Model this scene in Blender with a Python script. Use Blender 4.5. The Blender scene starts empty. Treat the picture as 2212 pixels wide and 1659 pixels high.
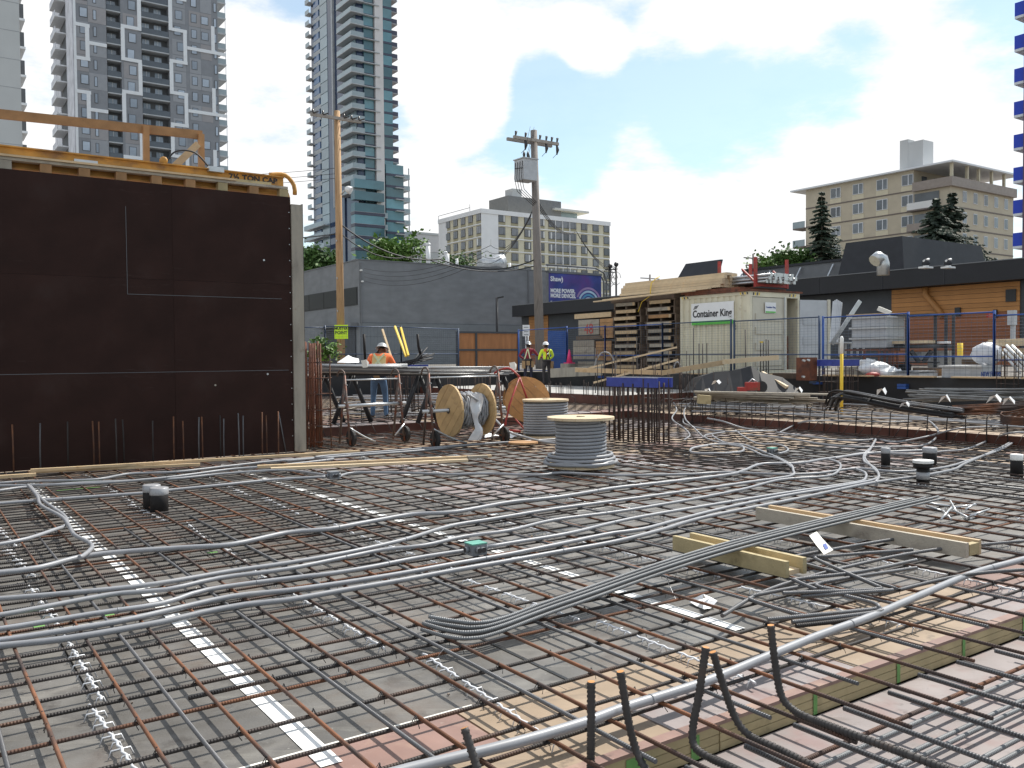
import bpy, bmesh, math, random
from mathutils import Vector, Matrix, Euler
random.seed(7)
R = math.radians
scene = bpy.context.scene
COL = scene.collection

# ------------------------------------------------------------------ camera
EYE = 1.6
FPX, IW, IH = 1900.0, 2212.0, 1659.0
pitch, roll = R(1.73), R(0.5)
_f = Vector((0, math.cos(pitch), -math.sin(pitch)))
_r0 = Vector((1, 0, 0)); _u0 = _r0.cross(_f)
_r = _r0 * math.cos(roll) - _u0 * math.sin(roll)
_u = _r.cross(_f)
cd = bpy.data.cameras.new('camera'); cam = bpy.data.objects.new('camera', cd); COL.objects.link(cam)
cam.matrix_world = Matrix(((_r.x, _u.x, -_f.x, 0), (_r.y, _u.y, -_f.y, 0), (_r.z, _u.z, -_f.z, EYE), (0, 0, 0, 1)))
cd.sensor_width = 36; cd.lens = 36 * FPX / IW; cd.clip_end = 5000; cd.clip_start = 0.05
scene.camera = cam

# ------------------------------------------------------------------ sun, sky, exposure
SUN_EL, SUN_AZ = R(53), R(44)            # azimuth counted from +X towards +Y
sd = Vector((math.cos(SUN_EL) * math.cos(SUN_AZ), math.cos(SUN_EL) * math.sin(SUN_AZ), math.sin(SUN_EL)))
sl = bpy.data.lights.new('sun', 'SUN'); sl.energy = 5.0; sl.angle = R(0.9); sl.color = (1.0, 0.955, 0.88)
so = bpy.data.objects.new('sun', sl); COL.objects.link(so)
so.rotation_euler = (-sd).to_track_quat('-Z', 'Y').to_euler(); so.location = (0, 0, 60)

scene.view_settings.view_transform = 'Standard'; scene.view_settings.look = 'None'
scene.view_settings.exposure = 0.30; scene.view_settings.gamma = 1.0
scene.view_settings.use_curve_mapping = False

W = bpy.data.worlds.new('World'); scene.world = W; W.use_nodes = True
nt = W.node_tree; nt.nodes.clear()
def nn(t, **k):
    n = nt.nodes.new(t)
    for a, b in k.items(): setattr(n, a, b)
    return n
def mth(op, a, b=None, c=None, clamp=False):
    n = nn('ShaderNodeMath', operation=op, use_clamp=clamp)
    for i, x in enumerate((a, b, c)):
        if x is None: continue
        if isinstance(x, (int, float)): n.inputs[i].default_value = x
        else: nt.links.new(x, n.inputs[i])
    return n.outputs[0]
def pixdir(x, y):
    return (_f + _r * ((x - IW / 2) / FPX) - _u * ((y - IH / 2) / FPX)).normalized()
sky = nn('ShaderNodeTexSky', sky_type='NISHITA'); sky.sun_disc = False
sky.sun_elevation = SUN_EL; sky.sun_rotation = R(90) - SUN_AZ; sky.air_density = 1.0; sky.dust_density = 0.6; sky.ozone_density = 1.0
tc = nn('ShaderNodeTexCoord')
sep = nn('ShaderNodeSeparateXYZ'); nt.links.new(tc.outputs['Generated'], sep.inputs[0])
den = mth('MAXIMUM', mth('ADD', sep.outputs[2], 0.22), 0.08)
cmb = nn('ShaderNodeCombineXYZ')
nt.links.new(mth('DIVIDE', sep.outputs[0], den), cmb.inputs[0]); nt.links.new(mth('DIVIDE', sep.outputs[1], den), cmb.inputs[1])
def noise(scale, detail, rough, vec, off=(0, 0, 0)):
    mp = nn('ShaderNodeMapping'); mp.inputs['Location'].default_value = off; nt.links.new(vec, mp.inputs[0])
    n = nn('ShaderNodeTexNoise'); n.inputs['Scale'].default_value = scale; n.inputs['Detail'].default_value = detail
    n.inputs['Roughness'].default_value = rough; nt.links.new(mp.outputs[0], n.inputs['Vector']); return n.outputs['Fac']
n1 = noise(1.15, 9, 0.56, cmb.outputs[0], (3.1, 1.7, 0.4))
n2 = noise(4.5, 8, 0.6, cmb.outputs[0], (0.3, 5.2, 1.0))
dens = mth('ADD', n1, mth('MULTIPLY', mth('SUBTRACT', n2, 0.5), 0.95))
def lobe(px, py, rad, amt):
    global dens
    d = pixdir(px, py)
    dot = nn('ShaderNodeVectorMath', operation='DOT_PRODUCT'); nt.links.new(tc.outputs['Generated'], dot.inputs[0]); dot.inputs[1].default_value = d
    c0 = math.cos(rad)
    mr = nn('ShaderNodeMapRange', interpolation_type='SMOOTHSTEP'); nt.links.new(dot.outputs['Value'], mr.inputs[0])
    mr.inputs[1].default_value = c0; mr.inputs[2].default_value = 1.0; mr.inputs[3].default_value = 0.0; mr.inputs[4].default_value = amt
    dens = mth('ADD', dens, mr.outputs[0])
for a in ((1000, 190, .075, .34), (960, 90, .08, .34), (560, 250, .14, .26), (60, 150, .2, .25), (1500, 530, .22, .30), (1900, 430, .16, .26), (2080, 220, .12, .26), (1000, 470, .13, .26),
          (1600, 50, .07, .22), (1290, 110, .045, .30), (1450, 80, .05, .22), (1850, 20, .08, .22), (2000, 40, .06, .16), (1250, 20, .10, .15),
          (1330, 270, .13, -.30), (1600, 250, .10, -.28), (1160, 190, .05, -.22), (1500, 200, .08, -.18), (1850, 170, .07, -.20), (1190, 330, .08, -.22), (1040, 330, .05, -.14), (620, 60, .07, -.10), (2150, 40, .05, -.12)):
    lobe(*a)
rmp = nn('ShaderNodeMapRange', interpolation_type='SMOOTHSTEP'); nt.links.new(dens, rmp.inputs[0])
rmp.inputs[1].default_value = 0.36; rmp.inputs[2].default_value = 0.66; rmp.inputs[3].default_value = 0.32; rmp.inputs[4].default_value = 1.0
shade = nn('ShaderNodeMapRange'); nt.links.new(n2, shade.inputs[0])
shade.inputs[1].default_value = 0.30; shade.inputs[2].default_value = 0.55; shade.inputs[3].default_value = 0.0; shade.inputs[4].default_value = 1.0
cc = nn('ShaderNodeMix', data_type='RGBA'); nt.links.new(shade.outputs[0], cc.inputs[0])
cc.inputs[6].default_value = (0.79, 0.81, 0.84, 1); cc.inputs[7].default_value = (0.90, 0.90, 0.90, 1)
tint = nn('ShaderNodeMix', data_type='RGBA', blend_type='MULTIPLY'); tint.inputs[0].default_value = 1.0; nt.links.new(sky.outputs[0], tint.inputs[6]); tint.inputs[7].default_value = (1.0, 1.22, 1.16, 1)
b1 = nn('ShaderNodeBackground'); b1.inputs[1].default_value = 0.12; nt.links.new(tint.outputs[2], b1.inputs[0])
b2 = nn('ShaderNodeBackground'); b2.inputs[1].default_value = 1.0; nt.links.new(cc.outputs[2], b2.inputs[0])
mx = nn('ShaderNodeMixShader'); nt.links.new(rmp.outputs[0], mx.inputs[0]); nt.links.new(b1.outputs[0], mx.inputs[1]); nt.links.new(b2.outputs[0], mx.inputs[2])
wo = nn('ShaderNodeOutputWorld'); nt.links.new(mx.outputs[0], wo.inputs[0])

# ------------------------------------------------------------------ coordinates
# the site grid is turned against the view: u runs right and away, v runs left and away
TH = R(34.8); CT, ST = math.cos(TH), math.sin(TH)
UD, VD, ZD = Vector((CT, ST, 0)), Vector((-ST, CT, 0)), Vector((0, 0, 1))
def S(u, v, z=0.0): return Vector((u * CT - v * ST, u * ST + v * CT, z))
def UV(p): return (p[0] * CT + p[1] * ST, -p[0] * ST + p[1] * CT)
def ray(x, y): return _f + _r * ((x - IW / 2) / FPX) - _u * ((y - IH / 2) / FPX)
def P(x, y, h=0.0):                       # the point of the level h seen in that direction
    d = ray(x, y); return Vector((0, 0, EYE)) + d * ((h - EYE) / d.z)
def D(x, y, dist):                        # the point at that depth
    d = ray(x, y); return Vector((0, 0, EYE)) + d * (dist / d.y)
def along(p, dirv, px):                   # how far along dirv from p until the column px is reached
    k = (px - IW / 2) / FPX
    return (k * p.y - p.x) / (dirv.x - k * dirv.y)

# ------------------------------------------------------------------ materials
MATS = {}
def M(name, col, rough=.6, metal=0., var=.2, ns=3., bump=0., bs=60., rnd=0., col2=None, c2at=(.45, .65), c2s=2., spec=.4, stretch=None, trans=0., ribs=0., wav=0., emit=0.):
    m = bpy.data.materials.new(name); m.use_nodes = True; t = m.node_tree; ns_ = t.nodes; lk = t.links
    b = ns_['Principled BSDF']; b.inputs['Roughness'].default_value = rough; b.inputs['Metallic'].default_value = metal
    b.inputs['Specular IOR Level'].default_value = spec
    if trans: b.inputs['Transmission Weight'].default_value = trans
    c = tuple(col) + (1,)
    tco = ns_.new('ShaderNodeTexCoord'); vec = tco.outputs['Object']
    if stretch:
        mp = ns_.new('ShaderNodeMapping'); mp.inputs['Scale'].default_value = stretch; lk.new(vec, mp.inputs[0]); vec = mp.outputs[0]
    def nz(scale, det=5):
        n = ns_.new('ShaderNodeTexNoise'); n.inputs['Scale'].default_value = scale; n.inputs['Detail'].default_value = det; lk.new(vec, n.inputs['Vector']); return n.outputs['Fac']
    cur = None
    if var or rnd:
        hs = ns_.new('ShaderNodeHueSaturation'); hs.inputs['Color'].default_value = c
        mr = ns_.new('ShaderNodeMapRange'); lk.new(nz(ns), mr.inputs[0]); mr.inputs[1].default_value = .25; mr.inputs[2].default_value = .75
        mr.inputs[3].default_value = 1 - var; mr.inputs[4].default_value = 1 + var
        val = mr.outputs[0]
        if rnd:
            oi = ns_.new('ShaderNodeObjectInfo'); m2 = ns_.new('ShaderNodeMapRange'); lk.new(oi.outputs['Random'], m2.inputs[0])
            m2.inputs[3].default_value = 1 - rnd; m2.inputs[4].default_value = 1 + rnd
            mu = ns_.new('ShaderNodeMath'); mu.operation = 'MULTIPLY'; lk.new(val, mu.inputs[0]); lk.new(m2.outputs[0], mu.inputs[1]); val = mu.outputs[0]
        lk.new(val, hs.inputs['Value']); cur = hs.outputs[0]
    if col2:
        mixn = ns_.new('ShaderNodeMix'); mixn.data_type = 'RGBA'
        r2 = ns_.new('ShaderNodeMapRange'); lk.new(nz(c2s, 7), r2.inputs[0]); r2.inputs[1].default_value = c2at[0]; r2.inputs[2].default_value = c2at[1]
        lk.new(r2.outputs[0], mixn.inputs[0])
        if cur: lk.new(cur, mixn.inputs[6])
        else: mixn.inputs[6].default_value = c
        mixn.inputs[7].default_value = tuple(col2) + (1,); cur = mixn.outputs[2]
    if cur: lk.new(cur, b.inputs['Base Color'])
    else: b.inputs['Base Color'].default_value = c
    if ribs or bump:
        bp = ns_.new('ShaderNodeBump'); bp.inputs['Distance'].default_value = .0012 if ribs else .01
        bp.inputs['Strength'].default_value = 1.0 if ribs else bump
        if ribs:
            uvn = ns_.new('ShaderNodeUVMap'); sx = ns_.new('ShaderNodeSeparateXYZ'); lk.new(uvn.outputs[0], sx.inputs[0])
            a = ns_.new('ShaderNodeMath'); a.operation = 'MULTIPLY'; lk.new(sx.outputs[0], a.inputs[0]); a.inputs[1].default_value = 6.2832 / ribs
            s_ = ns_.new('ShaderNodeMath'); s_.operation = 'SINE'; lk.new(a.outputs[0], s_.inputs[0]); lk.new(s_.outputs[0], bp.inputs['Height'])
        else:
            lk.new(nz(bs, 6), bp.inputs['Height'])
        lk.new(bp.outputs[0], b.inputs['Normal'])
    if emit:
        b.inputs['Emission Color'].default_value = c; b.inputs['Emission Strength'].default_value = emit
    MATS[name] = m; return m

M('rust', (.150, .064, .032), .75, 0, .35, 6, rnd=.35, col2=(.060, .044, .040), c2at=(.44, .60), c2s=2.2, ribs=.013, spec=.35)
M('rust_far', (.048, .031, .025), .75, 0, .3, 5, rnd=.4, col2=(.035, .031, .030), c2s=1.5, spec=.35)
M('steel_bar', (.115, .115, .12), .45, .35, .25, 4, rnd=.2, col2=(.10, .065, .045), c2at=(.62, .75), c2s=3, ribs=.013, spec=.5)
M('dark_bar', (.042, .036, .034), .6, .1, .3, 4, rnd=.35, col2=(.13, .06, .032), c2at=(.55, .72), c2s=1.2, ribs=.013, spec=.4)
M('new_bar', (.165, .17, .175), .5, .3, .2, 4, rnd=.15, ribs=.013, spec=.5)
M('dowel_steel', (.060, .055, .053), .55, .15, .3, 6, col2=(.11, .06, .035), c2at=(.6, .75), c2s=6, spec=.4)
M('saw_cut', (.48, .22, .07), .6, .1, .3, 40)
M('conduit', (.255, .26, .275), .42, 0, .10, 5, rnd=.08, spec=.45, col2=(.30, .30, .305), c2at=(.6, .75), c2s=3)
M('ply_dark', (.150, .142, .130), .42, 0, .45, 1.8, rnd=.18, col2=(.105, .098, .09), c2at=(.47, .63), c2s=3.5, bump=.15, bs=90, spec=.5)
M('ply_tan', (.31, .235, .165), .6, 0, .22, 3, rnd=.12, col2=(.31, .225, .165), c2at=(.55, .7), c2s=4, spec=.3)
M('ply_red', (.24, .150, .125), .5, 0, .22, 3, rnd=.15, col2=(.36, .25, .19), c2at=(.55, .7), c2s=4, spec=.35)
M('ply_mauve', (.27, .235, .228), .5, 0, .2, 3, rnd=.15, col2=(.24, .17, .16), c2at=(.5, .66), c2s=4, spec=.35)
_t = MATS['ply_dark'].node_tree                 # more wear on the film faced sheets: scuffs, streaks and cement specks
def _wear(t, col, lo, hi, scale, st=None, fac=.8):
    b = t.nodes['Principled BSDF']; src = b.inputs['Base Color'].links[0].from_socket
    tc_ = t.nodes.new('ShaderNodeTexCoord'); v_ = tc_.outputs['Object']
    if st: mp_ = t.nodes.new('ShaderNodeMapping'); mp_.inputs['Scale'].default_value = st; mp_.inputs['Rotation'].default_value = (0, 0, .6); t.links.new(v_, mp_.inputs[0]); v_ = mp_.outputs[0]
    n_ = t.nodes.new('ShaderNodeTexNoise'); n_.inputs['Scale'].default_value = scale; n_.inputs['Detail'].default_value = 8; n_.inputs['Roughness'].default_value = .65; t.links.new(v_, n_.inputs['Vector'])
    r_ = t.nodes.new('ShaderNodeMapRange'); t.links.new(n_.outputs['Fac'], r_.inputs[0]); r_.inputs[1].default_value = lo; r_.inputs[2].default_value = hi; r_.inputs[4].default_value = fac
    m_ = t.nodes.new('ShaderNodeMix'); m_.data_type = 'RGBA'; t.links.new(r_.outputs[0], m_.inputs[0]); t.links.new(src, m_.inputs[6]); m_.inputs[7].default_value = col + (1,)
    t.links.new(m_.outputs[2], b.inputs['Base Color'])
_wear(_t, (.30, .285, .25), .55, .75, 1.1, (1, 6, 1), .55); _wear(_t, (.055, .048, .042), .57, .70, 5.0, None, .75); _wear(_t, (.42, .40, .37), .66, .74, 34.0, None, .7); _wear(_t, (.16, .115, .085), .56, .72, .7, None, .6)
M('tape', (.80, .80, .78), .6, 0, .06, 8, col2=(.62, .58, .52), c2at=(.62, .75), c2s=6)
M('green_paint', (.14, .30, .09), .7, 0, .3, 9)
M('form_brown', (.029, .0135, .0110), .55, 0, .30, 1.4, col2=(.040, .024, .021), c2at=(.52, .78), c2s=1.6, spec=.12)
M('form_face', (.085, .030, .020), .5, 0, .3, 3, rnd=.15)
M('old_wood', (.33, .30, .25), .8, 0, .35, 3, col2=(.15, .14, .125), c2at=(.5, .68), c2s=3, stretch=(1, 1, .25), bump=.4)
M('wood', (.50, .37, .225), .65, 0, .18, 5, rnd=.14, col2=(.42, .27, .13), c2at=(.56, .72), c2s=5, bump=.2)
M('wood_pale', (.60, .475, .315), .65, 0, .12, 4, rnd=.1, col2=(.55, .39, .22), c2at=(.58, .75), c2s=4, bump=.2)
M('wood_brown', (.36, .20, .09), .7, 0, .25, 4, rnd=.15, bump=.25)
M('wood_olive', (.40, .325, .18), .7, 0, .22, 4, rnd=.08, col2=(.28, .23, .12), c2at=(.55, .7), c2s=5, bump=.25)
M('wood_grey', (.36, .32, .26), .75, 0, .25, 4, rnd=.2, col2=(.22, .19, .16), c2at=(.5, .7), c2s=4, bump=.3)
M('pallet_dark', (.13, .095, .07), .8, 0, .3, 4, rnd=.3)
M('reel_wood', (.50, .335, .16), .65, 0, .2, 4, rnd=.12, col2=(.33, .21, .10), c2at=(.58, .74), c2s=6, bump=.25)
M('reel_orange', (.50, .26, .10), .65, 0, .2, 4, rnd=.15, col2=(.36, .17, .07), c2at=(.55, .72), c2s=5, bump=.25)
M('yellow_steel', (.47, .235, .05), .6, 0, .3, 4, col2=(.22, .115, .05), c2at=(.5, .66), c2s=3)
M('galv', (.50, .51, .52), .35, .7, .15, 6)
M('zinc', (.66, .67, .69), .45, .25, .08, 9)
for _n in ('ply_tan', 'ply_red', 'ply_mauve'):
    _w = MATS[_n].node_tree; _wear(_w, (.13, .105, .09), .54, .74, 2.3, (1, 4, 1), .6); _wear(_w, (.06, .05, .045), .60, .72, 9.0, None, .6); _wear(_w, (.50, .46, .41), .66, .76, 26.0, None, .5)
_wear(MATS['form_brown'].node_tree, (.075, .055, .050), .62, .80, 1.5, (1, 1, 7), .5); _wear(MATS['form_brown'].node_tree, (.10, .085, .08), .70, .78, 14.0, None, .5)
M('red_paint', (.36, .035, .03), .5, 0, .3, 8, col2=(.18, .06, .035), c2at=(.5, .65), c2s=8)
M('stand_steel', (.12, .095, .085), .55, .4, .35, 10, col2=(.17, .06, .035), c2at=(.48, .62), c2s=7)
M('rubber', (.022, .021, .021), .75, 0, .2, 8)
M('black_abs', (.018, .016, .016), .6, 0, .2, 8, spec=.2)
M('black_tarp', (.02, .02, .022), .5, 0, .3, 5)
M('tape_grey', (.34, .34, .35), .4, .2, .15, 9)
M('pvc_white', (.74, .74, .72), .5, 0, .08, 6)
M('plastic_white', (.80, .80, .80), .55, 0, .07, 8)
M('film', (.74, .75, .78), .3, 0, .12, 7, trans=.25)
M('blue_board', (.035, .055, .29), .55, 0, .25, 6, col2=(.08, .10, .32), c2at=(.6, .75), c2s=6)
M('fence_blue', (.03, .085, .30), .5, .1, .2, 3)
M('fence_dark', (.05, .075, .13), .5, .1, .2, 3)
M('wire', (.10, .13, .18), .5, .3, .1, 3)
M('box_green', (.12, .34, .27), .5, 0, .15, 8)
M('grey_box', (.20, .21, .225), .45, .1, .15, 8)
M('paper', (.72, .70, .64), .75, 0, .1, 6)
M('ink', (.03, .03, .035), .7, 0, 0)
M('ink_blue', (.05, .09, .30), .7, 0, 0)
M('ink_red', (.40, .06, .05), .7, 0, 0)
M('ink_white', (.82, .82, .84), .6, 0, 0)
M('ground', (.165, .15, .13), .9, 0, .35, .6, bump=.3, bs=9, col2=(.11, .10, .09), c2s=.8)
M('earth', (.16, .13, .105), .95, 0, .35, 1.5, bump=.5, bs=6)
M('concrete', (.36, .35, .33), .8, 0, .2, 2, bump=.2, bs=30)
M('black_membrane', (.018, .018, .02), .55, 0, .3, 2)
M('cream_paint', (.66, .62, .48), .5, 0, .10, 2, col2=(.46, .38, .27), c2at=(.62, .78), c2s=6)
M('cream_door', (.56, .53, .44), .5, 0, .1, 2, col2=(.42, .37, .29), c2at=(.62, .8), c2s=5)
M('door_grey', (.46, .48, .51), .5, 0, .1, 3)
M('dark_inside', (.05, .045, .045), .9, 0, .3, 4)
M('rust_plate', (.17, .062, .035), .8, 0, .35, 4, col2=(.09, .04, .028), c2s=5)
M('hazard', (.80, .55, .05), .5, 0, .05, 4)
M('sign_white', (.78, .79, .80), .5, 0, .04, 3)
M('sign_green', (.12, .52, .08), .5, 0, .05, 3)
M('muster_yellow', (.62, .88, .02), .5, 0, .04, 3)
M('pole_wood', (.46, .29, .155), .8, 0, .25, 4, stretch=(3, 3, .3), col2=(.30, .17, .085), c2at=(.5, .68), c2s=4, bump=.4)
M('pole_grey', (.24, .215, .20), .85, 0, .25, 4, stretch=(3, 3, .3), col2=(.15, .135, .125), c2at=(.5, .7), c2s=4, bump=.4)
M('arm_wood', (.34, .31, .28), .8, 0, .2, 5)
M('insulator', (.05, .045, .045), .35, 0, .2, 9)
M('cable', (.025, .025, .028), .6, 0, 0)
M('xfmr', (.45, .46, .48), .5, .2, .12, 4)
M('lamp_white', (.75, .75, .75), .4, 0, .05, 4)
# buildings
M('grey_brick', (.205, .212, .222), .85, 0, .14, .7, bump=.5, bs=22, stretch=(1, 1, 2.5))
M('grey_block', (.185, .20, .212), .85, 0, .10, 1.5, bump=.2, bs=20)
M('glass_dark', (.010, .011, .012), .3, 0, .3, 2, spec=.12)
M('t_rail', (.10, .115, .135), .15, 0, .1, 1, spec=.35)
M('bench_bar', (.36, .37, .38), .4, .1, .15, 5, rnd=.2)
M('trim_dark', (.035, .036, .038), .6, 0, .1, 2)
M('slate_wall', (.060, .064, .072), .7, 0, .12, 2)
M('fascia_black', (.013, .013, .017), .5, 0, .15, 1)
M('mansard', (.026, .027, .033), .6, 0, .2, 2)
M('siding_orange', (.40, .185, .060), .6, 0, .12, 2, rnd=.12)
M('siding_brown', (.27, .10, .045), .6, 0, .12, 2, rnd=.12)
M('parapet_grey', (.17, .175, .185), .7, 0, .1, 2)
M('hoard_ply', (.40, .175, .07), .7, 0, .25, 1.5, rnd=.1, stretch=(3, 3, .5))
M('t_dark', (.235, .245, .268), .7, 0, .07, 1, rnd=.05)  # these tower greys are lightened to imitate haze over the distance
M('t_mid', (.295, .305, .33), .7, 0, .07, 1, rnd=.05)
M('t_warm', (.305, .295, .305), .7, 0, .07, 1, rnd=.05)
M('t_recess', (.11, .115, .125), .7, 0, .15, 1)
M('t_white', (.72, .74, .77), .6, 0, .06, 1)
M('t_side', (.60, .61, .66), .6, 0, .25, .5)
M('t_glass', (.33, .38, .45), .12, 0, .3, .4, rnd=.3, spec=.6)  # pale base colour carries the sky reflected in the panes
M('rail_glass', (.30, .36, .39), .15, 0, .1, 1, spec=.5)
M('g_glass', (.085, .19, .225), .07, 0, .35, .15, rnd=.45, spec=.7)  # base colour lightened too, in place of haze
M('g_blue', (.055, .115, .23), .07, 0, .3, .15, rnd=.25, spec=.7)
M('g_navy', (.035, .055, .11), .1, 0, .2, .3, spec=.6)
M('g_pale', (.26, .34, .38), .15, 0, .15, .3, rnd=.15, spec=.6)
M('g_band', (.06, .062, .095), .4, 0, .15, .5)
M('g_slab', (.42, .44, .46), .6, 0, .12, 1)
M('g_conc', (.60, .58, .58), .7, 0, .07, .6)
M('h_beige', (.62, .575, .44), .75, 0, .06, 1)
M('h_olive', (.36, .325, .215), .75, 0, .08, 1)
M('h_white', (.78, .78, .79), .7, 0, .05, .5)
M('h_frame', (.05, .045, .05), .5, 0, .1, 1)
M('h_glass', (.16, .165, .18), .12, 0, .4, .7, rnd=.4, spec=.6)
M('curtain', (.70, .70, .69), .8, 0, .05, 1)
M('a_brick', (.50, .44, .34), .85, 0, .08, .8, bump=.3, bs=12)
M('a_panel', (.61, .55, .41), .75, 0, .05, 1)
M('a_line', (.17, .14, .125), .7, 0, .1, 1)
M('a_soffit', (.50, .47, .40), .7, 0, .05, 1)
M('a_rail', (.30, .255, .225), .6, 0, .12, 2)
M('a_glass', (.15, .17, .19), .12, 0, .35, .6, rnd=.5, spec=.6)
M('purple_brick', (.125, .085, .115), .8, 0, .1, 1)
M('royal_blue', (.02, .06, .52), .5, 0, .1, 1)
M('pale_concrete', (.50, .51, .51), .8, 0, .05, .3)
M('bill_blue', (.05, .075, .30), .5, 0, .5, .6, col2=(.14, .05, .25), c2at=(.42, .62), c2s=.35)
M('bill_teal', (.10, .32, .52), .5, 0, .3, 1)
M('bill_pink', (.36, .24, .46), .5, 0, .3, 1)
M('bill_pale', (.46, .62, .76), .5, 0, .2, 1)
M('leaf', (.085, .165, .030), .6, 0, .5, 1.2, col2=(.13, .23, .04), c2at=(.45, .65), c2s=.9)
M('leaf_dark', (.06, .12, .028), .65, 0, .5, 1.0, col2=(.09, .165, .035), c2at=(.5, .7), c2s=.8)
M('needle', (.032, .052, .032), .7, 0, .5, 1.2, col2=(.055, .07, .045), c2s=1.2)
M('bark', (.10, .075, .055), .9, 0, .3, 4)
# people
M('skin', (.40, .22, .15), .55, 0, .1, 8)
M('hair', (.03, .022, .018), .8, 0, .2, 9)
M('hi_orange', (.90, .20, .06), .7, 0, .12, 6)
M('hi_yellow', (.70, .88, .06), .7, 0, .12, 6)
M('vest_tan', (.74, .55, .26), .7, 0, .12, 6)
M('reflective', (.62, .66, .42), .4, .2, .08, 6)
M('maroon', (.23, .022, .040), .75, 0, .2, 6)
M('jeans', (.10, .17, .28), .8, 0, .25, 6)
M('navy', (.025, .025, .045), .8, 0, .2, 6)
M('dark_cloth', (.045, .040, .042), .8, 0, .2, 6)
M('leather', (.34, .22, .115), .7, 0, .2, 6)
M('boot', (.05, .035, .025), .7, 0, .2, 6)
M('helmet', (.78, .78, .78), .35, 0, .04, 6)
M('helmet_grey', (.35, .36, .37), .35, .1, .06, 6)
M('cone_pink', (.75, .06, .20), .6, 0, .1, 6)

_wear(MATS['grey_brick'].node_tree, (.13, .135, .14), .55, .8, .6, (1, 1, .12), .5); _wear(MATS['cream_paint'].node_tree, (.40, .30, .20), .62, .8, 2.2, (2, 2, .25), .6); _wear(MATS['cream_door'].node_tree, (.34, .26, .19), .62, .8, 2.2, (2, 2, .25), .6)
for _n in ('wood_olive', 'wood_grey', 'wood', 'old_wood', 'reel_wood', 'wood_pale'): _wear(MATS[_n].node_tree, (.16, .115, .07), .60, .74, 5.0, None, .6); _wear(MATS[_n].node_tree, (.20, .17, .13), .60, .8, 1.6, None, .5)
_wear(MATS['conduit'].node_tree, (.12, .115, .11), .62, .74, 7.0, None, .55); _wear(MATS['conduit'].node_tree, (.48, .47, .45), .66, .78, 16.0, None, .4)

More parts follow.
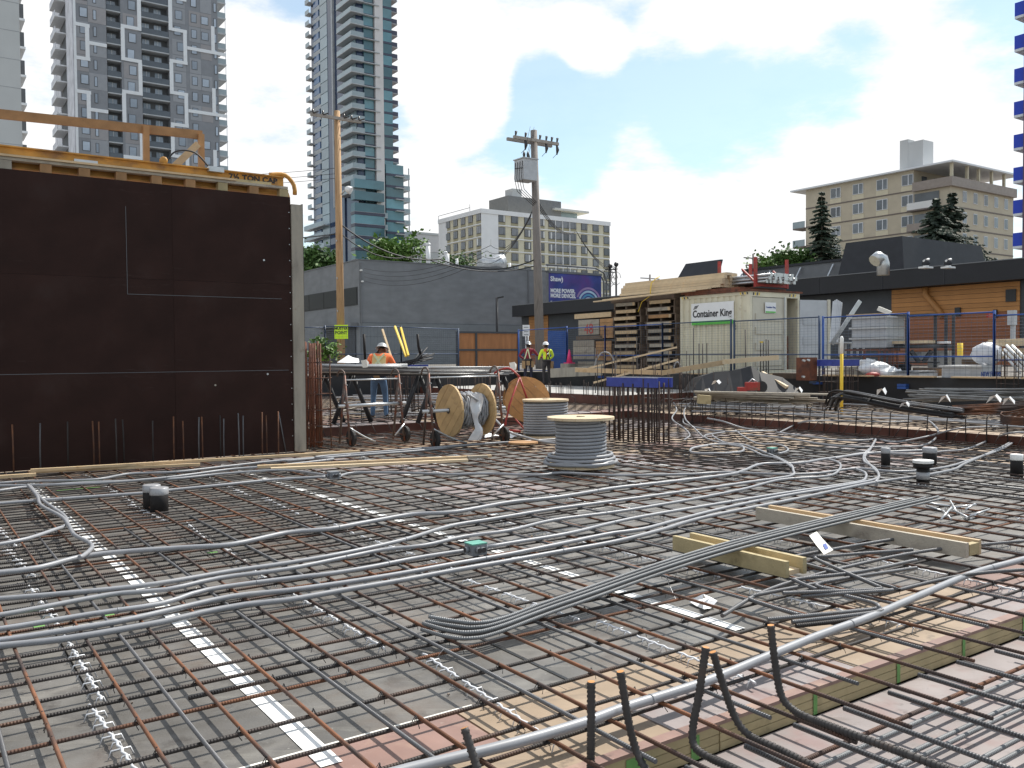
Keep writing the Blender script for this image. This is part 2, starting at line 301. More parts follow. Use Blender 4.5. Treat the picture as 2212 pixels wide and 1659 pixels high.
# ------------------------------------------------------------------ mesh helpers
WL = {}                                        # world location of every object made here
class MB:
    def __init__(s): s.v = []; s.f = []; s.m = []; s.sm = []; s.uv = {}; s.mats = []
    def mi(s, mat):
        if mat not in s.mats: s.mats.append(mat)
        return s.mats.index(mat)
    def face(s, idx, mat, smooth=False, uv=None):
        if uv: s.uv[len(s.f)] = uv
        s.f.append(tuple(idx)); s.m.append(s.mi(mat)); s.sm.append(smooth)
    def poly(s, pts, mat):
        n = len(s.v); s.v += [Vector(p) for p in pts]; s.face(range(n, n + len(pts)), mat)
    def hexa(s, c, mat):                        # 8 corners: 4 below, 4 above
        n = len(s.v); s.v += [Vector(p) for p in c]
        for q in ((3, 2, 1, 0), (4, 5, 6, 7), (0, 1, 5, 4), (1, 2, 6, 5), (2, 3, 7, 6), (3, 0, 4, 7)): s.face([n + i for i in q], mat)
    def ubox(s, u0, u1, v0, v1, z0, z1, mat):
        s.hexa([S(u0, v0, z0), S(u1, v0, z0), S(u1, v1, z0), S(u0, v1, z0), S(u0, v0, z1), S(u1, v0, z1), S(u1, v1, z1), S(u0, v1, z1)], mat)
    def obox(s, c, ax, ay, az, mat):            # centre and three half axes
        c = Vector(c)
        s.hexa([c - ax - ay - az, c + ax - ay - az, c + ax + ay - az, c - ax + ay - az, c - ax - ay + az, c + ax - ay + az, c + ax + ay + az, c - ax + ay + az], mat)
    def bar(s, a, b, w, h, mat, up=ZD):         # squared timber from a to b
        a, b = Vector(a), Vector(b); d = (b - a); L = d.length; d = d / L
        side = d.cross(Vector(up))
        if side.length < 1e-4: side = d.cross(Vector((1, 0, 0)))
        side.normalize(); t = side.cross(d)
        s.obox((a + b) / 2, side * (w / 2), d * (L / 2), t * (h / 2), mat)
    def tube(s, pts, r, mat, n=8, caps=True, closed=False, uv=True, capmat=None):
        pts = [Vector(p) for p in pts]; N = len(pts); rr = r if isinstance(r, (list, tuple)) else [r] * N
        base = len(s.v); L = 0; prev = None; ls = []
        for i, p in enumerate(pts):
            a = pts[i - 1] if (i > 0 or closed) else p; b = pts[(i + 1) % N] if (i < N - 1 or closed) else p
            t = b - a
            t = t.normalized() if t.length > 1e-9 else Vector((0, 0, 1))
            if prev is None:
                x = t.cross(ZD)
                if x.length < 1e-3: x = t.cross(Vector((1, 0, 0)))
                x.normalize()
            else:
                x = prev - t * prev.dot(t); x.normalize()
            prev = x; y = t.cross(x)
            if i: L += (p - pts[i - 1]).length
            ls.append(L)
            for k in range(n):
                an = 2 * math.pi * k / n; s.v.append(p + (x * math.cos(an) + y * math.sin(an)) * rr[i])
        for i in range(N if closed else N - 1):
            j = (i + 1) % N
            for k in range(n):
                k2 = (k + 1) % n
                s.face((base + i * n + k, base + i * n + k2, base + j * n + k2, base + j * n + k), mat, True,
                       ((ls[i], k / n), (ls[i], (k + 1) / n), (ls[j] if j else L, (k + 1) / n), (ls[j] if j else L, k / n)) if uv else None)
        if caps and not closed:
            s.face([base + k for k in reversed(range(n))], capmat or mat); s.face([base + (N - 1) * n + k for k in range(n)], capmat or mat)
    def lathe(s, a, b, prof, mat, n=20, smooth=True):      # prof: list of (t along a-b, radius)
        a, b = Vector(a), Vector(b); d = (b - a).normalized()
        x = d.cross(ZD)
        if x.length < 1e-3: x = Vector((1, 0, 0))
        x.normalize(); y = d.cross(x); base = len(s.v)
        for t, r in prof:
            p = a.lerp(b, t)
            for k in range(n):
                an = 2 * math.pi * k / n; s.v.append(p + (x * math.cos(an) + y * math.sin(an)) * r)
        for i in range(len(prof) - 1):
            for k in range(n):
                k2 = (k + 1) % n
                s.face((base + i * n + k, base + i * n + k2, base + (i + 1) * n + k2, base + (i + 1) * n + k), mat, smooth)
        s.face([base + k for k in reversed(range(n))], mat); s.face([base + (len(prof) - 1) * n + k for k in range(n)], mat)
    def ball(s, c, r, mat, n=10, m=6, sc=(1, 1, 1)):
        base = len(s.v); c = Vector(c)
        for i in range(m + 1):
            th = math.pi * i / m
            for k in range(n):
                ph = 2 * math.pi * k / n
                s.v.append(c + Vector((math.sin(th) * math.cos(ph) * sc[0], math.sin(th) * math.sin(ph) * sc[1], math.cos(th) * sc[2])) * r)
        for i in range(m):
            for k in range(n):
                k2 = (k + 1) % n
                s.face((base + i * n + k, base + (i + 1) * n + k, base + (i + 1) * n + k2, base + i * n + k2), mat, True)
    def build(s, name, parent=None, origin=None):
        vs = s.v
        if origin is None:
            xs = [p.x for p in vs]; ys = [p.y for p in vs]; zs = [p.z for p in vs]
            origin = Vector(((min(xs) + max(xs)) / 2, (min(ys) + max(ys)) / 2, min(zs)))
        me = bpy.data.meshes.new(name)
        me.from_pydata([p - origin for p in vs], [], s.f)
        for m in s.mats: me.materials.append(MATS[m])
        me.polygons.foreach_set('material_index', s.m); me.polygons.foreach_set('use_smooth', s.sm)
        if s.uv:
            ul = me.uv_layers.new(name='UVMap'); buf = [0.0] * (2 * len(me.loops)); li = 0
            for i, f in enumerate(s.f):
                q = s.uv.get(i)
                if q:
                    for k, (a, b) in enumerate(q): buf[2 * (li + k)] = a; buf[2 * (li + k) + 1] = b
                li += len(f)
            ul.data.foreach_set('uv', buf)
        me.update()
        o = bpy.data.objects.new(name, me); COL.objects.link(o)
        return place(o, origin, parent)
def place(o, w, parent=None):
    w = Vector(w)
    if parent is not None: o.parent = parent; o.location = w - WL[parent]
    else: o.location = w
    WL[o] = w; return o
def tag(o, label, cat, group=None, kind=None):
    if label: o['label'] = label
    if cat: o['category'] = cat
    if group: o['group'] = group
    if kind: o['kind'] = kind
    return o
def thing(name, loc, label, cat, group=None):
    o = bpy.data.objects.new(name, None); COL.objects.link(o); o.empty_display_size = .2
    place(o, loc); return tag(o, label, cat, group)
def struct(mb, name, parent=None):
    o = mb.build(name, parent)
    if parent is None: o['kind'] = 'structure'
    return o
def inst(o, off, parent=None, name=None):       # one more piece on the same mesh, shifted by off
    c = bpy.data.objects.new(name or o.name.split('.')[0], o.data); COL.objects.link(c)
    return place(c, WL[o] + Vector(off), parent if parent is not None else o.parent)
def dup(root, off, label=None, group=None):
    off = Vector(off)
    def rec(o, par):
        c = o.copy(); COL.objects.link(c); WL[c] = WL[o] + off
        if par is not None: c.parent = par
        else: c.location = WL[c]
        for ch in [k for k in bpy.data.objects if k.parent == o]: rec(ch, c)
        return c
    r = rec(root, None)
    if label: r['label'] = label
    if group: r['group'] = group
    return r
def spline(pts, step=.12):                      # smooth curve through points
    pts = [Vector(p) for p in pts]; out = []
    for i in range(len(pts) - 1):
        p0 = pts[max(i - 1, 0)]; p1 = pts[i]; p2 = pts[i + 1]; p3 = pts[min(i + 2, len(pts) - 1)]
        n = max(2, int((p2 - p1).length / step))
        for k in range(n):
            t = k / n
            out.append(.5 * ((2 * p1) + (p2 - p0) * t + (2 * p0 - 5 * p1 + 4 * p2 - p3) * t * t + (3 * p1 - p0 - 3 * p2 + p3) * t ** 3))
    out.append(pts[-1]); return out
def text_part(txt, size, at, ex, ey, mat, parent, name='lettering', ext=.004, align='LEFT', bold=0., width=None):
    cu = bpy.data.curves.new('t', 'FONT'); cu.body = txt; cu.size = size; cu.extrude = ext; cu.align_x = align; cu.offset = bold; cu.resolution_u = 3
    o = bpy.data.objects.new('t', cu); me0 = o.to_mesh()
    ex = Vector(ex).normalized(); ey = Vector(ey).normalized(); ez = ex.cross(ey); mb = MB()
    xs = [v.co.x for v in me0.vertices] or [0]; k = 1.0
    if width: k = width / max(1e-6, max(xs) - min(xs))
    for v in me0.vertices: mb.v.append(Vector(at) + ex * v.co.x * k + ey * v.co.y + ez * v.co.z)
    for p in me0.polygons: mb.face(list(p.vertices), mat)
    o.to_mesh_clear(); bpy.data.objects.remove(o); bpy.data.curves.remove(cu)
    return mb.build(name, parent)
def disc_planks(c, ax, e1, Rr, th, n, mat, parent, gap=.006, name='plank', hole=0.):
    # a round wooden flange laid from n planks; ax is its axis, the planks run along e1
    ax = Vector(ax).normalized(); e1 = Vector(e1).normalized(); e2 = ax.cross(e1); w = 2 * Rr / n; out = []
    for i in range(n):
        a, b = -Rr + i * w + gap / 2, -Rr + (i + 1) * w - gap / 2; ring = []
        K = 4
        for k in range(K + 1):
            y = a + (b - a) * k / K; x = math.sqrt(max(0, Rr * Rr - y * y)); ring.append((x, y))
        for k in range(K + 1):
            y = b - (b - a) * k / K; x = -math.sqrt(max(0, Rr * Rr - y * y)); ring.append((x, y))
        mb = MB(); N = len(ring); h = th / 2 + random.uniform(-.002, .002)
        for sg in (-1, 1):
            for x, y in ring: mb.v.append(Vector(c) + e1 * x + e2 * y + ax * (sg * h))
        mb.face(list(reversed(range(N))), mat); mb.face(list(range(N, 2 * N)), mat)
        for k in range(N): mb.face((k, (k + 1) % N, N + (k + 1) % N, N + k), mat)
        out.append(mb.build(name, parent))
    return out

# ------------------------------------------------------------------ the ground, the slabs and their formwork
GZ = 1.0                                        # street level above the deck
UPPER, RAISED, PIT = .20, .48, -.13
EU, EV = 15.3, 16.8                             # where the lower deck ends
g = MB()
FAR = 1400
def gpoly(u0, u1, v0, v1): g.poly([S(u0, v0, GZ), S(u1, v0, GZ), S(u1, v1, GZ), S(u0, v1, GZ)], 'ground')
gpoly(21.4, FAR, -FAR, 30); gpoly(-FAR, FAR, 30, FAR); gpoly(-FAR, -30, -FAR, 30); gpoly(-30, 21.4, -FAR, -30)
struct(g, 'ground')
g = MB()                                        # the cut bank round the excavation
for a, b in (((21.4, -30), (21.4, 30)), ((21.4, 30), (-30, 30)), ((-30, 30), (-30, -30)), ((-30, -30), (21.4, -30))):
    n = 60; pa = [(a[0] + (b[0] - a[0]) * i / n, a[1] + (b[1] - a[1]) * i / n) for i in range(n + 1)]
    for i in range(n):
        g.poly([S(*pa[i], -1.2), S(*pa[i + 1], -1.2), S(*pa[i + 1], GZ), S(*pa[i], GZ)], 'black_membrane')
struct(g, 'excavation_wall')
g = MB(); g.poly([S(-30, -30, -.6), S(21.4, -30, -.6), S(21.4, 30, -.6), S(-30, 30, -.6)], 'earth'); struct(g, 'excavation_floor')
g = MB()
for i in range(13):                             # loose timber along the top of the bank
    v = -2 + i * 1.75 + random.uniform(-.2, .2)
    g.ubox(21.22 + random.uniform(-.03, .03), 21.38, v, v + 1.5, GZ + .002, GZ + .04, 'wood')
tag(g.build('edge_boards'), 'thin sawn boards laid end to end along the black bank', 'boards')

deck = MB(); deck.ubox(-6, EU, 2.66, EV, -.10, -.022, 'trim_dark'); deck_o = struct(deck, 'deck')
def sheet(u0, u1, v0, v1, z, mat, parent, th=.018):
    gp = .0055; dz = random.uniform(-.0015, .0015); mb = MB()
    mb.ubox(u0 + gp, u1 - gp, v0 + gp, v1 - gp, z - th, z + dz, mat); return mb.build('plywood_sheet', parent)
rows = [2.66, 2.99, 3.40]
while rows[-1] < EV - .2: rows.append(min(rows[-1] + 1.22, EV))
for j in range(len(rows) - 1):
    u = 1.36 - 1.31 * 5 - (0.65 if j % 2 else 0)
    while u < EU:
        a, b = max(u, -6), min(u + 1.31, EU)
        far = a > 8.5 and rows[j] > 9.0 or rows[j] > 13
        if j == 0: mat = random.choice(['ply_mauve', 'ply_mauve', 'ply_tan'])
        elif j == 1: mat = 'ply_red' if a < 1.6 else random.choice(['ply_tan', 'ply_tan', 'ply_tan', 'ply_red'])
        elif j == 2: mat = 'ply_dark'
        elif far or a > 12.5: mat = random.choice(['ply_tan', 'ply_tan', 'ply_red', 'ply_mauve'])
        else: mat = 'ply_dark' if random.random() < .93 else 'ply_mauve'
        if b > a + .05: sheet(a, b, rows[j], rows[j + 1], 0, mat, deck_o)
        u += 1.31
jl = MB()
for j, v in enumerate(rows[2:8]):               # pale dust lying in the plywood joints
    u = -2.5
    while u < 9:
        L = random.uniform(.5, 2.2)
        if random.random() < .7: w = random.uniform(.004, .010); jl.poly([S(u, v - w, .003), S(u + L, v - w * .6, .003), S(u + L, v + w * .6, .003), S(u, v + w, .003)], 'old_wood' if random.random() < .3 else 'paper')
        u += L + random.uniform(.02, .4)
jl.build('joint_dust', deck_o)
# the drop along the near edge: a lower panel and its timber side
pit = MB(); pit.ubox(-6, 18, -6, 2.60, PIT - .1, PIT - .02, 'trim_dark'); pit_o = struct(pit, 'lower_deck')
for j in range(7):
    u = -6 + (j % 2) * .6
    while u < 18:
        v1 = 2.60 - j * 1.22
        sheet(u, min(u + 2.44, 18), v1 - 1.22, v1, PIT, random.choice(['ply_mauve', 'ply_mauve', 'ply_tan', 'ply_mauve', 'ply_red']), pit_o); u += 2.44
for k in range(7):                              # its side is built from stacked lengths of timber
    u0 = -3.2 + k * 3.05
    for j in range(3):
        b = MB(); b.ubox(u0 + .004, u0 + 3.045, 2.605 + random.uniform(0, .003), 2.645, PIT + .002 + j * .039, PIT + .002 + (j + 1) * .039 - .003, 'wood_olive'); b.build('plank', pit_o)
e = MB(); e.ubox(-6, EU, 2.603, 2.66, -.012, .004, 'ply_red'); e.build('edge_strip', pit_o)
gm = MB()
for u, w in ((2.35, .10), (2.72, .05), (3.55, .03), (4.25, .03), (4.9, .03), (5.6, .03), (6.4, .04), (1.2, .08)):
    gm.poly([S(u, 2.602, PIT + .004), S(u + w, 2.602, PIT + .004), S(u + w, 2.602, -.02), S(u, 2.602, -.02)], 'green_paint')
    if w > .06: gm.poly([S(u, 2.60, PIT + .003), S(u + w, 2.60, PIT + .003), S(u + w * 1.3, 2.60 - .12, PIT + .003), S(u + .01, 2.60 - .12, PIT + .003)], 'green_paint')
gm.build('paint_mark', pit_o)
# upper slab with its plywood and the brown faces of the step
up = MB(); up.ubox(-10, 21.35, EV + .03, 29.9, UPPER - .3, UPPER - .02, 'trim_dark'); up.ubox(EU + .03, 21.35, -8, EV + .03, UPPER - .3, UPPER - .02, 'trim_dark'); up_o = struct(up, 'upper_deck')
for j in range(10):
    v = EV + .02 + j * 1.22
    u = -10 + (j % 2) * 1.2
    while u < 21.3:
        sheet(u, min(u + 2.44, 21.34), v, min(v + 1.22, 29.9), UPPER, random.choice(['ply_tan', 'ply_tan', 'ply_mauve', 'ply_red']), up_o); u += 2.44
for i in range(5):
    u = EU + .02 + i * 1.22
    v = -8 + (i % 2) * 1.2
    while v < EV:
        sheet(u, min(u + 1.22, 21.34), v, min(v + 2.44, EV + .02), UPPER, random.choice(['ply_tan', 'ply_tan', 'ply_tan', 'ply_mauve']), up_o); v += 2.44
for k in range(11):
    b = MB(); b.ubox(-8 + k * 2.44 * .93, -8 + (k + 1) * 2.44 * .93 - .006, EV - .004, EV + .03, .004, UPPER + .006, 'form_face')
    if -8 + (k + 1) * 2.27 < EU + 1.9: b.build('step_form', up_o)
for k in range(10):
    b = MB(); b.ubox(EU - .004, EU + .03, EV - .01 - (k + 1) * 2.44, EV - .016 - k * 2.44, .004, UPPER + .006, 'form_face'); b.build('step_form', up_o)
rs = MB(); rs.ubox(16.5, 21.36, 18.7, 29.95, UPPER - .1, RAISED, 'concrete'); rs_o = struct(rs, 'raised_slab')
b = MB(); b.ubox(16.46, 16.495, 18.66, 29.9, UPPER, RAISED + .02, 'form_face'); b.ubox(16.46, 21.3, 18.66, 18.695, UPPER, RAISED + .02, 'form_face'); b.build('step_form', rs_o)

# white tape over the plywood joints
def tape(u, v0, v1, w, label, z=.0045, n=None):
    mb = MB(); n = n or max(2, int((v1 - v0) / .6)); pts = []
    for i in range(n + 1):
        v = v0 + (v1 - v0) * i / n; j = random.uniform(-.004, .004); pts.append((S(u - w / 2 + j, v, z), S(u + w / 2 + j, v, z)))
    for i in range(n): mb.poly([pts[i][0], pts[i][1], pts[i + 1][1], pts[i + 1][0]], 'tape')
    return tag(mb.build('tape_strip'), label, 'tape', 'white tape strips along the deck joints')
tape(1.36, 3.22, 13.2, .092, 'broad white tape strip running from the tan plywood to the dark wall')
tape(3.98, 3.42, 4.62, .085, 'short wide white tape strip beside the torn white paper')
tape(4.00, 4.95, 13.6, .075, 'long white tape strip passing under the green topped junction box')
tape(9.2, 9.2, 10.4, .10, 'white tape strip showing beside the base of the near cable reel')
tape(10.9, 4.7, 6.3, .09, 'white tape strip between the white capped sleeve and the tall black sleeve')
tape(6.6, 10.9, 12.2, .09, 'faint white tape strip beyond the two stacked planks')
mb = MB()
for i in range(26):                             # curled tape ends and paint marks here and there
    u, v = random.uniform(.2, 8), random.uniform(4.2, 13); s_ = random.uniform(.04, .1)
    if i < 8:
        mb.poly([S(u, v, .005), S(u + s_ * 2, v, .005), S(u + s_ * 2, v + s_, .005), S(u, v + s_, .005)], 'tape')
mb.build('tape_scraps', deck_o)
mb = MB()
for u, v, a, b_ in ((1.55, 12.1, .5, .12), (1.0, 5.9, .07, .12), (.62, 5.9, .06, .14), (2.05, 7.3, .08, .12), (.3, 11.7, .3, .1)):
    mb.poly([S(u, v, .004), S(u + a, v, .004), S(u + a, v + b_, .004), S(u, v + b_, .004)], 'green_paint')
mb.build('paint_mark', deck_o)

# ------------------------------------------------------------------ buildings beyond the site
def corner(px, Y):
    p = D(px, 770, Y); return UV(p)
class BL:                                       # a building whose near corner is (u, v); faces look along -u and -v
    def __init__(s, name, px, Y, label, cat='building', dx=0.):   # dx: the columns were read off high in the frame, where the rolled camera shifts them
        s.dx = dx; s.u, s.v = corner(px + dx, Y); s.p = S(s.u, s.v, 0); s.o = thing(name, S(s.u, s.v, GZ), label, cat)
    def ru(s, px): return along(s.p, UD, px + s.dx)     # offset along the face that looks to -v
    def lv(s, px): return along(s.p, VD, px + s.dx)     # offset along the face that looks to -u
    def box(s, mb, u0, u1, v0, v1, z0, z1, mat): mb.ubox(s.u + u0, s.u + u1, s.v + v0, s.v + v1, z0, z1, mat)
    def part(s, name, *boxes, parent=None):
        mb = MB()
        for b in boxes: s.box(mb, *b)
        return mb.build(name, parent or s.o)

# --- dark panelled tower with white stepped bands
B = BL('panelled_tower', 172, 160, 'tall grey panelled tower with white zigzag bands behind the timber guard rail', 'tower', 4.5)
Wd, FH, Z0, NF = 25.6, 3.0, 27.0, 18
def fx(f): return f * Wd
ZT = Z0 + NF * FH
B.part('wall', (0, fx(.21), 0, 24, GZ, ZT, 't_dark'), (fx(.21), fx(.306), 1.8, 24, GZ, ZT, 't_recess'), (fx(.306), fx(.445), 0, 24, GZ, ZT, 't_dark'),
       (fx(.445), fx(.64), 1.8, 24, GZ, ZT, 't_recess'), (fx(.64), fx(1), 0, 24, GZ, ZT, 't_dark'))
B.part('side_wall', (-.25, -.01, .2, 7.5, GZ, ZT, 't_side'), (-.25, -.01, 15, 23.8, GZ, ZT, 't_side'), (-.1, -.01, 7.5, 15, GZ, ZT, 't_recess'))
p_win = {}
def win(key, f0, wd, h, k, zoff=.75):
    z = Z0 + k * FH + zoff
    if key not in p_win:
        mb = MB(); u0 = fx(f0)
        B.box(mb, u0, u0 + wd, -.07, -.015, z, z + h, 't_recess'); B.box(mb, u0 + .1, u0 + wd - .1, -.10, -.065, z + .1, z + h - .1, 't_glass')
        p_win[key] = mb.build('window', B.o); p_win[key + '0'] = (f0, k, zoff); return
    f00, k0, z00 = p_win[key + '0']
    inst(p_win[key], UD * (fx(f0) - fx(f00)) + ZD * ((k - k0) * FH + zoff - z00))
slabA = slabB = None; rnd = random.Random(3)
for k in range(NF):
    z = Z0 + k * FH
    for (a, b) in ((0, .09), (.09, .21), (.32, .43), (.66, .76), (.785, .87), (.87, .955)):
        if rnd.random() < .62:
            mb = MB(); B.box(mb, fx(a) + .03, fx(b) - .03, -.06 + .02, -.004, z + .05, z + FH - .05, rnd.choice(['t_mid', 't_mid', 't_warm'])); mb.build('cladding_panel', B.o)
    win('a', .035, 1.35, 1.75, k); win('b', .122, .6, 1.8, k, .6)
    win('a', .345 + .012 * (k % 2), 1.35, 1.7, k)
    win('a', .675 + .01 * (k % 3), 1.35, 1.7, k); win('c', .80, 1.1, 1.7, k)
    if k % 4 in (0, 1): win('d', .875, 1.4, 1.6, k)
    win('b', .968, .6, 1.8, k, .6)
    if k == 0:
        slabA = B.part('balcony', (fx(.21) + .02, fx(.306) - .02, -.05, 1.8, z - .2, z, 'g_slab'), (fx(.21) + .05, fx(.306) - .05, -.04, -.01, z, z + 1.0, 't_rail'),
                       (fx(.225), fx(.285), 1.72, 1.79, z + .1, z + 2.3, 't_glass'), (fx(.252), fx(.258), 1.66, 1.73, z + .1, z + 2.3, 't_white'))
        slabB = B.part('balcony', (fx(.445) + .02, fx(.64) - .02, -.05, 1.8, z - .2, z, 'g_slab'), (fx(.445) + .05, fx(.64) - .05, -.04, -.01, z, z + 1.0, 't_rail'),
                       (fx(.465), fx(.515), 1.72, 1.79, z + .1, z + 2.4, 't_glass'), (fx(.55), fx(.60), 1.72, 1.79, z + .1, z + 2.4, 't_glass'),
                       (fx(.488), fx(.492), 1.66, 1.73, z + .1, z + 2.4, 't_white'), (fx(.573), fx(.577), 1.66, 1.73, z + .1, z + 2.4, 't_white'))
        side = B.part('balcony', (-2.0, -.05, 8, 14.5, z - .25, z, 't_white'), (-2.0, -1.9, 8.2, 14.3, z, z + 1.0, 't_side'))
        endb = B.part('balcony', (Wd, Wd + 1.7, .2, 5, z - .3, z, 'g_slab'), (Wd + 1.55, Wd + 1.65, .3, .4, z, z + 2.7, 't_side'), (Wd + .02, Wd + 1.65, .25, .29, z, z + 1.0, 'rail_glass'))
    else:
        for s_ in (slabA, slabB, side, endb): inst(s_, ZD * (k * FH))
bands = []
for c in range(-1, 6):
    z = Z0 + c * 4 * FH + 5.0; F = FH
    def hb(f0, f1, zz): bands.append((fx(f0), fx(f1), zz, zz + .62))
    def vb(f, z0, z1): bands.append((fx(f) - .34, fx(f) + .34, z0, z1))
    hb(0, .10, z); hb(0, .10, z + 2 * F); vb(.083, z, z + 2 * F); hb(.083, .21, z + 1 * F)
    hb(.306, .445, z + F * .4); hb(.306, .445, z + 2.4 * F); vb(.318, z + .4 * F, z + 2.4 * F); vb(.433, z + 2.4 * F, z + 4.4 * F)
    hb(.64, .77, z + .8 * F); hb(.64, .77, z + 2.8 * F); vb(.755, z + .8 * F, z + 2.8 * F); vb(.652, z + 2.8 * F, z + 4.8 * F)
    hb(.77, 1.06, z + 1.8 * F); vb(.962, z + 1.8 * F, z + 3.6 * F)
for (a, b, z0, z1) in bands:
    if z1 < 22 or z0 > ZT: continue
    B.part('white_band', (a, b, -.16 - random.uniform(0, .006), -.065 if False else -.005, z0, z1, 't_white'))
B.part('corner_band', (-.12, .3, -.12, -.01, GZ, ZT, 't_white'))

# --- plain grey tower at the picture edge
B = BL('grey_tower', -120, 118, 'plain pale grey tower wall with a row of dark balcony ends', 'tower', 4.5)
wr = B.ru(57)
B.part('wall', (0, wr, 0, 16, GZ, 72, 'pale_concrete'))
for k in range(12): B.part('wall_joint', (.05, wr - .05, -.02, -.004, 20 + k * 3.9, 20.06 + k * 3.9, 't_mid'))
b0 = B.part('balcony', (wr + .02, wr + .75, .6, 6, 18, 18.3, 't_white'), (wr + .02, wr + .6, .7, 5.9, 18.3, 20.3, 't_recess'))
for k in range(1, 14): inst(b0, ZD * (3.9 * k))

# --- tall glass tower
B = BL('glass_tower', 772, 225, 'slender blue glass tower with a pale stone fin and corner balconies', 'tower', 5.)
ZB, FH, NF = 14.0, 3.0, 30
ZT = ZB + NF * FH
lv = {k: B.lv(k) for k in (674, 680, 696, 711, 725, 743)}
ru = {k: B.ru(k) for k in (788, 791, 811, 813, 830, 832, 851, 866)}
zP = 50.0                                       # the podium step
B.part('core', (.6, ru[851], .6, lv[674], GZ, ZT, 'g_navy'))
B.part('stone_fin', (ru[813], ru[830], -.5, .7, GZ, ZT, 'g_conc'))
B.part('blue_recess', (.25, .58, lv[743], lv[711], 24, ZT, 'g_navy'))
B.part('white_fin', (-.35, .24, lv[725] - .35, lv[725] + .45, 42, ZT, 'g_slab'))
first = {}
for k in range(NF):
    z = ZB + k * FH
    specs = (('w1', 'window', [(ru[791], ru[811], .15, .62, z + .55, z + 2.95, 'g_glass')]),
             ('w2', 'window', [(ru[832], ru[851], .1, .62, z + .55, z + 2.95, 'g_glass')]),
             ('w3', 'window', [(.15, .62, lv[711], lv[696], z + .12, z + 2.95, 'g_pale')]),
             ('w4', 'window', [(.1, .62, lv[696] + .8, lv[680] - 1, z + .75, z + 2.5, 'g_blue')]),
             ('s1', 'spandrel', [(ru[791], ru[851], .05, .6, z + .02, z + .5, 'g_band'), (.12, .6, lv[696] + .02, lv[680], z + .0, z + .68, 'g_slab'), (.12, .6, lv[696] + .02, lv[680], z + 2.55, z + 2.99, 'g_slab')]),
             ('b1', 'balcony', [(-1.6, ru[788], -1.0, .6, z - .22, z, 'g_slab'), (-1.6, .6, .6, lv[743] - .3, z - .22, z, 'g_slab'), (-1.55, ru[788] - .1, -.97, -.9, z, z + 1.1, 'rail_glass'),
                                (-1.57, -1.5, -.9, lv[743] - .4, z, z + 1.1, 'g_pale'), (.2, .58, 1, lv[743], z, z + 2.7, 'g_pale')]),
             ('b2', 'balcony', [(ru[788], ru[813] + 1.2, -.8, .1, z - .18, z, 'g_slab')]),
             ('b3', 'balcony', [(ru[851], ru[866], .8, 4.5, z - .3, z, 't_warm'), (ru[851] + .1, ru[866] - .05, .85, .9, z, z + 1.1, 'g_band')]),
             ('b4', 'balcony', [(-.9, .55, lv[674] - 2.2, lv[674] + .6, z - .22, z, 'g_slab'), (-.9, -.85, lv[674] - 2.2, lv[674] + .6, z, z + 1.0, 'g_pale')]))
    for key, nm, bx in specs:
        if key not in first: first[key] = (B.part(nm, *bx), k); continue
        o, k0 = first[key]
        if key == 'b3' and z < zP: continue
        if key == 'b1' and z < 42: continue
        c = inst(o, ZD * ((k - k0) * FH))
        if z > 84 and key in ('w1', 'w2'):
            pass
for k in range(11):                             # lower block stepping out
    z = ZB + k * FH
    B.part('window', (-1.8, B.ru(822), -2.2, .1, z + .7, z + 2.9, 'g_glass')); 
    if z < 40: B.part('spandrel', (-1.9, B.ru(823), -2.3, .2, z - .05, z + .65, 'g_band'), (-1.95, B.ru(824), -2.35, .2, z + .66, z + .72, 'g_slab'))
    if z < 40:
        B.part('balcony', (-1.6, .4, lv[711], lv[674] + 2, z - .2, z, 'g_slab'), (-1.6, -1.54, lv[711], lv[674] + 2, z, z + 1.1, 'g_pale'))
        B.part('balcony', (B.ru(823), B.ru(832), -1.4, 0, z - .2, z, 'g_slab'), (B.ru(823), B.ru(832), -1.4, -1.34, z, z + 1.1, 'rail_glass'))
for k in range(13):
    z = ZB + k * FH - 1
    B.part('window', (ru[832] + .1, B.ru(870), -.5, 3, z + .6, z + 2.98, 'g_glass')); B.part('spandrel', (ru[832] + .1, B.ru(871), -.55, 3, z, z + .58, 'g_band'))
    if k > 1: B.part('balcony', (B.ru(871), B.ru(887), .3, 4, z - .25, z, 'g_slab'), (ru[832] + 2.5, B.ru(871), -1.5, -.56, z - .15, z + .05, 'g_slab'), (B.ru(886) - .25, B.ru(886), .4, .6, z, z + 2.75, 'g_slab'), (B.ru(871), B.ru(887), .35, .4, z, z + 1.0, 'rail_glass'))

# --- pale blocks between the towers
B = BL('concrete_block_building', 893, 262, 'blank pale concrete block between the glass tower and the white hotel')
B.part('wall', (0, 14, 0, 20, GZ, 33.5, 'pale_concrete')); B.part('upper_storey', (-.1, 14.1, -.1, 20, 33.52, 38.5, 'g_conc')); B.part('parapet', (-.3, 14.3, -.3, 20.3, 38.52, 39.2, 'pale_concrete'))
B = BL('distant_office', 645, 250, 'small grey office block seen past the end of the dark formwork')
B.part('wall', (0, 4.2, 0, 12, GZ, 31, 'pale_concrete')); B.part('roof_box', (.5, 3, 2, 6, 31.02, 34, 'g_conc')); B.part('ledge', (-.3, 4.5, -.3, 12, 27, 27.5, 'g_slab'))

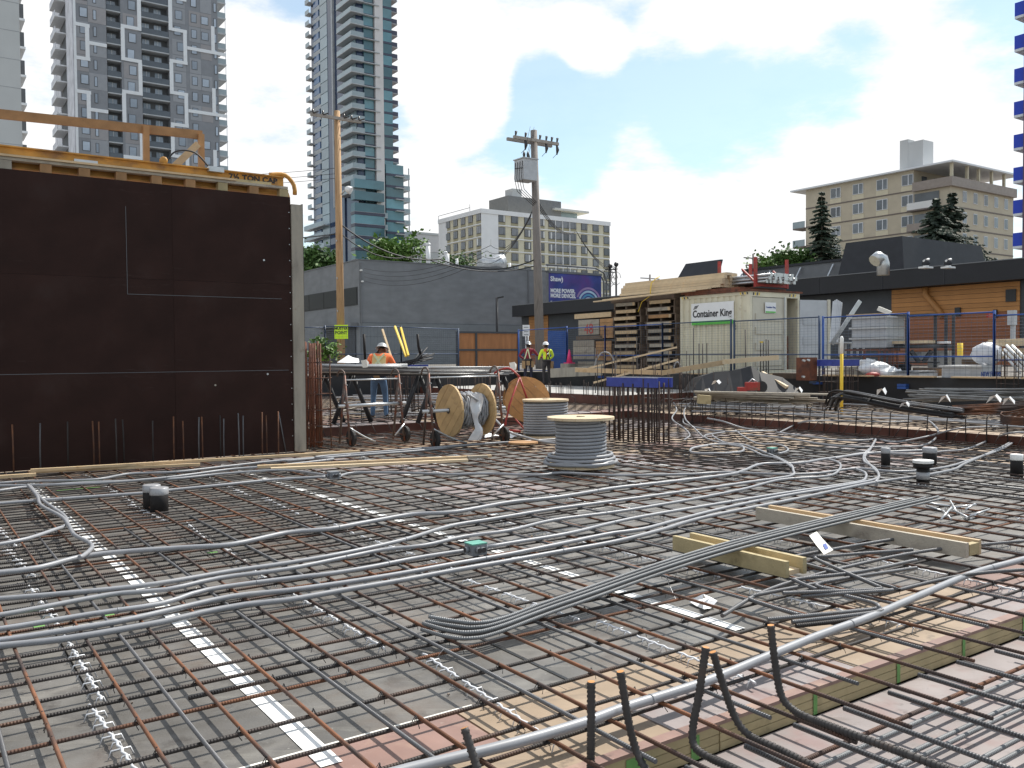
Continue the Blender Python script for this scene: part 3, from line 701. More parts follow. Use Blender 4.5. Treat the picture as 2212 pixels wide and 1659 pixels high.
# --- white hotel
B = BL('hotel', 1041, 197, 'white and beige hotel with olive spandrels and a grey plant room on its roof', dx=2.)
top, FH, NF = 34.3, 2.85, 7
RU, LV = B.ru(1316), B.lv(950)
B.part('wall', (0, RU, 0, LV, GZ, top, 'h_beige'))
q = (B.ru(1077), B.lv(968))
B.part('blank_wall', (-.12, q[0], -.12, -.01, GZ, top + .1, 'h_white'), (-.12, -.01, q[1], LV, GZ, top + .1, 'h_white'))
B.part('parapet', (-.3, RU + .2, -.3, -.13, top - .5, top + .5, 'h_white'), (-.3, -.13, -.13, LV, top - .5, top + .5, 'h_white'))
def zx4(x): return (1060 + x / 4.916) * .8848
rw = [B.ru(zx4(x)) for x in (815, 970, 1125, 1285, 1412, 1497, 1582, 1667, 1800, 1937, 2067)]
lw = [B.lv(zx4(x)) for x in (545, 447, 357, 267, 177)]
w0 = l0 = None
def hotel_window(parent, kind, c, z):
    mb = MB(); gl = MB(); cu = MB()
    if kind == 'r':
        B.box(mb, c - .95, c + .95, -.10, -.02, z, z + 1.75, 'h_frame'); B.box(gl, c - .85, c + .35, -.13, -.095, z + .1, z + 1.65, 'h_glass'); B.box(gl, c + .42, c + .85, -.13, -.095, z + .1, z + 1.65, 'h_glass')
        B.box(cu, c + .46, c + .78, -.145, -.132, z + .12, z + 1.6, 'curtain')
    else:
        B.box(mb, -.10, -.02, c - .95, c + .95, z, z + 1.75, 'h_frame'); B.box(gl, -.13, -.095, c - .85, c - .1, z + .1, z + 1.65, 'h_glass'); B.box(gl, -.13, -.095, c - .02, c + .85, z + .1, z + 1.65, 'h_glass')
    w = mb.build('window', parent); pn = gl.build('pane', w); return w, pn, (cu if cu.v else None)
proto = {}
for k in range(NF):
    z = top - FH * (k + 1) + .75
    for kind, lst in (('r', rw), ('l', lw)):
        for c in lst:
            if kind not in proto: proto[kind] = hotel_window(B.o, kind, c, z) + (c, z); w, off = proto[kind][0], Vector((0, 0, 0))
            else:
                d = UD if kind == 'r' else VD; off = d * (c - proto[kind][3]) + ZD * (z - proto[kind][4])
                w = inst(proto[kind][0], off); inst(proto[kind][1], off, w)
            if kind == 'r' and random.random() < .45:
                if not isinstance(proto.get('cu'), tuple): proto['cu'] = (proto['r'][2].build('curtain', w), c, z)
                else: inst(proto['cu'][0], UD * (c - proto['cu'][1]) + ZD * (z - proto['cu'][2]), w)
    zz = top - FH * (k + 1)
    B.part('band', (q[0] + .05, RU, -.17, -.012, zz - .1, zz + .12, 'h_white'), (-.17, -.012, .02, q[1], zz - .1, zz + .12, 'h_white'))
    for c in rw: B.part('spandrel', (c - 1.0, c + 1.0, -.07, -.012, zz + .14, zz + .72, 'h_olive'))
    for c in lw: B.part('spandrel', (-.07, -.012, c - 1.0, c + 1.0, zz + .14, zz + .72, 'h_olive'))
for c in rw: B.part('spandrel', (c - 1.0, c + 1.0, -.07, -.012, top - .38, top - .06, 'h_olive'))
for a, b in ((rw[4], rw[5]), (rw[5], rw[6]), (rw[6], rw[7])): B.part('pilaster', ((a + b) / 2 - .09, (a + b) / 2 + .09, -.22, -.013, GZ, top - .5, 'h_white'))
B.part('plant_room', (B.ru(1120), B.ru(1235), 4, 12, top + .02, top + 5.0, 'parapet_grey'), (B.ru(1135), B.ru(1155), 5, 8, top + 5.02, top + 7, 'pale_concrete'))
B.part('roof_pavilion', (B.ru(1232), B.ru(1275), 5, 13, top + .02, top + 2.7, 'g_pale')); B.part('canopy', (B.ru(1216), B.ru(1290), 3, 15, top + 2.72, top + 3.2, 'pale_concrete'))
B.part('roof_rail', (-.2, -.14, lw[1], LV, top + 1.3, top + 1.4, 'h_frame'), (-.2, -.14, lw[1], lw[1] + .1, top + .5, top + 2.1, 'h_frame'), (-.2, -.14, LV - .1, LV, top + .5, top + 1.4, 'h_frame'))

# --- beige apartment house
B = BL('apartment_house', 2048, 118, 'beige brick apartment house with a flat white roof edge behind the spruces', dx=2.5)
top, FH, NF = 27.0, 2.85, 7
LV = B.lv(1738); RU = 17.0
B.part('wall', (0, RU, 1.6, LV, GZ, top - FH, 'a_brick'), (1.7, RU - 1, 5.2, LV, top - FH + .01, top, 'a_brick'), (0, 1.69, 5.2, LV, top - FH + .01, top, 'a_brick'), (0, RU, 0, 1.59, GZ, top - FH * 1.0, 'a_brick'))
B.part('roof', (-.7, RU + .7, -.7, LV + 2.4, top + .01, top + .24, 't_white'))
B.part('stair_tower', (2.0, 4.6, B.lv(1972), B.lv(1940), top + .33, top + 4.4, 'pale_concrete'), (2.0, 3.6, B.lv(1940) + .02, B.lv(1922), top + .33, top + 4.9, 'pale_concrete'))
def axl(x): return (1900 + x / 3.687) * .8848
lw = [B.lv(axl(x)) for x in (1148, 920, 705, 505)]
proto = {}
for k in range(NF):
    z = top - FH * (k + 1)
    for c in lw:
        if 'l' not in proto:
            mb = MB(); B.box(mb, -.08, -.01, c - .85, c + .85, z + .85, z + 2.35, 't_white'); w = mb.build('window', B.o)
            gl = MB(); B.box(gl, -.11, -.075, c - .77, c - .2, z + .93, z + 2.27, 'a_glass'); B.box(gl, -.11, -.075, c - .05, c + .77, z + .93, z + 2.27, 'a_glass'); pn = gl.build('pane', w); proto['l'] = (w, pn, c, z)
            mb = MB(); B.box(mb, -.04, -.008, c - .95, c + .95, z + .05, z + .8, 'a_panel'); proto['s'] = mb.build('spandrel', B.o)
        else:
            off = VD * (c - proto['l'][2]) + ZD * (z - proto['l'][3]); w = inst(proto['l'][0], off); inst(proto['l'][1], off, w); inst(proto['s'], off)
    if k: 
        B.part('string_course', (-.05, -.004, 1.0, LV, z + FH - .09, z + FH + .09, 'a_line'), (0, RU, -.05, -.004, z + FH - .09, z + FH + .09, 'a_line'))
        for u in (3.6, 6.4, 9.2, 12.0, 14.8):
            if 'r' not in proto:
                mb = MB(); B.box(mb, u - .5, u + .5, -.07, -.01, z + .8, z + 2.3, 't_white'); w = mb.build('window', B.o)
                gl = MB(); B.box(gl, u - .42, u + .42, -.1, -.065, z + .88, z + 2.22, 'a_glass'); pn = gl.build('pane', w); proto['r'] = (w, pn, u, z)
            else:
                off = UD * (u - proto['r'][2]) + ZD * (z - proto['r'][3]); w = inst(proto['r'][0], off); inst(proto['r'][1], off, w)
    if 1 <= k <= 3:                             # corner balconies on the face towards us
        B.part('balcony', (-1.3, -.06, 1.2, 5.4, z - .18, z, 'a_line'), (-1.3, -1.24, 1.2, 5.4, z + .02, z + .95, 'curtain' if k == 1 else 'a_rail'), (-.09, -.06, 1.5, 5, z + .05, z + 2.3, 'a_glass'))
    if k in (1, 2): B.part('balcony', (-.3, 2.2, LV + .02, LV + 2.2, z - .2, z, 'a_line'), (-.3, 2.2, LV + 2.14, LV + 2.2, z, z + 1.0, 'rail_glass'), (-.3, -.24, LV, LV + 2.2, z, z + 1.0, 'rail_glass'))
z = top - FH
B.part('terrace_rail', (-.5, -.44, -.5, 5.1, z + .02, z + 1.0, 'a_rail'), (-.44, RU, -.5, -.44, z + .02, z + 1.0, 'a_rail')); B.part('terrace_floor', (-.5, RU, -.5, 5.1, z - .22, z + .015, 'a_rail'))
for u in (.1, 4, 7, 10.5, 14): B.part('terrace_post', (u, u + .3, -.2, .15, z + .02, top, 'a_panel'))
for u in (2.0, 5, 8.3, 12): B.part('terrace_door', (u, u + 1.2, 5.1, 5.19, z + .05, z + 2.2, 'a_glass'))

# --- purple brick block with blue balconies at the edge
B = BL('brick_block', 2206, 78, 'purple brick block with bright blue balcony fronts cut off by the picture edge')
B.part('wall', (0, 9, -12, 0, GZ, 52, 'purple_brick'))
b0 = B.part('balcony', (.3, 6, .02, .95, 8, 8.22, 't_white'), (.3, 6, .88, .95, 8.22, 9.4, 'royal_blue'), (.3, .37, .02, .88, 8.22, 9.4, 'royal_blue'))
for k in range(1, 12): inst(b0, ZD * (2.9 * k))

# --- low grey brick building
B = BL('grey_brick_building', 778, 80, 'low grey painted brick building with a ribbon window behind the wooden pole')
LV = B.lv(640); RU = B.ru(1196); top = 10.55
B.part('wall', (0, RU, 0, LV, GZ, top, 'grey_brick'))
B.part('coping', (-.06, RU, -.06, LV, top + .004, top + .09, 'parapet_grey'))
zt, zb = 1.6 + (773 - 622) / 1900 * 82.5, 1.6 + (774 - 661) / 1900 * 82.5
wf = B.part('window', (-.05, -.01, .35, LV - .2, zb, zt, 'trim_dark'))
n = 4; ws = (LV - .6) / n
for i in range(n): B.part('pane', (-.075, -.045, .4 + i * ws, .4 + (i + 1) * ws - .1, zb + .06, zt - .06, 'glass_dark'), parent=wf)
B.part('base_course', (.0, RU, -.07, -.005, GZ, 4.9, 'grey_block'))
B.part('block_joint', *[(.0, RU, -.076, -.068, z, z + .02, 'trim_dark') for z in (2.3, 3.6, 4.87)])
B.part('downpipe', (.1, .2, -.12, -.02, GZ, 10.3, 'parapet_grey')); B.part('conduit_pipe', (B.ru(1142), B.ru(1142) + .1, -.12, -.02, 4.2, top, 'parapet_grey'))
B.part('entrance', (-.09, -.01, 3.2, 7.8, GZ, 4.3, 'trim_dark'), (-.12, -.05, .8, 2.8, GZ, 4.5, 'slate_wall'))
B.part('canopy', (-.8, -.02, .3, 8.4, 4.55, 4.9, 'parapet_grey'))
t = MB()
for (px, zz, ln) in ((781, 9.6, 1), (783, 8.6, 1)):
    u = B.u + B.ru(px); t.tube([S(u, B.v - .02, zz), S(u, B.v - .4, zz)], .08, 'pvc_white', 6)
t.build('wall_insulator', B.o)
for px, h, r_ in ((961, 2.2, .22), (1003, 1.5, .2), (1024, 1.1, .14), (1139, 1.0, .14)):
    u = B.u + B.ru(px); t = MB(); t.tube([S(u, B.v + 3, top), S(u, B.v + 3, top + h)], r_, 'lamp_white', 8)
    if px == 1003: t.tube([S(u, B.v + 3, top + h), S(u - .1, B.v + 3, top + h + .18), S(u - .3, B.v + 3, top + h + .2), S(u - .38, B.v + 3, top + h + .02)], .1, 'lamp_white', 8)
    if px == 961: t.tube([S(u, B.v + 3, top + h), S(u, B.v + 3, top + h + .25)], .24, 'lamp_white', 8)
    t.build('roof_vent', B.o)
u = B.u + B.ru(1095); t = MB(); t.lathe(S(u - 1.2, B.v + 3, top + .6), S(u + 1.6, B.v + 3, top + 1.0), [(0, .6), (.6, .64), (.75, .85), (1, .9)], 'galv', 12); t.build('roof_fan', B.o)

# --- restaurant: one long front with a black fascia, running down to the right
RUU = 44.5
ro = thing('restaurant', S(RUU, 40, GZ), 'low restaurant with a deep black fascia and orange board siding behind the container', 'building')
def rpart(name, *bx, parent=None):
    mb = MB()
    for b in bx: mb.ubox(*b)
    return mb.build(name, parent or ro)
def rv(px):                                     # v on the front plane seen at px
    k = (px - IW / 2) / FPX; # X = u CT - v ST, Y = u ST + v CT
    return RUU * (CT - k * ST) / (ST + k * CT)
rpart('wall', (RUU, RUU + 14, 12, rv(1128), GZ, 5.1, 'slate_wall'))
rpart('fascia', (RUU - .9, RUU + 14, 10, rv(1126), 5.1 + .004, 6.05, 'fascia_black'))
for px in (1600, 1790, 1927, 2060): v = rv(px); rpart('fascia_seam', (RUU - .915, RUU - .898, v, v + .06, 5.12, 6.04, 'mansard'))
rpart('roof_edge', (RUU - .93, RUU - .8, 10, rv(1126) + .03, 6.054, 6.10, 'parapet_grey'))
v0, v1 = rv(2203), rv(1927)
for i in range(17):
    z = GZ + i * .24
    rpart('siding_board', (RUU - .06 - .004 * (i % 2), RUU - .01, v0, v1, z + .008, z + .232, 'siding_orange' if i > 10 else 'siding_brown'))
for (a, b) in ((1145, 1165), (1172, 1186)):
    for i in range(17):
        z = GZ + i * .24
        rpart('siding_board', (RUU - .06 - .004 * (i % 2), RUU - .01, rv(b), rv(a), z + .008, z + .232, 'siding_orange' if i > 6 else 'siding_brown'))
rpart('wall_vent', (RUU - .13, RUU - .08, rv(2196), rv(2174), 4.1, 4.7, 'trim_dark')); rpart('wall_light', (RUU - .2, RUU - .08, rv(2077), rv(2066), 3.5, 3.95, 'trim_dark')); rpart('wall_light', (RUU - .2, RUU - .08, rv(2156), rv(2149), 3.35, 3.75, 'trim_dark'))
rpart('flood_lamp', (RUU - .5, RUU - .05, rv(1748), rv(1737), 4.45, 4.75, 'lamp_white'))
t = MB(); t.tube([S(RUU - .2, rv(2003), 5.1), S(RUU - .2, rv(2003), 4.7), S(RUU - .2, rv(2016), 4.3), S(RUU - .2, rv(2030), 3.9), S(RUU - .2, rv(2040), 3.5)], .16, 'siding_orange', 8); t.build('duct_pipe', ro)
# roof pieces
def taper(name, u0, u1, v0, v1, z0, z1, ins, mat):
    mb = MB(); mb.hexa([S(u0, v0, z0), S(u1, v0, z0), S(u1, v1, z0), S(u0, v1, z0), S(u0 + ins, v0 + ins, z1), S(u1 - ins, v0 + ins, z1), S(u1 - ins, v1 - ins, z1), S(u0 + ins, v1 - ins, z1)], mat); return mb.build(name, ro)
cu_, cv_ = UV(D(1953, 700, 50)); taper('mansard_roof', cu_, cu_ + 9.5, cv_, cv_ + 4.4, 6.02, 8.35, .38, 'mansard')
mb = MB(); c = MB()
cu_, cv_ = UV(D(1540, 600, 58)); mb.hexa([S(cu_, cv_, 6), S(cu_ + .3, cv_, 6), S(cu_ + .3, cv_ + 4.0, 6), S(cu_, cv_ + 4.0, 6), S(cu_ + 1.0, cv_ + .2, 8.0), S(cu_ + 1.2, cv_ + .2, 8.0), S(cu_ + 1.2, cv_ + 3.4, 8.0), S(cu_ + 1.0, cv_ + 3.4, 8.0)], 'mansard'); mb.build('mansard_panel', ro)
mb = MB(); mb.ubox(RUU + 3.2, RUU + 3.4, 32.9, rv(1560) + 1, 6.06, 7.35, 'parapet_grey'); mb.build('parapet', ro)
mb = MB(); mb.ubox(RUU + 3.1, RUU + 3.5, 32.9, rv(1560) + 1, 7.352, 7.5, 'mansard'); mb.build('parapet_cap', ro)
for i in range(7):
    v = 33.5 + i * 2.4; t = MB(); t.bar(S(RUU + 3.1, v, 7.2), S(RUU + 2.3, v, 6.08), .10, .06, 'galv'); t.build('parapet_brace', ro)
p = D(1901, 570, 43.0); t = MB(); a = [];
for k in range(9): an = math.pi * k / 8; a.append(p + Vector((math.cos(an) * -.42, 0, 0)) + ZD * (math.sin(an) * .42 - .0))
t.tube([p + Vector((.15, 0, -.55)), p + Vector((.15, 0, .0)), p + Vector((.08, 0, .22)), p + Vector((-.12, -.1, .3)), p + Vector((-.36, -.2, .12))], [.30, .30, .31, .31, .30], 'galv', 12, capmat='cream_door'); t.build('roof_hood', ro)
for px in (2000, 2048):
    p = D(px, 578, 42); t = MB(); t.ball(p + ZD * .22, .2, 'mansard', 8, 5); t.obox(p, UD * .30, VD * .2, ZD * .04, 'lamp_white'); t.tube([p, p + ZD * .15], .14, 'lamp_white', 8); t.tube([p + ZD * .3 - UD * .2, p + ZD * .42 + UD * .25], .05, 'lamp_white', 6); t.build('roof_fan', ro)

# --- billboard
B = BL('billboard', 1186, 82, 'phone company billboard with a purple and blue picture above the black roof', 'billboard')
RU = B.ru(1300) ; z0, z1 = 6.2, 9.42
B.part('panel', (0, RU, 0, .15, z0, z1, 'bill_blue'))
B.part('frame', (-.16, -.02, -.06, .2, z0, z1 + .2, 'parapet_grey'), (-.16, RU + .1, -.06, .2, z1 + .02, z1 + .22, 'parapet_grey'))
t = MB(); u0 = B.u
t.tube([S(u0 + RU * .75, B.v + .1, z1 + .1), S(u0 + RU + .15, B.v + .1, z1 - .1), S(u0 + RU + .4, B.v + .1, z1 - .5), S(u0 + RU + .42, B.v + .1, z0)], .09, 'parapet_grey', 8); t.tube([S(u0 - .2, B.v + .1, z1 + .75), S(u0 + RU * .9, B.v + .1, z1 + .75), S(u0 + RU + .5, B.v + .1, z1 + .3), S(u0 + RU + .75, B.v + .1, z1 - .4), S(u0 + RU + .75, B.v + .1, z0)], .09, 'parapet_grey', 8)
for i in range(6): t.tube([S(u0 + i * RU / 5.5, B.v + .1, z1 + .1), S(u0 + i * RU / 5.5, B.v + .1, z1 + .75)], .03, 'parapet_grey', 5)
t.build('catwalk_frame', B.o)
B.part('post', (RU * .3, RU * .3 + .4, .3, .7, GZ, z1 - .2, 'parapet_grey'))
def bt(txt, size, uu, zz, mat, bold=0., width=None): text_part(txt, size, S(B.u + uu, B.v - .012, zz), UD, ZD, mat, B.o, bold=bold, width=width)
bt('Shaw)', .62, .22, z1 - .72, 'ink_white', .02)
bt('MORE POWER.', .50, .22, z1 - 1.78, 'ink_white', .025, RU * .46); bt('MORE DEVICES.', .50, .22, z1 - 2.24, 'ink_white', .025, RU * .47)
bt('Experience more', .28, .22, z1 - 2.78, 'ink_white', .006, RU * .40)
for r_, mt in ((1.62, 'bill_pink'), (1.30, 'bill_pale'), (.98, 'bill_teal'), (.66, 'bill_pale')):
    t = MB(); c = S(B.u + RU * .75, B.v - .006, z0 + .45)
    pts = []
    for k in range(17):
        an = R(25) + R(130) * k / 16; pts.append((math.cos(an), math.sin(an)))
    for k in range(16):
        (a, b), (d, e_) = pts[k], pts[k + 1]
        t.poly([c + UD * (a * r_) + ZD * (b * r_), c + UD * (a * (r_ - .2)) + ZD * (b * (r_ - .2)), c + UD * (d * (r_ - .2)) + ZD * (e_ * (r_ - .2)), c + UD * (d * r_) + ZD * (e_ * r_)], mt)
    t.build('signal_arc', B.o)

# ------------------------------------------------------------------ trees
def leafy(name, px, y, Y, rad, hgt, label, mat='leaf', n=2600, base=GZ, seed=1, ls=.28):
    rnd = random.Random(seed); c = D(px, y, Y); root = thing(name, (c.x, c.y, base), label, 'tree')
    t = MB(); cz = c.z; t.tube([(c.x, c.y, base), (c.x + .1, c.y, base + (cz - base) * .5), (c.x, c.y, cz)], [.22, .17, .08], 'bark', 7)
    clumps = []
    for i in range(13):
        d = Vector((rnd.gauss(0, 1), rnd.gauss(0, 1), rnd.gauss(0, 1))).normalized() * rnd.uniform(.25, .8)
        q = c + Vector((d.x * rad, d.y * rad, d.z * hgt)); clumps.append((q, rnd.uniform(.25, .5) * rad))
        t.tube([(c.x, c.y, base + (cz - base) * .55), c.lerp(q, .5) - ZD * .2, q], [.09, .06, .02], 'bark', 5)
    t.build('trunk', root)
    l = MB()
    for i in range(n):
        q, r_ = rnd.choice(clumps); d = Vector((rnd.gauss(0, .55), rnd.gauss(0, .55), rnd.gauss(0, .45))) * r_
        p = q + d; a = Vector((rnd.uniform(-1, 1), rnd.uniform(-1, 1), rnd.uniform(-.6, .6))).normalized(); b = a.cross(Vector((rnd.uniform(-1, 1), rnd.uniform(-1, 1), rnd.uniform(-1, 1)))).normalized()
        s_ = ls * rnd.uniform(.5, 1.2)
        l.poly([p - a * s_, p - b * s_ * .55, p + a * s_, p + b * s_ * .55], mat)
    l.build('crown', root); return root
leafy('leafy_tree', 845, 540, 112, 4.1, 3.0, 'bright green leafy tree in front of the glass tower base', 'leaf', 3600, seed=2, ls=.36)
leafy('leafy_tree', 690, 572, 104, 3.0, 2.7, 'dark green leafy tree between the formwork wall and the wooden pole', 'leaf_dark', 2600, seed=3, ls=.34)
leafy('leafy_tree', 925, 585, 126, 2.4, 1.7, 'small green tree showing over the grey brick roof left of the hotel', 'leaf', 1200, seed=4)
leafy('leafy_tree', 985, 580, 140, 3.6, 2.4, 'green tree tops showing over the roof before the hotel corner', 'leaf_dark', 1800, seed=5)
leafy('leafy_tree', 1075, 585, 147, 2.8, 1.8, 'sparse green tree between the roof vents and the hotel', 'leaf_dark', 900, seed=6)
leafy('leafy_tree', 1712, 566, 92, 2.6, 2.2, 'dark rounded broadleaf tree left of the single thin spruce', 'leaf_dark', 2600, seed=8)
leafy('leafy_tree', 1660, 575, 96, 2.4, 1.5, 'low bright green tree beside the distant crossarm pole', 'leaf', 1500, seed=9)
leafy('leafy_shrub', 700, 757, 33, .7, .5, 'bright green shrub behind the rebar bench by the wooden pole', 'leaf', 500, seed=10, ls=.1)
def spruce(px, ytop, ybot, Y, wpx, label, seed, dens=1.0):
    wpx *= 1.75
    rnd = random.Random(seed); tp = D(px, ytop, Y); root = thing('spruce_tree', (tp.x, tp.y, GZ), label, 'tree')
    t = MB(); t.tube([(tp.x, tp.y, GZ), (tp.x, tp.y, tp.z)], [.25, .03], 'bark', 7); t.build('trunk', root)
    l = MB(); zb = D(px, ybot, Y).z - 1.5; Hh = tp.z - zb; Rm = wpx / FPX * Y; nl = int(26 * dens)
    for i in range(nl):
        f = i / nl; z = tp.z - f ** .9 * Hh; r_ = Rm * (f * .95 + .05); nb = int(6 + 9 * f)
        for b in range(nb):
            if rnd.random() < .14: continue
            an = rnd.uniform(0, 6.283); L = r_ * rnd.uniform(.55, 1.12); d = Vector((math.cos(an), math.sin(an), 0))
            for j in range(9):
                g_ = (j + .5) / 9; p = Vector((tp.x, tp.y, z)) + d * (L * g_) - ZD * (L * .35 * g_ - L * .12 * g_ * g_)
                sd_ = d.cross(ZD); w = .30 * (1.15 - g_) + .10
                q = p + d * .28 - ZD * rnd.uniform(.05, .3)
                for sg in (-1, 1):
                    l.poly([p, p + sd_ * sg * w * rnd.uniform(.6, 1.2) - ZD * rnd.uniform(.05, .3), q + sd_ * sg * w * .5 - ZD * .1, q], 'needle')
    l.build('crown', root)
spruce(1775, 414, 575, 92, 46, 'single thin spruce with a pointed top left of the black mansard roof', 21)
spruce(2022, 428, 540, 88, 62, 'broad dark spruce whose pointed top rises beside its taller twin', 22, 1.1)
spruce(2056, 416, 545, 90, 60, 'tall dark spruce with drooping right hand boughs over the mansard roof', 23, 1.1)

# ------------------------------------------------------------------ poles, lamps and wires
def pole(name, px, ytop, Y, r0, r1, mat, label, lean=0.):
    b = D(px + lean, 770, Y); b.z = GZ; t = D(px, ytop, Y)
    root = thing(name, b, label, 'utility pole'); m = MB(); m.tube([b, b.lerp(t, .5), t], [r0, (r0 + r1) / 2, r1], mat, 14); m.build('trunk_pole' if False else 'shaft', root)
    return root, b, t
p1, b1_, t1 = pole('utility_pole', 728, 240, 38, .175, .125, 'pole_wood', 'fresh brown wooden utility pole carrying the yellow muster sign', 9)
m = MB(); ca = t1 - ZD * .35
m.bar(ca - UD * 1.15 + Vector((0, -.2, 0)), ca + UD * 1.15 + Vector((0, -.2, 0)), .1, .12, 'arm_wood'); m.build('crossarm', p1)
m = MB()
for k in (-1.05, -.6, .35, .7, 1.05):
    q = ca + UD * k + Vector((0, -.2, 0)); m.tube([q, q + ZD * .22], .045, 'insulator', 7); m.tube([q + ZD * .05, q + ZD * .05 - VD * .35 + UD * .1], .03, 'insulator', 6); m.tube([q + ZD * .22, q + VD * .1 + ZD * .1, q + VD * .25 - ZD * .25], .012, 'cable', 5)
m.build('insulator', p1)
q = D(738, 420, 37.7); m = MB(); m.tube([q, q + Vector((.15, -.1, .15)), q + Vector((.3, -.15, .2))], .035, 'galv', 7); m.build('lamp_arm', p1)
q = q + Vector((.22, -.15, .12)); m = MB(); m.lathe(q + Vector((-.02, 0, .12)), q + Vector((.22, -.02, .0)), [(0, .07), (.3, .14), (1, .17)], 'lamp_white', 12); m.build('street_lamp_head', p1)
m = MB()
for z in (2.6, 3.6, 5.0, 6.6): m.tube([b1_ + ZD * (z - 1) - UD * .16 - VD * .08, b1_ + ZD * (z - .9) - UD * .17 - VD * .08], .02, 'galv', 5)
m.build('pole_step', p1)
sgn = thing('muster_sign', D(737, 732, 37.4), 'bright yellow muster point sign fixed to the wooden pole', 'sign')
c_ = D(737, 717, 37.55); m = MB(); hx, hz = .285, .30
m.obox(c_, Vector((hx, 0, 0)), Vector((0, .01, 0)), ZD * hz, 'muster_yellow'); m.build('plate', sgn)
X1 = Vector((1, 0, 0))
text_part('MUSTER', .155, c_ + Vector((0, -.016, .10)), X1, ZD, 'ink', sgn, align='CENTER', bold=.004); text_part('POINT', .175, c_ + Vector((0, -.016, -.09)), X1, ZD, 'ink', sgn, align='CENTER', bold=.004)
text_part('MAXIMUM OCCUPANCY', .045, c_ + Vector((0, -.016, -.2)), X1, ZD, 'ink', sgn, align='CENTER') if False else text_part('...  ....  ..', .10, c_ + Vector((0, -.016, -.22)), X1, ZD, 'ink', sgn, align='CENTER')

p2, b2_, t2 = pole('utility_pole', 1153, 282, 45, .25, .17, 'pole_grey', 'weathered grey utility pole with a transformer box near its top', 14)
m = MB(); ca = t2 - ZD * .55 + Vector((0, -.25, 0)); m.bar(ca - UD * 1.3 + UD * .05, ca + UD * 1.55, .13, .15, 'arm_wood'); m.bar(ca - UD * 1.3 + VD * .5, ca + UD * 1.5 + VD * .5, .13, .15, 'arm_wood'); m.build('crossarm', p2)
for i, k in enumerate((-1.15, -.55, .35, .75, 1.1, 1.45)):
    q = ca + UD * k; m = MB(); m.tube([q, q + ZD * .3 + UD * .05], [.03, .07], 'insulator', 7)
    if i in (1, 3, 5): m.tube([q - ZD * .05, q - ZD * .3 + UD * .05, q - ZD * .55], [.05, .09, .03], 'insulator', 7); m.tube([q - ZD * .5, q - ZD * .75 - UD * .25], .012, 'cable', 5)
    m.build('insulator', p2)
c_ = D(1136, 369, 44.4); xf = thing('transformer', c_ - ZD * .6, 'grey transformer box hung on the weathered utility pole', 'transformer')
m = MB(); m.obox(c_, UD * .42, VD * .40, ZD * .52, 'xfmr'); m.build('tank', xf); m = MB(); m.obox(c_ + ZD * .545, UD * .47, VD * .45, ZD * .025, 'xfmr'); m.build('lid', xf)
for du, dv in ((-.25, -.2), (-.05, -.25), (.25, .1)):
    m = MB(); q = c_ + UD * du + VD * dv + ZD * .58; m.tube([q, q + ZD * .18, q + ZD * .32], [.05, .07, .03], 'insulator', 7); m.tube([q + ZD * .32, q + ZD * .9 + UD * .2, q + ZD * 1.6 + UD * .4], .01, 'cable', 4); m.build('bushing', xf)
m = MB()
for k in range(4): q = c_ - UD * (.43) + VD * (-.3 + k * .2); m.tube([q + ZD * .4, q - UD * .06 - ZD * .4, q - ZD * 1.0 + UD * .1, b2_ + ZD * (c_.z - b2_.z - 1.6 - .1 * k)], .016, 'cable', 5)
m.tube([c_ - UD * .44 - VD * .3 + ZD * .05, c_ - UD * .44 + VD * .35 + ZD * .12], .02, 'insulator', 5); m.build('lead_wire', xf)
def wire(pts, label, r_=.018, sag=.6):
    m = MB(); full = []
    for a, b in zip(pts[:-1], pts[1:]):
        for k in range(14):
            t_ = k / 14; p_ = a.lerp(b, t_); p_ = p_ - ZD * (sag * 4 * t_ * (1 - t_)); full.append(p_)
    full.append(pts[-1]); m.tube(full, r_, 'cable', 5); return tag(m.build('overhead_wire'), label, 'wire')
for i in range(4):
    wire([D(1150 - i * 1, 455 + 4 * i, 45), D(1060 - i * 8, 530 + i * 12, 60), D(787, 580 + i * 9, 79)], '%s service wire sweeping from the transformer pole to the grey brick wall' % ('topmost', 'second', 'third', 'lowest')[i], .017, .9)
wire([D(736, 485, 38), D(950, 560, 41), D(1157, 560, 45)], 'thick black cable strung between the two utility poles', .035, .5)
wire([D(736, 505, 38), D(900, 551, 41), D(1157, 574, 45)], 'lower black cable strung between the two utility poles', .025, .5)
wire([D(480, 514, 60), D(736, 504, 38)], 'black cable running left from the wooden pole past the glass tower', .03, .2)
for i, y in enumerate((371, 383, 393)): wire([D(300, y + 8, 60), D(728, y - 8, 38)], '%s of three thin wires running left from the wooden pole above the formwork' % ('topmost', 'middle', 'lowest')[i], .012, .2)
for i in range(3): wire([D(1160, 430 + i * 6, 45), D(1245, 500, 60), D(1330, 578 + i * 5, 85)], '%s black wire falling from the transformer pole past the hotel windows' % ('upper', 'middle', 'lower')[i], .022, .7)
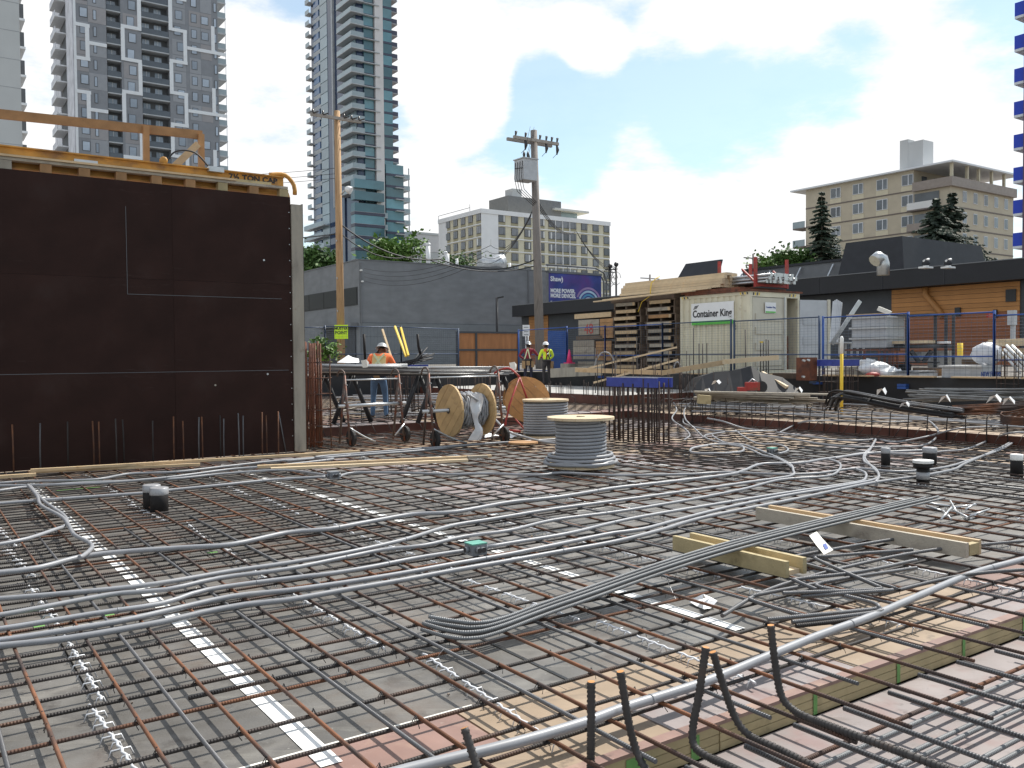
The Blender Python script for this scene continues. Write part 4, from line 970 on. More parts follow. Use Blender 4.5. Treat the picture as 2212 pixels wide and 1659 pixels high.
def small_pole(px, ytop, Y, arm, label, lamp=0):
    b = D(px, 700, Y); b.z = GZ; t = D(px, ytop, Y); root = thing('utility_pole', b, label, 'utility pole'); m = MB(); m.tube([b, t], [.16, .11], 'pole_grey', 8); m.build('shaft', root)
    m = MB(); m.bar(t - ZD * .5 - UD * arm, t - ZD * .5 + UD * arm, .1, .12, 'arm_wood'); m.bar(t - ZD * 1.3 - UD * arm * .8, t - ZD * 1.3 + UD * arm * .8, .1, .12, 'arm_wood'); m.build('crossarm', root)
    if lamp:
        m = MB(); q = t - ZD * 1.6; m.tube([q, q + UD * 1.0 + ZD * .6, q + UD * 2.4 + ZD * .75], .06, 'galv', 6); m.build('lamp_arm', root); m = MB(); m.obox(q + UD * 2.7 + ZD * .75, UD * .35, VD * .12, ZD * .06, 'lamp_white'); m.build('lamp_head', root)
small_pole(1627, 548, 95, 1.5, 'distant utility pole with two crossarms left of the low trees')
small_pole(1404, 593, 110, 1.6, 'distant utility pole with a street lamp arm above the lumber bundle', 1)
b = D(1326, 700, 78); b.z = GZ; root = thing('wire_cluster_pole', b, 'pair of thin dark poles tangled with wire loops beside the billboard', 'utility pole')
for px, yt in ((1318, 575), (1331, 571)):
    m = MB(); t = D(px, yt, 78); q = D(px, 700, 78); q.z = GZ; m.tube([q, t], .09, 'insulator', 7); m.ball(t, .22, 'insulator', 7, 5); m.build('shaft', root)
m = MB(); rnd = random.Random(5)
for k in range(7):
    c_ = D(1322 + rnd.uniform(-9, 10), 590 + rnd.uniform(-8, 18), 77.8); r_ = rnd.uniform(.15, .45); m.tube([c_ + Vector((math.cos(a * .7) * r_, 0, math.sin(a * .7) * r_ * 1.4)) for a in range(9)], .022, 'cable', 4)
m.bar(D(1308, 583, 78), D(1334, 581, 78), .1, .1, 'insulator'); m.build('wire_loop', root)
q = D(1808, 600, 86); root = thing('street_lamp', (q.x, q.y, GZ), 'pale cobra head street lamp in front of the apartment house', 'street lamp')
t = D(1803, 585, 86); m = MB(); m.tube([(q.x, q.y, GZ), t - ZD * 1.0, t], .13, 'galv', 8); m.build('post', root)
m = MB(); e_ = D(1843, 545, 86); m.tube([t - ZD * .8, t + UD * .5 + ZD * .3, e_], .07, 'galv', 7); m.build('lamp_arm', root); m = MB(); m.obox(e_ + UD * .3, UD * .45, VD * .15, ZD * .09, 'lamp_white'); m.build('lamp_head', root)
q = D(1074, 740, 50); root = thing('street_lamp', (q.x, q.y, GZ), 'black right angled lamp post against the grey brick wall', 'street lamp')
m = MB(); t = D(1073, 643, 50); m.tube([(t.x, t.y, GZ), t], .07, 'cable', 8); m.build('post', root); m = MB(); m.bar(t - ZD * .03, D(1088, 641, 50), .12, .08, 'cable'); m.build('lamp_head', root)
q = D(1137, 735, 41); root = thing('parking_sign', (q.x, q.y, GZ), 'white parking notice on a post behind the two standing workers', 'sign')
m = MB(); m.tube([(q.x - .03, q.y, GZ), (q.x - .03, q.y, 2.7)], .03, 'galv', 6); m.tube([(q.x + .08, q.y, GZ), (q.x + .08, q.y, 2.7)], .03, 'galv', 6); m.build('post', root)
for i, y in enumerate((707, 716.5, 723)):
    m = MB(); c_ = D(1136.5, y, 40.9); m.obox(c_, Vector((.165, 0, 0)), Vector((0, .01, 0)), ZD * (.11 if i == 0 else .07), 'sign_white'); pl = m.build('plate', root)
    m = MB(); m.obox(c_ + Vector((0, -.013, .0)), Vector((.11, 0, 0)), Vector((0, .002, 0)), ZD * .012, 'ink'); m.build('printed_line', pl)

# ------------------------------------------------------------------ site fence, hoarding
def fence_panel(a, b, zb, zt, label, mat='fence_blue', group='blue site fence panels'):
    a = Vector(a); b = Vector(b); root = thing('fence_panel', (a + b) / 2 * 1.0 + ZD * (zb - (a.z + b.z) / 2), label, 'fence', group); d = (b - a).normalized()
    A0, A1, B0, B1 = Vector((a.x, a.y, zb)), Vector((a.x, a.y, zt)), Vector((b.x, b.y, zb)), Vector((b.x, b.y, zt))
    for p_, q_ in ((A0, A1), (B0, B1)): m = MB(); m.tube([p_ - ZD * .05, q_ + ZD * .04], .034, mat, 7); m.build('post', root)
    for z in (zb + .1, zb + (zt - zb) * .42, zt): m = MB(); m.tube([Vector((a.x, a.y, z)), Vector((b.x, b.y, z))], .021, mat, 6); m.build('rail', root)
    m = MB(); L = (b - a).length; n = int(L / .13)
    for k in range(1, n): p_ = a.lerp(b, k / n); m.tube([Vector((p_.x, p_.y, zb + .1)), Vector((p_.x, p_.y, zt))], .0028, 'wire', 3, caps=False, uv=False)
    nz_ = int((zt - zb) / .08)
    for k in range(1, nz_): z = zb + .1 + (zt - zb - .1) * k / nz_; m.tube([Vector((a.x, a.y, z)), Vector((b.x, b.y, z))], .0024, 'wire', 3, caps=False, uv=False)
    o = m.build('wire_mesh', root); o['kind'] = 'stuff'
    m = MB()
    for p_ in (A0, B0): m.obox(p_ - ZD * .03, d * .12, d.cross(ZD) * .3, ZD * .03, mat)
    m.build('foot', root)
fpts = [(-60, 33.2), (420, 33.2)]
def zline(px, Y, y): return D(px, y, Y).z
seq = [(640, 32.6, 707.5), (702, 33.0, 707), (866, 34.2, 704.5), (990, 37.4, 713)]
names = ['blue fence panel behind the tall stirrup cage', 'blue fence panel behind the muster sign and bending worker', 'blue fence panel between the bending worker and the plywood hoarding']
for i in range(len(seq) - 1):
    (xa, Ya, ya), (xb, Yb, yb) = seq[i], seq[i + 1]; A, Bq = D(xa, ya, Ya), D(xb, yb, Yb); n = max(1, round((Bq - A).length / 3.0)); 
    for k in range(n):
        p_, q_ = A.lerp(Bq, k / n), A.lerp(Bq, (k + 1) / n); zt = (p_.z + q_.z) / 2; fence_panel(p_ - ZD * (p_.z - 1.0), q_ - ZD * (q_.z - 1.0), zt - 1.8, zt, names[i], 'fence_dark', 'blue site fence panels on the far left run' if n > 1 else 'blue site fence panels')
seq = [(1120, 713), (1224, 708), (1307, 707), (1431, 700), (1579, 692), (1586, 693), (1770, 686), (1778, 686), (1962, 677), (2148, 680), (2330, 676)]
names = ['blue fence panel behind the workers by the orange piers', 'blue fence panel in front of the crates with the red mark', 'blue fence panel in front of the taller pallet column', 'blue fence panel ending at the container sign corner', None, 'blue fence panel across the cream container door', None, 'blue fence panel by the leaning steel studs and grey bins', 'blue fence panel in front of the work rack', 'blue fence panel by the white sack and the meter box']
for i in range(len(seq) - 1):
    if names[i] is None: continue
    def fp(px, y):
        k = (px - IW / 2) / FPX; Y = 21.55 / (k * CT + ST); return D(px, y, Y)
    if i == 0: A, Bq = D(1120, 713, 38.6), fp(1224, 708)
    else: A, Bq = fp(*seq[i]), fp(*seq[i + 1])
    zt = (A.z + Bq.z) / 2; fence_panel(A - ZD * (A.z - 1), Bq - ZD * (Bq.z - 1), zt - 1.83, zt, names[i], 'fence_blue' if i > 5 or i < 3 else 'fence_dark')
A, Bq = D(988, 718, 37.6), D(1119, 718, 39.4); hd = thing('hoarding', Vector(((A.x + Bq.x) / 2, (A.y + Bq.y) / 2, GZ)), 'reddish plywood hoarding gate set in a grey frame below the brick wall', 'hoarding')
d = (Bq - A); 
for (f0, f1) in ((0.0, .29), (.315, 1.0)):
    for (z0, z1) in ((GZ + .02, 1.9), (1.98, 2.66)):
        m = MB(); p_, q_ = A + d * f0, A + d * f1; p_.z = q_.z = (z0 + z1) / 2; m.bar(p_, q_, .03, z1 - z0, 'hoard_ply'); m.build('plywood_panel', hd)
for f in (-.008, .30, 1.008): m = MB(); p_ = A + d * f + Vector((0, -.04, 0)); m.bar(Vector((p_.x, p_.y, GZ)), Vector((p_.x, p_.y, 2.72)), .09, .09, 'slate_wall', X1); m.build('frame_post', hd)
for z in (1.94, 2.70): m = MB(); p_, q_ = A + Vector((0, -.05, 0)), Bq + Vector((0, -.05, 0)); p_.z = q_.z = z; m.bar(p_, q_, .06, .07, 'slate_wall'); m.build('frame_rail', hd)
m = MB(); p_ = D(1205, 745, 36.8); m.obox(Vector((p_.x, p_.y, 1.85)), X1 * .42, Vector((0, .04, 0)), ZD * .85, 'fence_blue'); tag(m.build('blue_door_panel'), 'flat blue panel on the fence beside the orange pier', 'panel')
q = D(1230, 780, 34.4); root = thing('traffic_cone', q, 'pink red traffic cone standing on a ledge by the crates', 'traffic cone'); zc = zline(1230, 34.4, 783); m = MB(); m.lathe(Vector((q.x, q.y, zc)), Vector((q.x, q.y, zc + .50)), [(0, .12), (1, .025)], 'cone_pink', 12); m.build('cone_body', root); m = MB(); m.obox(Vector((q.x, q.y, zc - .02)), UD * .16, VD * .16, ZD * .02, 'cone_pink'); m.build('base', root)
m = MB(); m.obox(Vector((q.x, q.y, (zc - .04 + GZ) / 2)), UD * .25, VD * .25, ZD * ((zc - .04 - GZ) / 2), 'old_wood'); tag(m.build('wooden_stand'), 'small grey timber stand under the pink traffic cone', 'stand')

# ------------------------------------------------------------------ container
KU, KV, KZ = 21.9, 18.4, GZ + .02
ct = thing('shipping_container', S(KU + 1.2, KV + 1.5, KZ), 'cream steel storage container with a rental sign and one door leaf open', 'container')
LW, LL, HH = 2.44, 2.99, 2.59
def cpart(name, *bx, parent=None):
    mb = MB()
    for (a, b, c, d_, e, f, mt) in bx: mb.ubox(KU + a, KU + b, KV + c, KV + d_, KZ + e, KZ + f, mt)
    return mb.build(name, parent or ct)
m = MB()                                        # corrugated side facing the fence
nc = 11; pts = []
for i in range(nc):
    a = .12 + (LL - .24) * i / nc; w = (LL - .24) / nc
    pts += [(a, .0), (a + w * .42, .0), (a + w * .55, .036), (a + w * .87, .036)]
pts.append((LL - .12, 0.))
for (v0, o0), (v1, o1) in zip(pts[:-1], pts[1:]): m.poly([S(KU + o0, KV + v0, KZ + .12), S(KU + o0, KV + v1 if False else KV + v1, KZ + .12) if False else S(KU + o1, KV + v1, KZ + .12), S(KU + o1, KV + v1, KZ + HH - .1), S(KU + o0, KV + v0, KZ + HH - .1)], 'cream_paint')
m.build('side_wall', ct)
cpart('frame', (-.02, .10, -.0, .12, 0, HH, 'cream_paint'), (-.02, .10, LL - .12, LL, 0, HH, 'cream_paint'), (LW - .1, LW, 0, .12, 0, HH, 'cream_paint'), (-.02, .1, .12, LL - .12, HH - .1, HH, 'cream_paint'), (-.02, .1, .12, LL - .12, 0, .12, 'cream_paint'),
      (.1, LW - .1, 0, .1, HH - .16, HH, 'cream_paint'), (.1, LW - .1, 0, .1, 0, .1, 'cream_paint'))
cpart('shell', (.10, LW - .1, LL - .1, LL - .04, .1, HH - .1, 'cream_paint'), (LW - .08, LW - .02, .12, LL - .1, .1, HH - .1, 'cream_paint'), (.06, LW - .02, .1, LL - .04, .02, .09, 'wood_brown'))
cpart('roof', (.0, LW - .02, .12, LL - .12, HH - .06, HH + .0, 'cream_paint'))
cpart('contents', (1.85, 2.1, .4, 1.4, .1, 1.9, 'dark_inside'), (1.95, 2.25, .3, .7, .1, 1.2, 'rust_plate'))
dz = cpart('door', (.12, 1.70, .004, .06, .12, HH - .18, 'cream_door'))
for z in (.25, .75, 1.25, 1.68): cpart('door_rib', (.24, 1.52, -.03, .003, z, z + .22, 'cream_door'), parent=dz)
cpart('locking_bar', (1.60, 1.64, -.06, -.032, .1, HH - .14, 'galv'), parent=dz); cpart('locking_bar', (.30, .33, -.06, -.032, .1, .2, 'galv'), parent=dz)
sg_ = cpart('door_sign', (.66, 1.18, -.05, -.034, 1.92, 2.26, 'sign_white'), parent=dz)
cpart('inner_leaf_frame', (1.715, 1.80, .01, .08, .1, HH - .16, 'cream_door'))
# the other leaf stands open, swung out to the right
hinge = S(KU + LW - .02, KV + .0, KZ); od = (UD * .96 - VD * .25).normalized(); on = od.cross(ZD)
m = MB(); m.obox(hinge + od * .60 + ZD * (.12 + 1.14), od * .60, on * .025, ZD * 1.13, 'door_grey'); ol = m.build('door', ct); ol['label'] = 'open pale grey door leaf'
for z in (.4, 1.05, 1.7): m = MB(); m.obox(hinge + od * .6 + ZD * z + on * .035, od * .48, on * .010, ZD * .13, 'door_grey'); m.build('door_rib', ol)
m = MB(); m.obox(hinge + od * 1.16 + ZD * 1.26 + on * .045, od * .05, on * .02, ZD * 1.15, 'cream_door'); m.build('door_edge', ol)
sd_ = cpart('rental_sign', (-.055, -.04, .62, 2.45, 1.62, 2.32, 'sign_white'))
m = MB(); m.ubox(KU - .060, KU - .042, KV + .64, KV + 2.43, KZ + 1.60, KZ + 1.73, 'sign_green'); m.build('sign_stripe', sd_)
text_part('Container King', .33, S(KU - .062, KV + 2.38, KZ + 1.86), -VD, ZD, 'ink', sd_, bold=.006, width=1.68)
m = MB()
for k in range(4): m.poly([S(KU - .06, KV + 2.36 - .02 * k, KZ + 2.12 + .03 * k), S(KU - .06, KV + 2.20 - .03 * k, KZ + 2.15 + .03 * k), S(KU - .06, KV + 2.19 - .03 * k, KZ + 2.17 + .03 * k), S(KU - .06, KV + 2.35 - .02 * k, KZ + 2.14 + .03 * k)], 'ink')
m.build('sign_emblem', sd_)
text_part('Container King', .085, S(KU + .69, KV - .054, KZ + 2.08), UD, ZD, 'ink_blue', sg_, width=.46); m = MB(); m.ubox(KU + .68, KU + 1.16, KV - .056, KV - .05, KZ + 1.93, KZ + 1.975, 'sign_green'); m.build('sign_stripe', sg_)
m = MB()
for k in range(4):
    for (a, nrm) in ((KV + .06 + k * .09, 0), (KV + 2.6 + k * .08, 0)): m.poly([S(KU - .024, a, KZ + HH - .09), S(KU - .024, a + .05, KZ + HH - .09), S(KU - .024, a + .07, KZ + HH - .02), S(KU - .024, a + .02, KZ + HH - .02)], 'hazard' if k % 2 else 'ink')
    for a in (KU + .12 + k * .09, KU + 1.9 + k * .09): m.poly([S(a, KV - .004, KZ + HH - .12), S(a + .05, KV - .004, KZ + HH - .12), S(a + .07, KV - .004, KZ + HH - .03), S(a + .02, KV - .004, KZ + HH - .03)], 'hazard' if k % 2 else 'ink')
m.build('hazard_stripes', ct)
m = MB(); m.poly([S(KU + .44, KV - .004, KZ + 1.02), S(KU + .64, KV - .004, KZ + 1.02), S(KU + .54, KV - .004, KZ + .82)], 'hazard'); m.build('warning_triangle', dz)
text_part('45 G1', .07, S(KU - .02, KV + .55, KZ + 1.4), ZD, VD, 'ink', ct, name='side_number'); 
m = MB(); m.ubox(KU - .1, KU + LW + .1, KV - .05, KV + LL - .3, KZ + HH + .005, KZ + HH + .06, 'rust_plate'); m.ubox(KU - .1, KU + LW - .2, KV + .4, KV + LL - .1, KZ + HH + .065, KZ + HH + .16, 'rust_plate'); tag(m.build('plywood_cover'), 'rust brown sheets lying on the roof of the container', 'sheet')
# red rack with bright steel shores on the roof
zr = KZ + HH + .17; rk = thing('storage_rack', S(KU + 1.6, KV + .8, zr), 'red steel rack on the container roof', 'rack')
for (a, b) in ((.55, .25), (.55, 1.75), (2.1, .25), (2.1, 1.75)): m = MB(); m.bar(S(KU + a, KV + b, zr), S(KU + a, KV + b, zr + .95), .085, .085, 'red_paint', UD); m.build('post', rk)
for b in (.25, 1.75): m = MB(); m.bar(S(KU + .55, KV + b, zr + .07), S(KU + 2.1, KV + b, zr + .07), .07, .09, 'red_paint'); m.build('beam', rk)
for a in (.55, 2.1): m = MB(); m.bar(S(KU + a, KV + .29, zr + .18), S(KU + a, KV + .8, zr + .62), .05, .05, 'red_paint'); m.build('brace', rk)
n = 0
for row in range(3):
    for k in range(11):
        m = MB(); u = KU + .7 + k * .125; z = zr + .17 + row * .10; v = KV - .15 + random.uniform(-.1, .1); m.tube([S(u, v, z), S(u, v + 2.6, z)], .042, 'galv', 7); m.obox(S(u, v - .01, z), UD * .06, VD * .008, ZD * .06, 'galv')
        tag(m.build('steel_shore'), 'bright steel shore lying in the red rack on the container', 'steel prop', 'steel shores in the red rack')

# ------------------------------------------------------------------ pallets, crates and the lumber on them
def pallet(u0, u1, v0, v1, z, h, label, face='wood_grey', dark=False, group='stacked timber pallets'):
    root = thing('pallet', S((u0 + u1) / 2, (v0 + v1) / 2, z), label, 'pallet', group); W_ = v1 - v0
    n = 6
    for k in range(n): a = u0 + (u1 - u0) * k / n; m = MB(); m.ubox(a + .01, a + (u1 - u0) / n - .03, v0, v1, z + h - .03, z + h - .004, 'pallet_dark'); m.build('deck_board', root)
    for f in (.02, .5, .98):
        c = v0 + W_ * f; m = MB(); m.ubox(u0 + .05, u1, c - .05 if f > .02 else v0 + .02, c + .05 if f < .98 else v1 - .02, z + .002, z + h - .032, 'pallet_dark'); m.build('runner', root)
    j = random.uniform(.0, .12); m = MB(); m.ubox(u0 - .05, u0 + .04, v0 + .15 + j, v1 - .25 + j * .6, z + h * .42, z + h - .034, face); m.build('end_board', root)
    m = MB(); m.ubox(u0 - .055, u0 - .02, v0 + .10 + j, v0 + .20 + j, z + h * .40, z + h - .036, 'wood'); m.build('cleat', root)
    return root
ords = ['topmost', 'second', 'third', 'fourth', 'fifth', 'sixth', 'seventh', 'eighth', 'ninth', 'tenth']
for ci, (v0, v1) in enumerate(((21.75, 23.25), (23.5, 25.0))):
    z = GZ + .05; H = .255
    for k in range(10):
        pallet(22.0 + random.uniform(-.05, .05), 23.2, v0 + random.uniform(-.06, .06), v1 + random.uniform(-.06, .06), z + k * H, H, '%s timber pallet down in the %s' % (ords[9 - k], ('column beside the container', 'column beside the red marked crates')[ci]), random.choice(['wood_grey', 'wood_grey', 'wood', 'wood_brown']))
def crate(v0, v1, z0, z1, label, mat='wood_grey', u0=22.1, d=1.0, boards=3):
    root = thing('crate', S(u0 + d / 2, (v0 + v1) / 2, z0), label, 'crate'); m = MB(); m.ubox(u0 + .03, u0 + d, v0 + .02, v1 - .02, z0 + .01, z1 - .01, 'pallet_dark'); m.build('body', root)
    for k in range(boards): a = z0 + (z1 - z0) * k / boards; m = MB(); m.ubox(u0, u0 + .028, v0, v1, a + .006, a + (z1 - z0) / boards - .006, mat); m.build('board', root)
    return root
crate(25.6, 27.2, 1.05, 1.42, 'lowest grey crate in the pile with the red mark'); crate(26.2, 27.5, 1.5, 2.25, 'tall boxed crate with a pale face in the pile', 'wood_grey'); crate(25.2, 26.1, 1.45, 2.2, 'narrow slatted crate next to the pallet columns', 'wood_brown', boards=6)
c48 = crate(25.9, 27.15, 2.45, 3.05, 'pale crate with red sprayed numbers', 'wood_grey'); crate(25.1, 25.85, 2.3, 3.05, 'brown crate squeezed between the red numbered crate and the pallets', 'wood_brown', boards=5); crate(25.2, 27.4, 3.1, 3.3, 'long top board crate over the red numbers', 'wood', boards=1)
crate(25.7, 27.3, 2.27, 2.42, 'thin dark pallet under the red numbered crate', 'pallet_dark', boards=1)
text_part('48', .55, S(22.09, 26.78, 2.5), -VD, ZD, 'ink_red', c48, name='sprayed_number', ext=.002)
lb = thing('lumber_bundle', S(22.6, 22.4, 3.62), 'pale sawn lumber bundle strapped on top of the pallets and container', 'lumber bundle')
for r_ in range(5):
    n = 9 if r_ < 3 else 7 - (r_ - 3) * 2
    for k in range(n):
        u = 22.05 + k * .14 + (.10 if r_ >= 3 else 0) * (r_ - 2); v0 = 19.75 + random.uniform(-.08, .08); m = MB(); m.ubox(u, u + .134, v0, v0 + 4.9, 3.84 + r_ * .098, 3.84 + r_ * .098 + .093, 'wood_pale'); m.build('plank', lb)
for k in range(2): m = MB(); m.bar(S(21.75 - k * .2, 19.95 + k * .5, 3.80 - k * .05), S(21.75 - k * .2, 25.2 + k * .3, 3.72 - k * .05), .16, .04, 'wood_pale'); m.build('plank', lb)
m = MB(); m.tube([S(21.92, 22.9, 3.72), S(21.98, 22.9, 4.2), S(22.2, 22.9, 4.36), S(22.35, 22.85, 4.45)], .018, 'hazard', 5); m.tube([S(21.94, 22.9, 3.75), S(21.9, 23.3, 3.55), S(21.9, 23.5, 3.2)], .014, 'hazard', 5); m.build('strap', lb)
m = MB(); m.ubox(22.0, 23.2, 21.8, 25.1, GZ + .05 + 2.55 + .004, 3.83, 'pallet_dark'); tag(m.build('bearer_timbers'), 'dark bearer timbers between the pallets and the lumber bundle', 'timber')

# ------------------------------------------------------------------ formwork wall with its lifting beam and guard rail
WV, WU0, WU1, WZ = 14.4, -4.5, 5.48, 4.34
fw = thing('formwork_wall', S(1, WV + .2, 0), 'tall dark brown wall form rising beside the deck', 'formwork')
def fpart(name, *bx, parent=None):
    mb = MB()
    for b in bx: mb.ubox(*b)
    return mb.build(name, parent or fw)
hs = [0.03, 1.42, 2.86, WZ]                      # film faced sheets, with thin joints
us = [WU1, 3.55, 1.11, -1.33, -3.77, WU0]
for j in range(3):
    for i in range(len(us) - 1):
        fpart('form_sheet', (us[i + 1] + .0015, us[i] - .0015, WV + random.uniform(-.0015, .0015), WV + .02, hs[j] + .0015, hs[j + 1] - .0015, 'form_brown'))
fpart('form_core', (WU0, WU1, WV + .021, WV + .05, .03, WZ - .01, 'trim_dark'))
fpart('end_post', (WU1 + .004, WU1 + .20, WV - .03, WV + .12, .02, WZ - .12, 'old_wood'))
fpart('end_joint', (WU1 + .20, WU1 + .215, WV - .01, WV + .1, .02, WZ - .1, 'trim_dark'))
for k in range(20):
    u = WU0 + .1 + k * .55 * .93
    if u < WU1 - .1: fpart('stud', (u, u + .15, WV + .055, WV + .20, .1, WZ + .135, random.choice(['wood_brown', 'wood_olive', 'wood_grey'])))
for z in (.6, 2.0, 3.4): fpart('waler', (WU0, WU1, WV + .205, WV + .30, z, z + .16, 'yellow_steel'))
fpart('top_plank', (WU0, WU1 - .02, WV + .05, WV + .20, WZ + .140, WZ + .18, 'wood_grey')); fpart('top_plank', (WU0, WU1 - .3, WV + .07, WV + .24, WZ + .184, WZ + .225, 'wood_olive')); fpart('top_plank', (WU0 + .0, WU1 - .9, WV + .02, WV + .14, WZ + .184, WZ + .215, 'wood'))
lbm = fpart('lifting_beam', (WU0, WU1 - .02, WV + .26, WV + .28, WZ + .08, WZ + .36, 'yellow_steel'), (WU0, WU1 - .02, WV + .21, WV + .38, WZ + .36, WZ + .38, 'yellow_steel'), (WU0, WU1 - .02, WV + .21, WV + .38, WZ + .055, WZ + .078, 'yellow_steel'))
text_part('7\u00bd TON CAP', .12, S(WU1 - .95, WV + .256, WZ + .255), UD, ZD, 'ink', lbm, bold=.004, width=.82)
m = MB(); m.tube(spline([S(WU1 - .25, WV + .3, WZ + .40), S(WU1 + .02, WV + .28, WZ + .42), S(WU1 + .17, WV + .27, WZ + .26), S(WU1 + .18, WV + .26, WZ + .10)], .06), .038, 'yellow_steel', 8); m.tube(spline([S(WU1 - .1, WV + .3, WZ + .22), S(WU1 + .05, WV + .28, WZ + .10), S(WU1 + .07, WV + .28, WZ - .1)], .06), .035, 'yellow_steel', 8); m.build('lifting_hook', fw)
m = MB(); m.tube(spline([S(3.55, WV + .3, WZ + .4), S(3.7, WV + .3, WZ + .6), S(4.0, WV + .3, WZ + .62), S(4.25, WV + .3, WZ + .38)], .05), .014, 'cable', 6); m.ball(S(3.5, WV + .25, WZ + .42), .07, 'yellow_steel', 8, 5, (1, .5, 1)); m.build('lifting_sling', fw)
m = MB(); m.obox(S(2.35, WV + .12, WZ + .24), UD * .16, VD * .06, ZD * .02, 'galv'); m.obox(S(4.3, WV + .2, WZ + .36), UD * .12, VD * .06, ZD * .04, 'galv'); m.build('clamp_plate', fw)
for i, (px, py) in enumerate(((570, 562), (578, 808), (465, 832))):
    q = P(px, py, 0); 
    d = ray(px, py); t_ = (WV + .0) ; den_ = (-d.x * ST + d.y * CT); q = Vector((0, 0, EYE)) + d * (WV / den_); m = MB(); m.tube([q - VD * .008, q + VD * .01], .017, 'galv' if i < 2 else 'old_wood', 8); m.build('tie_hole', fw)
m = MB()
for k in range(15): z = .3 + k * .27; m.tube([S(WU1 - .03, WV - .006, z), S(WU1 - .03, WV + .01, z)], .008, 'galv', 6)
m.build('nail_heads', fw)
m = MB()
for u0, u1, z0, z1 in ((2.87, 2.878, 2.62, 3.95), (2.87, 5.3, 2.615, 2.623), (-3, 5.4, 1.415, 1.423), (.88, .886, .5, 1.42)): m.poly([S(u0, WV - .004, z0), S(u1, WV - .004, z0), S(u1, WV - .004, z1), S(u0, WV - .004, z1)], 't_recess')
m.build('chalk_line', fw)
gr = thing('guard_rail', S(2, WV + .75, WZ), 'rough timber guard rail standing above the dark wall form', 'guard rail')
def wp(px, py, v):                              # the point of the plane v seen at that pixel
    d = ray(px, py); return Vector((0, 0, EYE)) + d * (v / (-d.x * ST + d.y * CT))
m = MB(); m.bar(wp(-60, 240, WV + .7), wp(437, 292, WV + .7), .04, .14, 'wood_brown'); m.build('top_rail', gr)
for px, y0, y1 in ((315, 272, 372), (434, 290, 383)):
    m = MB(); a, b = wp(px, y0, WV + .66), wp(px + 1, y1, WV + .66); b.z = 4.3; m.bar(a, b, .09, .09, 'wood_brown', UD); m.build('post', gr)
m = MB(); m.bar(wp(368, 368, WV + .6), wp(428, 311, WV + .6), .04, .11, 'wood'); m.build('brace', gr); m = MB(); m.bar(wp(352, 364, WV + .6), wp(372, 366, WV + .6), .05, .1, 'wood'); m.build('block', gr)
# starter bars standing before the wall
xs = [(29, 1003), (87, 1000), (147, 1000), (203, 997), (215, 995), (252, 997), (268, 995), (376, 990), (397, 988), (430, 986), (438, 985), (477, 984), (484, 984), (517, 982), (526, 982), (567, 980), (577, 978), (602, 976), (331, 990)]
for i, (px, yb) in enumerate(xs):
    q = wp(px, 990, WV - .12 - .05 * (i % 2)); b_ = Vector((q.x, q.y, .02)); L = .62 + .1 * random.random(); m = MB(); m.tube([b_, b_ + ZD * L * .5, b_ + ZD * L + UD * random.uniform(-.01, .01)], .011, random.choice(['dark_bar', 'steel_bar', 'rust']), 6)
    tag(m.build('starter_bar'), 'short upright starter bar in the row before the dark wall form', 'rebar', 'starter bars before the wall form')
m = MB(); b_ = P(618, 978, .02); m.tube([b_, P(609, 918, .0) * 0 + b_ + ZD * .7 - UD * .12], .011, 'steel_bar', 6); tag(m.build('starter_bar'), 'tilted starter bar at the corner post of the dark wall form', 'rebar')

# ------------------------------------------------------------------ cages of column dowels and their blue templates
def cage(cx, cy, wu, wv, zb, zt, nu, nv, label, mat='rust_far', rr=.0125, ties=True, ragged=.12):
    root = thing('column_cage', S(cx, cy, zb), label, 'rebar cage'); pts = []
    for k in range(nu): pts += [(-wu / 2 + wu * k / (nu - 1), -wv / 2), (-wu / 2 + wu * k / (nu - 1), wv / 2)]
    for k in range(1, nv - 1): pts += [(-wu / 2, -wv / 2 + wv * k / (nv - 1)), (wu / 2, -wv / 2 + wv * k / (nv - 1))]
    for (a, b) in pts:
        a += random.uniform(-.015, .015); b += random.uniform(-.015, .015); m = MB(); m.tube([S(cx + a, cy + b, zb), S(cx + a + random.uniform(-.01, .01), cy + b, (zb + zt) / 2), S(cx + a + random.uniform(-.012, .012), cy + b, zt - random.uniform(0, ragged))], rr, mat, 6); m.build('rebar', root)
    if ties:
        n = int((zt - zb) / .28)
        for k in range(n):
            z = zb + .12 + k * .28; m = MB(); a, b = wu / 2 + .015, wv / 2 + .015; m.tube([S(cx - a - .06, cy - b, z), S(cx + a, cy - b, z + .01), S(cx + a, cy + b, z), S(cx - a, cy + b, z + .01), S(cx - a, cy - b - .05, z)], .007, mat, 5); m.build('tie', root)
    return root
